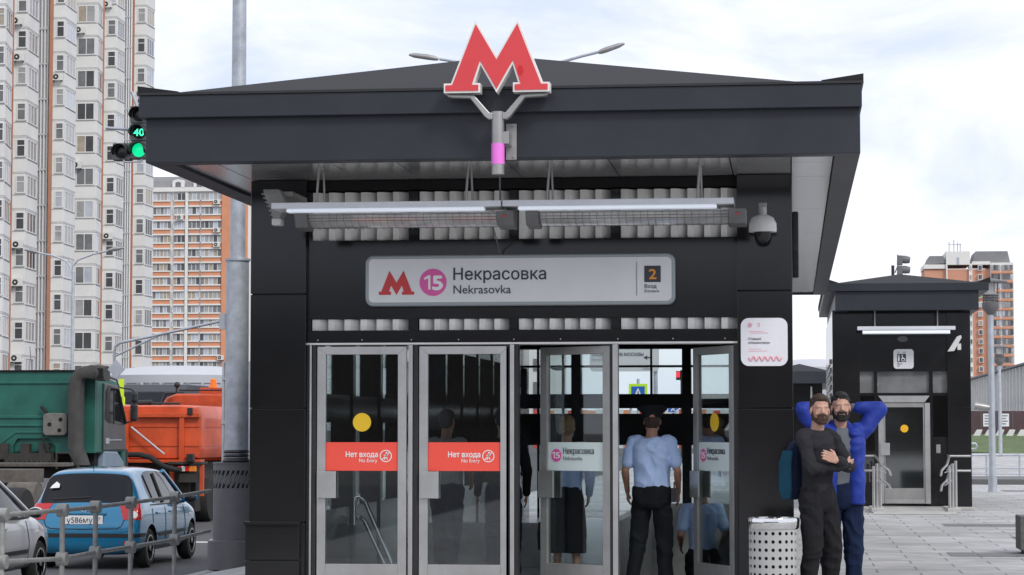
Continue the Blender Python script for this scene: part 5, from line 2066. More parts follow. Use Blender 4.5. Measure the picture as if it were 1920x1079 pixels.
# ------------------------------------------------------------------ lorries
M['truck_green'] = mat('green lorry paint', (.014, .115, .088), .5, var=.3, vs=1.6, bump=.05, bs=3)
M['truck_grey'] = mat('dirty dark cab paint', (.06, .07, .072), .4, var=.25, vs=2.5)
M['duct'] = mat('weathered black duct', (.055, .053, .05), .75, var=.3, vs=5, bump=.1)
M['frame_dirt'] = mat('dusty chassis steel', (.12, .105, .09), .85, var=.4, vs=4, bump=.2)
M['frame_dark'] = mat('grimy chassis steel', (.04, .036, .032), .85, var=.4, vs=4, bump=.2)
M['fender'] = mat('blue grey fender', (.20, .27, .34), .5, var=.1, vs=3)
M['tank_orange'] = mat('orange lorry paint', (.58, .076, .018), .45, var=.3, vs=1.4, bump=.04, bs=2, coat=.3)
M['tank_dark'] = mat('soiled orange paint', (.5, .07, .02), .5, var=.3, vs=2.5)
CYB_ = 45.0
c = lambda px, Y=CYB_: GX(px, Y)
cz = lambda py, Y=CYB_: GZ(py, Y, 100)
xr, xl = c(178), c(178) - 2.35
lt = thing('tractor_lorry', 'green tractor lorry seen from behind with a tall black air duct', 'lorry', ((xr + xl) / 2, CYB_, ROADZ))
b = MB()
zt_, zb_ = cz(697), cz(850)
arch = [(c(25), zb_), (c(25), cz(838)), (c(33), cz(823)), (c(92), cz(823)), (c(104), cz(837)), (c(104), zb_)]
b.xz([(xl, zb_), (xl, zt_), (xr, zt_), (xr, zb_)] + arch[::-1], CYB_, CYB_ + .06)
for p0, p1 in ((720, 716), (785, 779), (800, 796)):
    b.box(xl + .02, c(132), CYB_ - .03, CYB_ - .001, cz(p0), cz(p1))
b.xz([(xl, cz(830)), (c(2), cz(828)), (c(28), cz(809)), (c(88), cz(809)), (c(88), cz(813)), (c(30), cz(813)), (c(4), cz(833)), (xl, cz(834))], CYB_ - .02, CYB_ - .001)
rw = b.build('cab_rear', M['truck_green'], lt, bevel=.008)
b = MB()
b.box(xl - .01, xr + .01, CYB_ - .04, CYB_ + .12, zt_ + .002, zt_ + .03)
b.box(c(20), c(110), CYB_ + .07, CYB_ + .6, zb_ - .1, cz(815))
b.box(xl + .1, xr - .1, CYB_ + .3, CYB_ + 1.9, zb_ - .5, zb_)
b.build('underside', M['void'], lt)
zs1 = cz(716)
prof = [(CYB_ + .061, zb_), (CYB_ + .061, zs1 + .1), (CYB_ + .6, zs1 + .12), (CYB_ + 1.5, zs1 + .02), (CYB_ + 2.05, cz(795)), (CYB_ + 2.2, cz(845)), (CYB_ + 2.2, zb_ - .5), (CYB_ + 2.0, zb_ - .5), (CYB_ + 1.9, zb_)]
b = MB()
b.prism(prof, (0, 0, 0), (0, 1, 0), (0, 0, 1), (1, 0, 0), xl, xr - .002)
b.build('cab', M['truck_green'], lt, bevel=.03)
b = MB()
b.prism([(CYB_ + .5, zb_ + .05), (CYB_ + .5, zs1 - .02), (CYB_ + 1.42, zs1 - .05), (CYB_ + 1.98, cz(795)), (CYB_ + 2.08, zb_ + .05)], (0, 0, 0), (0, 1, 0), (0, 0, 1), (1, 0, 0), xr, xr + .035)
dr = b.build('door', M['truck_grey'], lt, bevel=.012)
b = MB()
b.prism([(CYB_ + .62, cz(787)), (CYB_ + .66, cz(733)), (CYB_ + .8, zs1 - .12), (CYB_ + 1.35, zs1 - .14), (CYB_ + 1.9, cz(792)), (CYB_ + 1.8, cz(797)), (CYB_ + .8, cz(793))], (0, 0, 0), (0, 1, 0), (0, 0, 1), (1, 0, 0), xr + .036, xr + .042)
b.build('window', M['car_glass'], dr)
b = MB()
b.tube([(xr + .045, CYB_ + .62, cz(787)), (xr + .045, CYB_ + .66, cz(735)), (xr + .05, CYB_ + .8, zs1 - .1), (xr + .05, CYB_ + 1.38, zs1 - .12), (xr + .05, CYB_ + 1.96, cz(794))], .035, 8)
b.tube([(xr + .045, CYB_ + 1.15, cz(795)), (xr + .045, CYB_ + 1.15, zs1 - .12)], .015, 8)
b.build('window_seal', M['black_plastic'], dr, smooth=True)
b = MB()
b.box(xr + .036, xr + .06, CYB_ + .6, CYB_ + .8, cz(833), cz(822))
b.box(xr + .036, xr + .05, CYB_ + .7, CYB_ + 1.7, cz(827), cz(825))
b.build('handle', M['galv_light'], dr, bevel=.005)
# air duct
b = MB()
YD = CYB_ - .22
def rr_ring(cen, ax_u, ax_v, wu, wv):
    out = []
    for i in range(16):
        a = 2 * math.pi * i / 16
        ca, sa = math.cos(a), math.sin(a)
        k = 1 / (abs(ca) ** 4 + abs(sa) ** 4) ** .25
        out.append(Vector(cen) + Vector(ax_u) * (wu * ca * k) + Vector(ax_v) * (wv * sa * k))
    return out
uu, vv = Vector((1, 0, 0)), Vector((0, 1, 0))
w0 = (c(162) - c(137)) / 2
rings = [rr_ring((c(160), YD, cz(872)), uu, vv, w0 * 1.1, .2), rr_ring((c(155), YD, cz(855)), uu, vv, w0 * 1.05, .2), rr_ring((c(149.5), YD, cz(838)), uu, vv, w0, .2), rr_ring((c(149), YD, cz(740)), uu, vv, w0, .2),
         rr_ring((c(150), YD, cz(718)), uu, vv, w0 * 1.02, .2)]
for a in (22, 45, 68):
    cx_, cz_ = c(150) + .24 * (1 - math.cos(R(a))), cz(718) + .2 * math.sin(R(a))
    rings.append(rr_ring((cx_, YD, cz_), Vector((math.cos(R(a)), 0, -math.sin(R(a)))), vv, w0 * (1 - .12 * a / 90), .2))
rings += [rr_ring((c(178), YD, cz(699)), Vector((0, 0, -1)), vv, .145, .2), rr_ring((c(190), YD, cz(700)), Vector((0, 0, -1)), vv, .15, .21), rr_ring((c(190.5), YD, cz(700)), Vector((0, 0, -1)), vv, .16, .22), rr_ring((c(206), YD, cz(702)), Vector((0, 0, -1)), vv, .15, .21)]
b.loft(rings)
du = b.build('air_duct', M['duct'], lt, smooth=True)
b = MB()
b.box(c(193), c(204), YD - .216, YD - .2, cz(710), cz(692))
b.build('inlet_grille', M['void'], du, bevel=.01)
b = MB()
b.xz(rrect(c(85), c(130), cz(817), cz(775), .08), CYB_ - .16, CYB_ - .035)
pt = b.build('filter_plate', mat('dusty grey plate', (.17, .165, .15), .8, var=.25, vs=6), lt, bevel=.02)
for px, py in ((97.5, 796), (118, 787), (116, 807)):
    b = MB()
    b.xz(circ(c(px), cz(py), .04, 16), CYB_ - .168, CYB_ - .1605)
    b.build('hole', M['void'], pt)
b = MB()
b.tube([at(80, 765, CYB_ - .1), at(86, 772, CYB_ - .12), at(83, 800, CYB_ - .1), at(82, 825, CYB_ - .1), at(92, 850, CYB_ - .2)], .02, 8)
b.tube([at(78, 763, CYB_ - .1), at(88, 775, CYB_ - .12)], .04, 8)
b.build('hose', M['rubber'], lt, smooth=True)
b = MB()
b.prism([(CYB_ + .55, zb_ - .35), (CYB_ + .6, cz(846)), (CYB_ + 1.5, cz(848)), (CYB_ + 1.95, cz(868)), (CYB_ + 2.05, zb_ - .35)], (0, 0, 0), (0, 1, 0), (0, 0, 1), (1, 0, 0), xr - .3, xr + .03)
b.build('fender', M['fender'], lt, bevel=.04)
b = MB()
b.box(xr - .4, xr + .01, CYB_ + 2.21, CYB_ + 2.32, zb_ - .5, cz(842, 47))
b.build('front_corner', M['black_plastic'], lt, bevel=.02)
YM = CYB_ + 2.0
b = MB()
b.tube([at(207, 709, YM - .3), at(218, 712, YM), at(224, 727, YM), at(246, 730, YM), at(254, 736, YM)], .018, 8)
b.tube([at(225, 790, YM), at(236, 793, YM), at(248, 790, YM)], .018, 8)
b.build('mirror_arm', M['black_metal'], lt, smooth=True)
b = MB()
b.box(GX(243.5, YM), GX(257, YM), YM - .04, YM + .1, GZ(790, YM, 250), GZ(757, YM, 250))
b.box(GX(245, YM), GX(257, YM), YM - .04, YM + .1, GZ(755, YM, 250), GZ(735, YM, 250))
b.build('mirror', M['black_plastic'], lt, bevel=.05, seg=3)
b = MB()
b.ell(at(226, 791, YM), (.09, .07, .07))
b.build('ramp_mirror', M['black_plastic'], lt, smooth=True)
b = MB()
b.tube([at(177, 762, CYB_ + .05), at(178, 830, CYB_ + .05)], .01, 6)
b.tube([at(60, 698, CYB_), at(56, 650, CYB_ + .02)], .006, 5)
b.build('aerial', M['black_metal'], lt)
# chassis towards the viewer
b = MB()
for x in (c(40), c(112)):
    b.box(x - .05, x + .05, 39.5, CYB_ + 1.5, -.02, .3)
for y in (39.5, 41, 42.6, 44):
    b.box(c(40) + .051, c(112) - .051, y, y + .12, .02, .26)
b.box(xl + .05, xr - .2, 43.6, 44.3, cz(875, 44), cz(868, 44))
b.box(xl + .2, xr - .5, 42.4, 43.4, cz(905, 43), cz(880, 43))
b.build('chassis', M['frame_dirt'], lt, bevel=.01)
b = MB()
for px, w_ in ((8, 10), (50, 8), (85, 9)):
    b.box(c(px - w_), c(px + w_), CYB_ - .1, CYB_ + .06, zb_ - .12, cz(832))
b.box(c(18), c(105), CYB_ - .3, CYB_ - .12, cz(866), cz(850))
b.tube([at(106, 880, 44.6), at(106, 850, 44.6), at(130, 850, 44.6), at(143, 870, 44.6), at(150, 880, 44.6)], .025, 8)
for px in range(6, 100, 9):
    b.tube([at(px, 873, 44.4), at(px + 5, 862, 44.4), at(px + 10, 872, 44.4)], .018, 6)
b.tube([at(52, 848, 44.9), at(47, 868, 44.8)], .02, 6)
b.tube([at(92, 836, 44.9), at(70, 868, 44.7)], .014, 6)
b.build('mounting_frame', M['frame_dark'], lt)
b = MB()
b.cyl((c(20, 42), 42, GZ(935, 42, 50)), (c(74, 42), 42, GZ(935, 42, 50)), .3, n=24)
b.build('air_tank', M['frame_dirt'], lt, smooth=True)
for x0, x1, y in ((xr - .42, xr - .1, CYB_ + 1.25), (xl + .1, xl + .42, CYB_ + 1.25), (xr - .6, xr - .1, 41.2), (xl + .1, xl + .6, 41.2)):
    b = MB()
    b.lathe([(.25, 0), (.46, 0), (.5, .06), (.5, x1 - x0 - .06), (.46, x1 - x0), (.25, x1 - x0)], (x0, y, ROADZ + .5), 28, axis=(1, 0, 0))
    wq = b.build('wheel', M['rubber'], lt, smooth=True)
    b = MB()
    b.lathe([(.24, .04), (.24, x1 - x0 - .05), (.1, x1 - x0 - .01)], (x0, y, ROADZ + .5), 20, axis=(1, 0, 0))
    b.build('rim', M['frame_dirt'], wq, smooth=True)

# orange tank lorry
OY_ = 50.0
c = lambda px, Y=OY_: GX(px, Y)
cz = lambda py, Y=OY_: GZ(py, Y, 300)
xr = c(378)
xl = xr - 2.45
tk = thing('tank_lorry', 'orange tank lorry seen from behind with a beacon on its cab', 'lorry', ((xl + xr) / 2, OY_, ROADZ))
z0_, z1_ = cz(862), cz(760)
hr_ = (xr - xl) / 2
mxx = (xl + xr) / 2
def tank_ring(y, k=1.0, dz=0):
    out = []
    for i in range(32):
        a = 2 * math.pi * i / 32
        ca, sa = math.cos(a), math.sin(a)
        q = 1 / (abs(ca) ** 12 + abs(sa) ** 12) ** (1 / 12)
        out.append(Vector((mxx + hr_ * k * ca * q, y, (z0_ + z1_) / 2 + (z1_ - z0_) / 2 * k * sa * q)))
    return out
b = MB()
b.loft([tank_ring(OY_ + .0, .94), tank_ring(OY_ + .04, .985), tank_ring(OY_ + .12, 1.0), tank_ring(OY_ + 4.5, 1.0), tank_ring(OY_ + 4.6, .97)])
b.build('tank', M['tank_orange'], tk, smooth=True)
b = MB()
for py in (800, 836):
    b.box(xl + .05, xr - .05, OY_ - .016, OY_ - .001, cz(py + 1.3), cz(py))
    b.box(xr + .001, xr + .01, OY_ + .3, OY_ + 4.3, cz(py + 1.3), cz(py))
for px in (292, 293):
    pass
b.build('weld_seam', M['tank_dark'], tk)
b = MB()
b.box(c(257), c(376), OY_ - .12, OY_ - .018, cz(783), cz(775))
for a, d_ in ((228, 243), (338, 347)):
    b.box(c(a), c(d_), OY_ - .10, OY_ - .018, cz(862), cz(775) - .001 if a > 300 else cz(768))
b.box(xl, xr + .02, OY_ - .14, OY_ + .2, cz(868), cz(862) - .002)
b.build('ladder_frame', M['tank_orange'], tk, bevel=.008)
b = MB()
b.cyl(at(246, 801, OY_ - .15), at(308, 852, OY_ - .15), .022, n=10)
b.build('brace', M['galv_light'], tk, smooth=True)
b = MB()
b.tube([at(236, 853, 49.7), at(262, 853, 49.6), at(282, 858, 49.6), at(303, 873, 49.6), at(322, 880, 49.7), at(340, 882, 49.8)], .06, 10)
b.build('hose', M['rubber'], tk, smooth=True)
b = MB()
b.tube([at(259, 756, OY_ + 1.2), at(285, 755, OY_ + 1.2)], .06, 10)
b.tube([at(285, 757, OY_ + 1.2), at(338, 757, OY_ + 1.2)], .025, 8)
b.build('top_pipe', M['black_metal'], tk, smooth=True)
b = MB()
b.box(c(354), c(364), OY_ - .16, OY_ - .12, cz(778), cz(765))
b.box(c(356), c(369), OY_ - .3, OY_ - .15, cz(866), cz(851))
b.build('hose_clamp', M['black_plastic'], tk, bevel=.01)
b = MB()
b.box(c(320), c(384), OY_ - .2, OY_ + .3, cz(871), cz(866))
b.box(xl + .1, xr - .3, OY_ + .1, OY_ + 4, cz(930), cz(868))
b.box(c(338), c(374), OY_ - .12, OY_ + .3, cz(905), cz(886))
b.box(xl + .3, xr - .2, OY_ + .3, OY_ + 3, ROADZ + .25, cz(905))
b.build('underframe', M['frame_dark'], tk, bevel=.01)
b = MB()
for a in (322, 378):
    b = MB()
    b.box(c(a), c(a + 7), OY_ - .15, OY_ - .05, cz(930), cz(872))
    b.build('bumper_post', M['tank_dark'], tk, bevel=.008)
for s_ in (0, 1):
    b = MB()
    x0 = c(337) if s_ else xl + .15
    for k, m_ in enumerate((0, 1, 0, 2, 2)):
        b.box(x0 + k * .085, x0 + k * .085 + .08, OY_ - .17, OY_ - .125, cz(884), cz(874), m_)
    b.build('tail_lamp', [mat('lit red lamp', (.75, .02, .015), .25), M['tail_white'], mat('amber lamp', (.9, .25, .02), .25)], tk, bevel=.01)
for y in (51.2, 52.5, 56.5):
    for s_ in (-1, 1):
        b = MB()
        x0 = mxx + s_ * hr_ * .95
        b.lathe([(.25, 0), (.44, 0), (.48, .06), (.48, .44), (.44, .5), (.25, .5)], (x0, y, ROADZ + .48), 28, axis=(-s_, 0, 0))
        b.build('wheel', M['rubber'], tk, smooth=True)
YC = 55.2
b = MB()
c5 = lambda px: GX(px, YC)
z5 = lambda py: GZ(py, YC, 380)
x0c, x1c = c5(303), c5(303) + 2.45
b.prism([(x0c, ROADZ + .9), (x0c, z5(758)), (x0c + .12, z5(745)), (x0c + .35, z5(738.5)), (x1c - .35, z5(738.5)), (x1c - .12, z5(745)), (x1c, z5(758)), (x1c, ROADZ + .9)], (0, 0, 0), (1, 0, 0), (0, 0, 1), (0, 1, 0), YC, YC + 1.9)
b.build('cab', M['tank_orange'], tk, bevel=.05)
b = MB()
b.box(c5(370), x1c - .4, YC + .2, YC + .7, z5(738.3), z5(727))
b.build('roof_box', M['tank_orange'], tk, bevel=.01)
b = MB()
xb_ = c5(393.5)
b.lathe([(.11, 0), (.10, .05), (.085, .052), (.075, .19), (.05, .215)], (xb_, YC + .3, z5(727)), 18)
b.build('beacon', mat('amber beacon', (.85, .2, .01), .2), tk, smooth=True)
b = MB()
b.ell(at(332, 722, YC - .3), (.075, .075, .075))
b.tube([at(332, 725, YC - .3), at(330, 737, YC - .3), at(310, 738, YC - .3), at(303, 755, YC - .3)], .03, 8)
b.tube([at(336, 732, YC - .3), at(420, 732, YC - .3)], .02, 8)
b.build('water_gun', M['black_metal'], tk, smooth=True)

# dark shelter and edge-on crossing sign behind the lorries
DYY = 84
ds = thing('dark_shelter', 'low dark shelter roof behind the two lorries', 'shelter', (GX(275, DYY), DYY, ROADZ))
b = MB()
b.prism([(0, GZ(757, DYY, 275)), (0, GZ(735, DYY, 275)), (.7, GZ(721, DYY, 275)), (5, GZ(721, DYY, 275)), (5.5, GZ(757, DYY, 275))], (GX(190, DYY), DYY, 0), (0, 1, 0), (0, 0, 1), (1, 0, 0), 0, GX(345, DYY) - GX(190, DYY))
b.build('roof', M['fascia'], ds, bevel=.03)
b = MB()
for px in range(195, 345, 24):
    b.box(GX(px, DYY), GX(px + 2, DYY), DYY + .6, DYY + .75, ROADZ, GZ(757, DYY, 275))
    b.cyl((GX(px, DYY), DYY + 1, GZ(721, DYY, 275)), (GX(px, DYY), DYY + 1, GZ(717, DYY, 275)), .05, n=6)
b.build('column', M['steel_dull'], ds)
SYY = 52
b = MB()
b.box(GX(221.5, SYY), GX(229.5, SYY), SYY, SYY + .1, GZ(745, SYY, 225), GZ(711, SYY, 225))
b.cyl((GX(224, SYY), SYY + .3, ROADZ), (GX(224, SYY), SYY + .3, GZ(744, SYY, 225)), .035, n=10)
tag(b.build('crossing_sign', M['yellow_green'], None), 'fluorescent yellow green sign seen edge-on beside the green lorry mirror', 'road sign')

# ------------------------------------------------------------------ people
def skinmat(name, col):
    m = mat(name, col, .5, var=.10, vs=14)
    b = m.node_tree.nodes['Principled BSDF']
    b.inputs['Subsurface Weight'].default_value = .08
    b.inputs['Subsurface Radius'].default_value = (.01, .004, .002)
    return m
M['skin'] = skinmat('skin', (.46, .26, .19))
M['skin_tan'] = skinmat('tanned skin', (.36, .185, .125))
def cloth(name, col, var=.12, bump=.3):
    return mat(name, col, .9, var=var, vs=5, bump=bump, bs=26, spec=.2)
M['hair_brown'] = mat('brown hair', (.045, .026, .016), .65, var=.5, vs=60, bump=.8, bs=90)
M['hair_black'] = mat('black hair', (.012, .010, .009), .6, var=.5, vs=60, bump=.8, bs=90)
M['hair_blond'] = mat('blond hair', (.30, .20, .09), .6, var=.4, vs=50, bump=.8, bs=80)
M['hair_grey'] = mat('grey hair', (.25, .24, .22), .7, var=.3, vs=50, bump=.6, bs=80)
M['beard_brown'] = mat('brown beard', (.07, .034, .02), .8, var=.5, vs=90, bump=1, bs=140)
M['beard_black'] = mat('black beard', (.02, .014, .012), .8, var=.5, vs=90, bump=1, bs=140)
M['eye'] = mat('dark eye', (.02, .016, .014), .2)
M['lip'] = mat('lips', (.20, .08, .07), .6)

def V(*a):
    return Vector(a)
def blob(name, shapes, vox, m, parent, smooth=4, wr=0.0, ws=7.0, xf=None):
    """one continuous surface grown over the given limbs, ellipsoids and lofts"""
    b = MB()
    for s in shapes:
        if s[0] == 'cap':
            _, p, q, r0, r1 = s
            p, q = Vector(p), Vector(q)
            d = (q - p)
            ln = d.length
            if ln < 1e-5:
                continue
            d /= ln
            prof = [(r0 * math.cos(R(a)), -r0 * math.sin(R(a))) for a in (80, 50, 22)]
            prof += [(r0, 0), (r1, ln)] + [(r1 * math.cos(R(a)), ln + r1 * math.sin(R(a))) for a in (22, 50, 80)]
            b.lathe(prof, p, 14, axis=d)
        elif s[0] == 'ell':
            b.ell(s[1], s[2], 18, 12, rot=s[3] if len(s) > 3 else None)
        elif s[0] == 'loft':
            rg = []
            for r_ in s[1]:
                c, rx, ry = Vector(r_[0]), r_[1], r_[2]
                yw = r_[3] if len(r_) > 3 else 0
                pw = 2.4
                ring = []
                for i in range(26):
                    a = 2 * math.pi * i / 26
                    ca, sa = math.cos(a), math.sin(a)
                    k = 1 / (abs(ca) ** pw + abs(sa) ** pw) ** (1 / pw)
                    v = Vector((rx * ca * k, ry * sa * k, 0))
                    v.rotate(Matrix.Rotation(yw, 3, 'Z'))
                    ring.append(c + v)
                rg.append(ring)
            b.loft(rg)
        elif s[0] == 'mb':
            b.add(s[1].v, s[1].f)
    me = bpy.data.meshes.new('t')
    me.from_pydata(b.v, [], b.f)
    bm = bmesh.new()
    bm.from_mesh(me)
    bmesh.ops.recalc_face_normals(bm, faces=bm.faces)
    bm.to_mesh(me)
    bm.free()
    o = temp(me)
    rm = o.modifiers.new('r', 'REMESH')
    rm.mode = 'VOXEL'
    rm.voxel_size = vox
    sm = o.modifiers.new('s', 'SMOOTH')
    sm.factor = .5
    sm.iterations = smooth
    me2 = ev_mesh(o)
    bpy.data.objects.remove(o)
    if wr:
        nv = [v.normal.copy() for v in me2.vertices]
        for v, n in zip(me2.vertices, nv):
            p = v.co
            wv_ = noise.noise_vector(p * 3.1) * 1.1
            q = Vector((p.x * ws, p.y * ws, p.z * ws * .85)) + wv_
            a = noise.noise(q)
            c2 = noise.noise(q * 2.3 + Vector((5, 1, 2)))
            v.co = p + n * (wr * (1 - abs(a) * 2.4) + wr * .5 * c2)
    if xf is not None:
        me2.transform(xf)
    me2.materials.clear()
    me2.materials.append(m)
    me2.shade_smooth()
    me2.name = name
    return link(name, me2, parent)

def hand_shapes(wrist, d, pn, thumb, L_=.185, curl=.5, spread=.04):
    """palm, four unequal bent fingers and a side thumb; d = finger direction, pn = palm normal (curl side), thumb = thumb side"""
    wrist, d, pn, th = Vector(wrist), Vector(d).normalized(), Vector(pn).normalized(), Vector(thumb).normalized()
    out = []
    k = L_ / .185
    palm = wrist + d * (.085 * k)
    for f in (-.6, -.2, .2, .6):
        out.append(('cap', wrist + th * (.026 * f * k), palm + th * (.036 * f * k * 1.6), .014 * k, .0125 * k))
    for f, ln in ((.95, .072), (.32, .08), (-.32, .074), (-.95, .058)):
        b0 = palm + th * (.034 * f * k)
        a = 0
        p = b0
        dd = d + th * (spread * f)
        for seg, r0, r1 in ((.45, .0098, .009), (.32, .009, .0084), (.23, .0084, .007)):
            a += curl * .55
            v = (dd * math.cos(a) + pn * math.sin(a)).normalized()
            q = p + v * (ln * seg * k)
            out.append(('cap', p, q, r0 * k, r1 * k))
            p = q
    t0 = wrist + d * (.03 * k) + th * (.025 * k)
    t1 = t0 + (d * .6 + th * .8 + pn * .25).normalized() * (.042 * k)
    t2 = t1 + (d * .85 + th * .3 + pn * (.3 + curl * .3)).normalized() * (.032 * k)
    out += [('cap', t0, t1, .0135 * k, .0115 * k), ('cap', t1, t2, .0112 * k, .009 * k)]
    return out

HM = lambda c, yaw, pitch, roll=0: Matrix.Translation(c) @ Matrix.Rotation(yaw, 4, 'Z') @ Matrix.Rotation(roll, 4, 'Y') @ Matrix.Rotation(pitch, 4, 'X')

def person(label, loc, yaw, H, J, top, bottom, hair, skin='skin', head_yaw=0, head_pitch=0, head_roll=0, beard=None, vox=.0075, sleeve='long', skirt=False, shirt_extra=None,
           hands=None, group=None, bare_face=True, belly=1.0, shoes='black_plastic', slim=1.0, hair_style='short', wr=.006, bare_arm=None):
    k = H / 1.8
    root = thing('person', label, 'person', loc, group, rz=yaw)
    D = dict(neck=(0, .01, 1.50), head=(0, -.015, 1.675), sr=(-.185, .01, 1.455), sl=(.185, .01, 1.455), er=(-.245, .03, 1.15), el=(.245, .03, 1.15), wr=(-.25, -.05, .90), wl=(.25, -.05, .90),
             hr=(-.09, 0, .92), hl=(.09, 0, .92), kr=(-.105, -.015, .50), kl=(.105, -.015, .50), ar=(-.115, .02, .085), al=(.115, .02, .085), pel=(0, 0, .97))
    D.update(J)
    P = {a: Vector(v) * k for a, v in D.items()}
    def T(z, rx, ry, dy=0.0, dx=0.0):
        """torso ring at normalised height z, leaning between pelvis and neck"""
        f = (z - .92) / (1.50 - .92)
        base = P['pel'].lerp(P['neck'], max(0, min(1.05, f)))
        return (Vector((base.x + dx * k, base.y + dy * k, z * k)), rx * k * slim, ry * k * slim * belly)
    tor = [T(.86, .155, .105), T(.95, .160, .112), T(1.06, .150, .110), T(1.18, .155, .115, -.005), T(1.30, .170, .122, -.006), T(1.40, .175, .118, 0), T(1.455, .15, .095, .004), T(1.50, .085, .07, .006)]
    # ---- body: one continuous skin surface
    hc = P['head']
    hm = HM(hc, head_yaw, head_pitch, head_roll)
    hk = k * 1.0
    def h(p):
        return hm @ (Vector(p) * hk)
    hr3 = hm.to_3x3()
    sh = [('loft', [(c, rx - .022, ry - .022) for c, rx, ry in tor])]
    sh.append(('cap', P['neck'] + V(0, .012, -.03), h((0, .018, -.045)), .060 * k, .054 * k))
    sh += [('ell', h((0, .014, .043)), (.0755 * hk, .097 * hk, .083 * hk), hr3), ('ell', h((0, -.022, -.018)), (.064 * hk, .068 * hk, .092 * hk), hr3),
           ('cap', h((-.050, .0, -.062)), h((-.018, -.066, -.100)), .021 * hk, .020 * hk), ('cap', h((.050, .0, -.062)), h((.018, -.066, -.100)), .021 * hk, .020 * hk),
           ('cap', h((-.016, -.070, -.100)), h((.016, -.070, -.100)), .019 * hk, .019 * hk), ('cap', h((-.040, -.074, .030)), h((.040, -.073, .032)), .0125 * hk, .0125 * hk),
           ('cap', h((0, -.084, .022)), h((0, -.106, -.020)), .0095 * hk, .0135 * hk), ('cap', h((-.012, -.094, -.026)), h((.012, -.094, -.026)), .010 * hk, .010 * hk),
           ('ell', h((-.040, -.058, -.030)), (.021 * hk, .019 * hk, .017 * hk), hr3), ('ell', h((.040, -.058, -.030)), (.021 * hk, .019 * hk, .017 * hk), hr3),
           ('cap', h((-.02, -.084, -.060)), h((.02, -.084, -.060)), .010 * hk, .010 * hk),
           ('ell', h((-.079, .008, -.006)), (.010 * hk, .020 * hk, .032 * hk), hr3), ('ell', h((.079, .008, -.006)), (.010 * hk, .020 * hk, .032 * hk), hr3)]
    for s in 'rl':
        sh += [('cap', P['s' + s], P['e' + s], .046 * k, .038 * k), ('cap', P['e' + s], P['w' + s], .038 * k, .026 * k)]
        m_ = P['e' + s].lerp(P['w' + s], .3)
        sh.append(('cap', P['e' + s].lerp(P['w' + s], .12), P['e' + s].lerp(P['w' + s], .45), .041 * k, .036 * k))
        sh += [('cap', P['h' + s], P['k' + s], .080 * k, .052 * k), ('cap', P['k' + s], P['a' + s], .050 * k, .036 * k)]
        cf = P['k' + s].lerp(P['a' + s], .28) + V(0, .016 * k, 0)
        sh.append(('ell', cf, (.048 * k, .055 * k, .11 * k)))
        sh.append(('cap', P['a' + s] + V(0, .03 * k, -.04 * k), P['a' + s] + V(0, -.13 * k, -.055 * k), .034 * k, .026 * k))
        if hands and s in hands:
            d_, pn_, th_, cu_ = hands[s]
        else:
            d_ = (P['w' + s] - P['e' + s]).normalized()
            d_ = (d_ + V(0, 0, -.4)).normalized()
            sg = 1 if s == 'r' else -1
            pn_, th_, cu_ = V(sg, 0, 0), V(0, -1, 0), .45
        sh += hand_shapes(P['w' + s], d_, pn_, th_, .185 * k, cu_)
    body_ = blob('body', sh, vox * .85, M[skin], root, 3)
    if bare_face:
        bv_ = BVHTree.FromPolygons([v.co for v in body_.data.vertices], [p.vertices for p in body_.data.polygons])
        fd = (h((0, 0, 0)) - h((0, -1, 0))).normalized()
        def fs_(x, z, o_=.0):
            q = bv_.ray_cast(h((x, -.25, z)), fd)[0]
            return (q if q else h((x, -.088, z))) - fd * (o_ * hk)
        for s in (-1, 1):
            b = MB()
            b.ell(fs_(s * .031, .008, -.002), (.0135 * hk, .007 * hk, .0060 * hk), 12, 8, rot=hr3)
            b.build('eye', M['eye'], root, smooth=True)
            b = MB()
            b.tube([fs_(s * .011, .0235, -.001), fs_(s * .030, .0285, -.001), fs_(s * .052, .0255, -.001)], [.0045 * hk, .0058 * hk, .003 * hk], 8)
            b.build('eyebrow', M[beard[0]] if beard else M[hair], root, smooth=True)
        b = MB()
        b.tube([h((-.020, -.0930, -.0615)), h((0, -.1005, -.0595)), h((.020, -.0930, -.0615))], [.003 * hk, .0068 * hk, .003 * hk], 8)
        b.build('mouth', M['lip'], root, smooth=True)
    # ---- hair and beard
    if hair_style == 'short':
        hs = [('ell', h((0, .026, .062)), (.0815 * hk, .095 * hk, .079 * hk), hr3), ('ell', h((0, .052, .015)), (.078 * hk, .066 * hk, .085 * hk), hr3), ('ell', h((0, -.022, .100)), (.062 * hk, .066 * hk, .036 * hk), hr3)]
    elif hair_style == 'crop':
        hs = [('ell', h((0, .022, .062)), (.0785 * hk, .097 * hk, .076 * hk), hr3), ('ell', h((0, .05, .02)), (.0765 * hk, .064 * hk, .08 * hk), hr3), ('ell', h((0, -.01, .104)), (.058 * hk, .074 * hk, .036 * hk), hr3)]
    elif hair_style == 'bun':
        hs = [('ell', h((0, .02, .045)), (.086 * hk, .104 * hk, .094 * hk), hr3), ('ell', h((0, .055, .0)), (.080 * hk, .064 * hk, .085 * hk), hr3), ('ell', h((0, .125, .06)), (.052 * hk, .042 * hk, .05 * hk), hr3)]
    else:
        hs = [('ell', h((0, .045, .0)), (.079 * hk, .066 * hk, .085 * hk), hr3)]
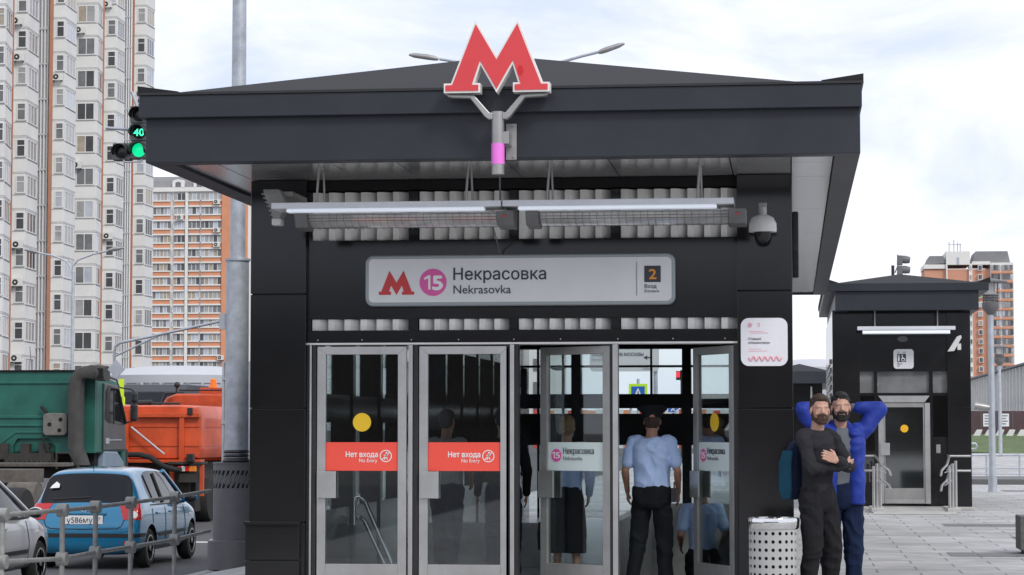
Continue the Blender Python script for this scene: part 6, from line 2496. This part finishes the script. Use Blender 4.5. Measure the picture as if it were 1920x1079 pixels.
    if bare_face and hair_style in ('short', 'crop', 'bun'):          # tufts so that the hair has strands and an uneven outline
        rg_ = random.Random(len(label))
        ln_ = .034 if hair_style == 'short' else .02
        for i in range(130):
            a, e_ = rg_.uniform(0, 2 * math.pi), rg_.uniform(.1, 1.45)
            n_ = Vector((math.cos(a) * math.cos(e_), math.sin(a) * math.cos(e_), math.sin(e_)))
            p = Vector((0, .018, .052)) + Vector((n_.x * .078, n_.y * .094, n_.z * .083))
            if p.y < -.03 and p.z < .098 or p.z < .0:
                continue
            t_ = Vector((rg_.uniform(-.5, .5), -1 if hair_style == 'short' else rg_.uniform(-1, 1), rg_.uniform(.0, .5)))
            t_ = (t_ - n_ * t_.dot(n_)).normalized()
            hs.append(('cap', h(p), h(p + t_ * ln_ + n_ * .005), .0075 * hk, .004 * hk))
    blob('hair', hs, vox * .8, M[hair], root, 2, .004, 40)
    if beard:
        bs = [('cap', h((-.062, .004, -.030)), h((-.054, -.012, -.066)), .017 * hk, .022 * hk), ('cap', h((.062, .004, -.030)), h((.054, -.012, -.066)), .017 * hk, .022 * hk),
              ('cap', h((-.054, -.012, -.068)), h((-.020, -.070, -.103)), .0215 * hk, .0215 * hk), ('cap', h((.054, -.012, -.068)), h((.020, -.070, -.103)), .0215 * hk, .0215 * hk),
              ('cap', h((-.018, -.073, -.102)), h((.018, -.073, -.102)), .0215 * hk, .0215 * hk), ('cap', h((-.016, -.084, -.077)), h((.016, -.084, -.077)), .0145 * hk, .015 * hk), ('cap', h((-.028, -.084, -.047)), h((.028, -.084, -.047)), .0118 * hk, .0118 * hk),
              ('cap', h((-.030, -.078, -.05)), h((-.03, -.070, -.09)), .0125 * hk, .014 * hk), ('cap', h((.030, -.078, -.05)), h((.03, -.070, -.09)), .0125 * hk, .014 * hk)]
        blob('beard', bs, vox * .75, M[beard[0]], root, 2, .003, 60)
    # ---- clothes
    if top:
        ts = [('loft', [(c, rx, ry) for c, rx, ry in tor[(0 if not skirt else 1):]])]
        for s in 'rl':
            S_, E_, W_ = P['s' + s], P['e' + s], P['w' + s]
            ts.append(('cap', S_.lerp(P['neck'], .3), S_, .056 * k, .056 * k))
            if sleeve == 'long':
                ts += [('cap', S_, E_, .063 * k, .052 * k), ('cap', E_, E_.lerp(W_, .96), .052 * k, .038 * k)]
            else:
                ts += [('cap', S_, S_.lerp(E_, .72), .058 * k, .062 * k)]
        if shirt_extra:
            ts += shirt_extra(P, k)
        blob('shirt', ts, vox, M[top], root, 9, wr, 7.5)
    if skirt:
        z = [(.34, .20, .15), (.5, .205, .16), (.75, .19, .15), (.92, .175, .125), (1.0, .155, .115), (1.04, .148, .112)]
        blob('skirt', [('loft', [T(a, b_, c) for a, b_, c in z])], vox, M[bottom], root, 4, .006, 5)
    else:
        bs = [('loft', [T(.80, .125, .095), T(.85, .160, .118), T(.92, .172, .125), T(.98, .168, .122), T(1.015, .162, .118)])]
        for s in 'rl':
            bs += [('cap', P['h' + s] + V(0, 0, .0), P['k' + s], .100 * k, .083 * k), ('cap', P['k' + s], P['a' + s] + V(0, 0, .01), .082 * k, .064 * k)]
        blob('trousers', bs, vox, M[bottom], root, 4, .012, 7)
    for s in 'rl':
        A = P['a' + s]
        blob('shoe', [('cap', A + V(0, .045 * k, -.045 * k), A + V(0, -.15 * k, -.052 * k), .042 * k, .034 * k), ('cap', A + V(0, .02 * k, .0), A + V(0, .02 * k, -.04 * k), .045 * k, .045 * k)], .011, M[shoes], root, 3)
    return root, P, k, h, hr3, hk

def put(px, Y, z=0.0):
    return Vector((GX(px, Y), Y, z))

# man with crossed arms, in front
M['knit_black'] = cloth('black knit', (.022, .022, .026))
M['jeans_black'] = cloth('black jeans', (.013, .013, .015))
M['jacket_blue'] = mat('royal blue nylon', (.014, .036, .27), .6, var=.15, vs=5, bump=.25, bs=22, spec=.3)
M['tee_grey'] = cloth('grey tee', (.125, .135, .15))
M['jeans_blue'] = cloth('dark blue jeans', (.008, .016, .045))
M['pack_teal'] = cloth('teal backpack', (.012, .06, .10))
M['pack_navy'] = cloth('navy backpack', (.012, .02, .045))
M['strap_red'] = cloth('red stripe', (.55, .02, .04))
YA = 20.95
JA = dict(sr=(-.185, .0, 1.445), sl=(.185, .0, 1.445), er=(-.235, -.14, 1.175), el=(.235, -.16, 1.185), wr=(.075, -.245, 1.20), wl=(-.06, -.275, 1.245), head=(.005, -.03, 1.672), neck=(0, -.005, 1.50),
          kr=(-.10, -.03, .50), kl=(.13, -.05, .50), al=(.16, .02, .085), ar=(-.11, .04, .085))
hA = dict(r=(V(.9, .12, .10), V(0, 1, .1), V(.1, -.2, 1), .35), l=(V(-.85, .15, .35), V(.1, 1, -.1), V(.35, -.1, .9), .35))
ra, PA, kA, hfA, hr3A, hkA = person('bearded man in black jumper with crossed arms and backpack beside the litter bin', put(1532, YA), R(48), 1.845, JA, 'knit_black', 'jeans_black', 'hair_brown', wr=.011, head_yaw=-R(34), head_pitch=-R(2), head_roll=R(2),
           beard=('beard_brown',), vox=.0065, hands=hA, slim=.92, shoes='black_plastic')
b = MB()
pts = [Vector(p) * kA for p in ((-.125, .02, 1.53), (-.105, -.085, 1.475), (-.085, -.136, 1.42), (-.078, -.146, 1.35))]
b.tube(pts[1:], [.006, .010, .010], 8)
pr_ = b.build('red_stripe', M['strap_red'], ra, smooth=True)
for ob in (pr_,):
    pass
# his backpack (rests on him: a thing of its own)
bp = thing('backpack', 'teal and navy backpack on the back of the man with crossed arms', 'backpack', ra.location, rz=R(48))
pk = [('loft', [((-.02, .215, .93), .13, .06), ((-.02, .225, 1.0), .155, .085), ((-.02, .225, 1.2), .155, .09), ((-.02, .21, 1.36), .14, .075), ((-.02, .19, 1.44), .10, .05)])]
blob('pack', pk, .009, M['pack_navy'], bp, 4, .004, 9)
blob('pocket', [('loft', [((-.02, .285, .95), .10, .03), ((-.02, .30, 1.0), .125, .035), ((-.02, .30, 1.14), .12, .03)])], .009, M['pack_teal'], bp, 3)
blob('side_panel', [('loft', [((-.155, .22, .93), .025, .05), ((-.17, .225, 1.0), .025, .075), ((-.17, .225, 1.25), .022, .075), ((-.15, .21, 1.36), .02, .06)])], .008, M['pack_teal'], bp, 3)
b = MB()
for s in (-1, 1):
    b.tube([Vector(p) for p in ((s * .11, .15, 1.42), (s * .13, .08, 1.54), (s * .135, -.0, 1.555), (s * .145, -.085, 1.49))], [.018, .02, .02, .015], 8)
b.build('strap', M['pack_teal'], bp, smooth=True)

# man in the blue jacket, hands behind his head
YB_ = 21.55
JB = dict(sr=(-.20, .01, 1.47), sl=(.20, .01, 1.47), er=(-.335, .0, 1.655), el=(.345, -.0, 1.665), wr=(-.115, .075, 1.675), wl=(.118, .055, 1.675), head=(0, -.02, 1.672), neck=(0, .005, 1.505))
hB = dict(r=(V(.9, .5, .1), V(.2, -1, 0), V(0, 0, -1), .4), l=(V(-.9, .5, .1), V(-.2, -1, 0), V(0, 0, -1), .4))
rb_, PB, kB, hfB, hr3B, hkB = person('bearded man in open royal blue jacket holding both hands behind his head', put(1576, YB_), R(12), 1.875, JB, 'tee_grey', 'jeans_blue', 'hair_black', head_yaw=-R(6), head_pitch=-R(3),
           beard=('beard_black',), vox=.0065, hands=hB, hair_style='crop', slim=.95, shoes='black_plastic')
k = kB
js = []
for s in (-1, 1):
    S_, E_, W_ = (PB['sr'], PB['er'], PB['wr']) if s < 0 else (PB['sl'], PB['el'], PB['wl'])
    js.append(('loft', [(Vector((s * .118, -.004, z)) * k, a * k, c * k) for z, a, c in ((.84, .082, .128), (.93, .082, .136), (1.1, .078, .132), (1.25, .08, .138), (1.36, .085, .136), (1.45, .075, .11), (1.50, .045, .08))]))
    js += [('cap', S_ + V(-s * .05, 0, 0), S_, .078 * k, .075 * k), ('cap', S_, E_, .074 * k, .066 * k), ('cap', E_, E_.lerp(W_, .78), .066 * k, .052 * k)]
    js.append(('cap', Vector((s * .06, .06, 1.53)) * k, Vector((s * .095, -.10, 1.44)) * k, .032 * k, .034 * k))
js.append(('loft', [(Vector((0, .06, z)) * k, a * k, c * k) for z, a, c in ((.84, .165, .075), (1.0, .165, .08), (1.3, .18, .085), (1.45, .16, .075), (1.53, .08, .05))]))
js.append(('cap', Vector((-.05, .075, 1.535)) * k, Vector((.05, .075, 1.535)) * k, .035 * k, .035 * k))
blob('jacket', js, .008, M['jacket_blue'], rb_, 4, .010, 7)
b = MB()
b.tube([Vector((.045, -.142, 1.40)) * k, Vector((.042, -.150, 1.2)) * k, Vector((.045, -.148, .86)) * k], .004, 6)
b.build('zip', M['black_plastic'], rb_, smooth=True)

# uniformed staff and passengers in the doorway
M['shirt_blue'] = cloth('pale blue uniform shirt', (.42, .55, .82), .06, .2)
M['uniform_black'] = cloth('black uniform cloth', (.010, .011, .014))
M['shirt_grey'] = cloth('light grey shirt', (.30, .30, .30))
M['jacket_black'] = cloth('black jacket', (.012, .012, .013))
M['jeans_navy'] = cloth('navy jeans', (.010, .018, .045))
YP = 22.95
JP = dict(el=(.262, .05, 1.17), wl=(.262, -.12, .955), er=(-.262, .05, 1.17), wr=(-.25, -.12, .95), kl=(.14, -.01, .5), kr=(-.12, -.03, .5), al=(.19, .02, .085), ar=(-.14, .02, .085), head=(0, -.045, 1.655))
rp, PP, kP, hP, hrP, hkP = person('policeman in pale blue short sleeved shirt and black peaked cap seen from behind', put(1222, YP), R(176), 1.765, JP, 'shirt_blue', 'uniform_black', 'hair_brown', 'skin_tan', head_yaw=R(6), head_pitch=R(8),
            sleeve='short', bare_face=True, belly=1.12, slim=1.12, vox=.0085, hair_style='low', wr=.012)
bl = MB()
z = 1.005 * kP
bl.loft([[Vector((PP['pel'].x + .197 * kP * 1.02 * math.cos(a) * .97, .150 * kP * 1.02 * math.sin(a), z + dz)) for a in [2 * math.pi * i / 32 for i in range(32)]] for dz in (-.022, .022)])
bl.build('belt', M['black_plastic'], rp, smooth=True)
b = MB()
for s in (-1, 1):
    b.box(s * .07 * kP if s > 0 else -.185 * kP, .185 * kP if s > 0 else -.07 * kP, -.02, .035, 1.515 * kP, 1.525 * kP)
b.build('shoulder_board', M['uniform_black'], rp, bevel=.003)
capm = MB()
capm.lathe([(.092, 0), (.097, .035), (.102, .05), (.148, .092), (.150, .102), (.12, .118), (.02, .126)], (0, 0, 0), 32)
cp = capm.build('cap', M['uniform_black'], None, smooth=True)
tilt = HM(hP((0, .012, .030)), R(6), R(8) + R(2))
cp.data.transform(tilt)
cp.parent = rp
b = MB()
b.ell((0, -.10, .008), (.075, .06, .008), 20, 8)
vz = b.build('visor', M['black_plastic'], None, smooth=True)
vz.data.transform(tilt)
vz.parent = cp
# radio on his hip
b = MB()
b.box(-.255 * kP, -.20 * kP, .03, .09, .86 * kP, 1.0 * kP)
b.cyl((-.23 * kP, .06, 1.0 * kP), (-.23 * kP, .06, 1.06 * kP), .008, n=8)
rd_ = b.build('radio', M['black_plastic'], None, bevel=.01)
rd_.location = rp.location
rd_.rotation_euler = rp.rotation_euler
tag(rd_, 'black radio on the right hip of the policeman in the peaked cap', 'radio')

YW = 23.5
JW = dict(el=(.235, .03, 1.14), wl=(.265, -.05, .88), er=(-.25, -.02, 1.15), wr=(-.20, -.16, .95), kl=(.095, -.01, .5), kr=(-.095, -.01, .5), head=(0, -.02, 1.665))
rw_, PW, kW, hW, hrW, hkW = person('blond policewoman with hair bun, blue shirt and black skirt seen from behind', put(1063, YW), R(172), 1.685, JW, 'shirt_blue', 'uniform_black', 'hair_blond', 'skin', sleeve='long', skirt=True, vox=.009, hair_style='bun', bare_face=True, slim=1.02, wr=.008)
bg_ = thing('handbag', 'black handbag in the left hand of the blond policewoman', 'handbag', rw_.location, rz=R(172))
wv = PW['wl']
blob('bag', [('loft', [((wv.x + .01, wv.y - .02, .34), .045, .13), ((wv.x + .01, wv.y - .02, .5), .055, .15), ((wv.x + .01, wv.y - .02, .62), .04, .13)])], .01, M['uniform_black'], bg_, 3)
b = MB()
b.tube([(wv.x + .01, wv.y - .12, .6), (wv.x + .005, wv.y - .07, .73), (wv.x, wv.y - .01, .78), (wv.x + .005, wv.y + .05, .73), (wv.x + .01, wv.y + .09, .6)], .009, 8)
b.build('handle', M['uniform_black'], bg_, smooth=True)

# officer lower down on the stairs behind the folded door
JO = dict(er=(-.255, .05, 1.17), wr=(-.24, -.17, 1.08), el=(.25, .05, 1.17), wl=(.22, -.17, 1.05))
person('officer in pale blue shirt lower on the stairs behind the folded right door', put(1316, 25.0, -.68), R(190), 1.72, JO, 'shirt_blue', 'uniform_black', 'hair_grey', 'skin_tan', sleeve='short', vox=.010, bare_face=True, slim=.97)

# passengers dim behind the glass
JL = dict(er=(-.26, -.02, 1.16), wr=(-.2, -.2, 1.05), el=(.25, .02, 1.16), wl=(.23, -.1, .92), kl=(.12, -.12, .52), al=(.12, -.12, .085), kr=(-.1, .05, .5), ar=(-.1, .16, .1))
person('man in light grey shirt and navy jeans behind the second no entry door', put(838, 24.3), R(165), 1.74, JL, 'shirt_grey', 'jeans_navy', 'hair_brown', 'skin_tan', sleeve='short', vox=.010, slim=1.1)
JD = dict(er=(-.25, .03, 1.15), wr=(-.24, -.06, .9), el=(.25, .0, 1.15), wl=(.28, -.12, .90))
person('person in black jacket and navy jeans between second door and open doorway', put(944, 24.0), R(185), 1.76, JD, 'jacket_black', 'jeans_navy', 'hair_black', 'skin_tan', sleeve='long', vox=.010, slim=1.05)

# ------------------------------------------------------------------ what stands beyond the back glazing
def road_panel(px0, px1, py0, py1, Y, name, label, rim, face, cat='road sign', shape='rect', post=None):
    x0, x1, z0, z1 = GX(px0, Y), GX(px1, Y), GZ(py1, Y, px0), GZ(py0, Y, px0)
    q = thing(name, label, cat, ((x0 + x1) / 2, Y, 0))
    b = MB()
    b.xz(rrect(x0, x1, z0, z1, (x1 - x0) * .06) if shape == 'rect' else circ((x0 + x1) / 2, (z0 + z1) / 2, (x1 - x0) / 2), Y, Y + .06)
    b.build('panel', M[rim], q)
    if face:
        i = (x1 - x0) * .14 if face[1] else .02
        b = MB()
        b.xz(rrect(x0 + i, x1 - i, z0 + i, z1 - i, .03) if shape == 'rect' else circ((x0 + x1) / 2, (z0 + z1) / 2, (x1 - x0) / 2 - .03), Y - .01, Y - .001)
        b.build('face', M[face[0]], q)
    b = MB()
    xp = GX(post, Y) if post else (x0 + x1) / 2
    b.cyl((xp, Y + .12, 0), (xp, Y + .12, z1 + .2), .06, n=12)
    b.build('post', M['galv'], q, smooth=True)
    return q, x0, x1, z0, z1
M['sign_back'] = mat('grey direction sign', (.55, .56, .56), .5)
BYS = 62
q, x0, x1, z0, z1 = road_panel(1106, 1236, 641, 697, BYS, 'direction_sign', 'grey street direction sign with arrow seen through the open doorway', 'sign_back', None, post=1229)
fx = lambda px: GX(px, BYS)
fz = lambda py: GZ(py, BYS, 1170)
text('ЗАЩИТНИКОВ МОСКВЫ', 'lettering', M['ink'], q, fx(1110), fx(1207), fz(668), BYS - .004, bold=.008, h=.09)
text('проспект', 'lettering', M['ink_grey'], q, fx(1110), fx(1146), fz(677), BYS - .004, h=.075)
text('150м', 'lettering', M['ink_grey'], q, fx(1205), fx(1220), fz(694), BYS - .004, h=.06)
b = MB()
b.xz([(fx(1207), fz(671)), (fx(1214), fz(667)), (fx(1214), fz(670)), (fx(1222), fz(670)), (fx(1222), fz(672)), (fx(1214), fz(672)), (fx(1214), fz(675))], BYS - .008, BYS - .001)
b.build('arrow', M['ink'], q)
CYS = 95
q, x0, x1, z0, z1 = road_panel(1179, 1214, 720, 755, CYS, 'pedestrian_sign', 'blue pedestrian crossing sign with yellow green border seen through the doorway', 'yellow_green', ('sign_blue', True))
b = MB()
xm2, w2 = (x0 + x1) / 2, (x1 - x0)
b.xz([(xm2 - w2 * .27, z0 + w2 * .2), (xm2 + w2 * .27, z0 + w2 * .2), (xm2, z1 - w2 * .22)], CYS - .02, CYS - .0105)
b.build('white_triangle', M['white_ink'], q)
b = MB()
b.xz(circ(xm2 + w2 * .01, z0 + w2 * .56, w2 * .04, 12), CYS - .03, CYS - .021)
b.xz([(xm2 - w2 * .02, z0 + w2 * .5), (xm2 + w2 * .05, z0 + w2 * .5), (xm2 + w2 * .05, z0 + w2 * .36), (xm2 + w2 * .12, z0 + w2 * .23), (xm2 + w2 * .07, z0 + w2 * .22), (xm2 + .0, z0 + w2 * .33), (xm2 - w2 * .08, z0 + w2 * .22), (xm2 - w2 * .12, z0 + w2 * .23), (xm2 - w2 * .04, z0 + w2 * .37)], CYS - .03, CYS - .021)
b.build('walking_figure', M['black_plastic'], q)
SYS = 88
q, x0, x1, z0, z1 = road_panel(1252, 1273, 755, 774, SYS, 'underpass_sign', 'blue stairs sign with white walking figure seen right of the policeman', 'white_ink', ('sign_blue', False))
w2 = x1 - x0
xm2 = (x0 + x1) / 2
b = MB()
b.xz(circ(xm2, z1 - w2 * .2, w2 * .07, 12), SYS - .02, SYS - .011)
b.xz([(xm2 - w2 * .05, z1 - w2 * .3), (xm2 + w2 * .08, z1 - w2 * .3), (xm2 + w2 * .06, z0 + w2 * .4), (xm2 + w2 * .15, z0 + w2 * .12), (xm2 + w2 * .07, z0 + w2 * .12), (xm2, z0 + w2 * .3), (xm2 - w2 * .17, z0 + w2 * .12), (xm2 - w2 * .24, z0 + w2 * .14), (xm2 - w2 * .07, z0 + w2 * .42)], SYS - .02, SYS - .011)
b.xz([(xm2 + w2 * .2, z0 + w2 * .08), (xm2 + w2 * .42, z0 + w2 * .08), (xm2 + w2 * .42, z0 + w2 * .28), (xm2 + w2 * .31, z0 + w2 * .28), (xm2 + w2 * .31, z0 + w2 * .18), (xm2 + w2 * .2, z0 + w2 * .18)], SYS - .02, SYS - .011)
b.build('walking_figure', M['white_ink'], q)
q, x0, x1, z0, z1 = road_panel(1178, 1187, 757, 766, 105, 'round_sign', 'small round blue sign seen left of the peaked cap', 'white_ink', ('sign_blue', False), shape='round')
TY2 = 108
tq2 = thing('traffic_light', 'distant traffic light showing red seen through the open doorway', 'traffic light', (GX(1272, TY2), TY2, 0))
b = MB()
b.box(GX(1268, TY2), GX(1276, TY2), TY2, TY2 + .2, GZ(713, TY2, 1272), GZ(696, TY2, 1272))
b.cyl((GX(1278, TY2), TY2 + .1, 0), (GX(1278, TY2), TY2 + .1, GZ(694, TY2, 1272)), .05, n=10)
b.build('signal_head', M['black_metal'], tq2)
b = MB()
b.box(GX(1268.7, TY2), GX(1275.3, TY2), TY2 - .05, TY2 - .001, GZ(708, TY2, 1272), GZ(697.5, TY2, 1272))
b.build('lens', mat('lit red lens', (.9, .03, .05), .4, emit=.8), tq2)
hq = thing('red_hoarding', 'low red and white hoarding far behind the doorway', 'hoarding', (GX(1050, 190), 190, 0))
for i, px in enumerate(range(1000, 1390, 13)):
    b = MB()
    b.box(GX(px, 190), GX(px + 12.4, 190), 190, 190.2, 0, GZ(768 + (i * 7 % 3), 190, 1100))
    b.build('panel', [mat('red hoarding panel', (.6, .07, .06), .6), M['white_plastic'], M['ob_orange'], M['white_plastic']][(i * 3 + i // 4) % 4], hq)
for px, Y, zt3, lb in ((1009, 170, 640, 'thin distant lamp post seen left through the back glazing'), (1056, 150, 690, 'thin distant lamp post with a round head seen over the policewoman')):
    q = thing('street_lamp', lb, 'street lamp', (GX(px, Y), Y, 0))
    b = MB()
    b.cyl((GX(px, Y), Y, 0), (GX(px, Y), Y, GZ(zt3, Y, px)), .1, n=8)
    b.build('pole', M['grey_paint'], q, smooth=True)
    b = MB()
    b.ell((GX(px, Y) - .3, Y, GZ(zt3, Y, px)), (.5, .25, .18))
    b.build('lamp_head', M['grey_paint'], q, smooth=True)
# far apartment slab whose glazed end shows through the left opening
fy = 300
q = thing('far_block', 'far pale apartment block glimpsed through the back glazing', 'apartment building', (GX(1020, fy), fy, 0))
b = MB()
b.box(GX(975, fy), GX(1034, fy), fy, fy + 20, 0, 40)
b.build('wall', M['ob_white'], q)
for i in range(9):
    for px in (984, 1004, 1024):
        b = MB()
        b.box(GX(px - 4, fy), GX(px + 4, fy), fy - .1, fy - .002, 3 + i * 3, 4.6 + i * 3)
        b.build('window', pick(WD), q)
# unseen block behind the viewer, added for the glass and black panels to mirror
q = thing('reflection_block', 'long dark brick block across the square behind the viewer', 'apartment building', (0, -110, 0))
b = MB()
b.box(-110, 60, -130, -110, -.5, 11)
b.build('wall', mat('dark brick', (.09, .075, .065), .9, var=.2, vs=.3), q)
for i in range(3):
    for j in range(16):
        b = MB()
        x = -66 + j * 8
        b.box(x, x + 3.4, -109.998, -109.9, 1.5 + i * 3.1, 3.1 + i * 3.1)
        b.build('window', GL[(i * 5 + j * 3) % 2], q)
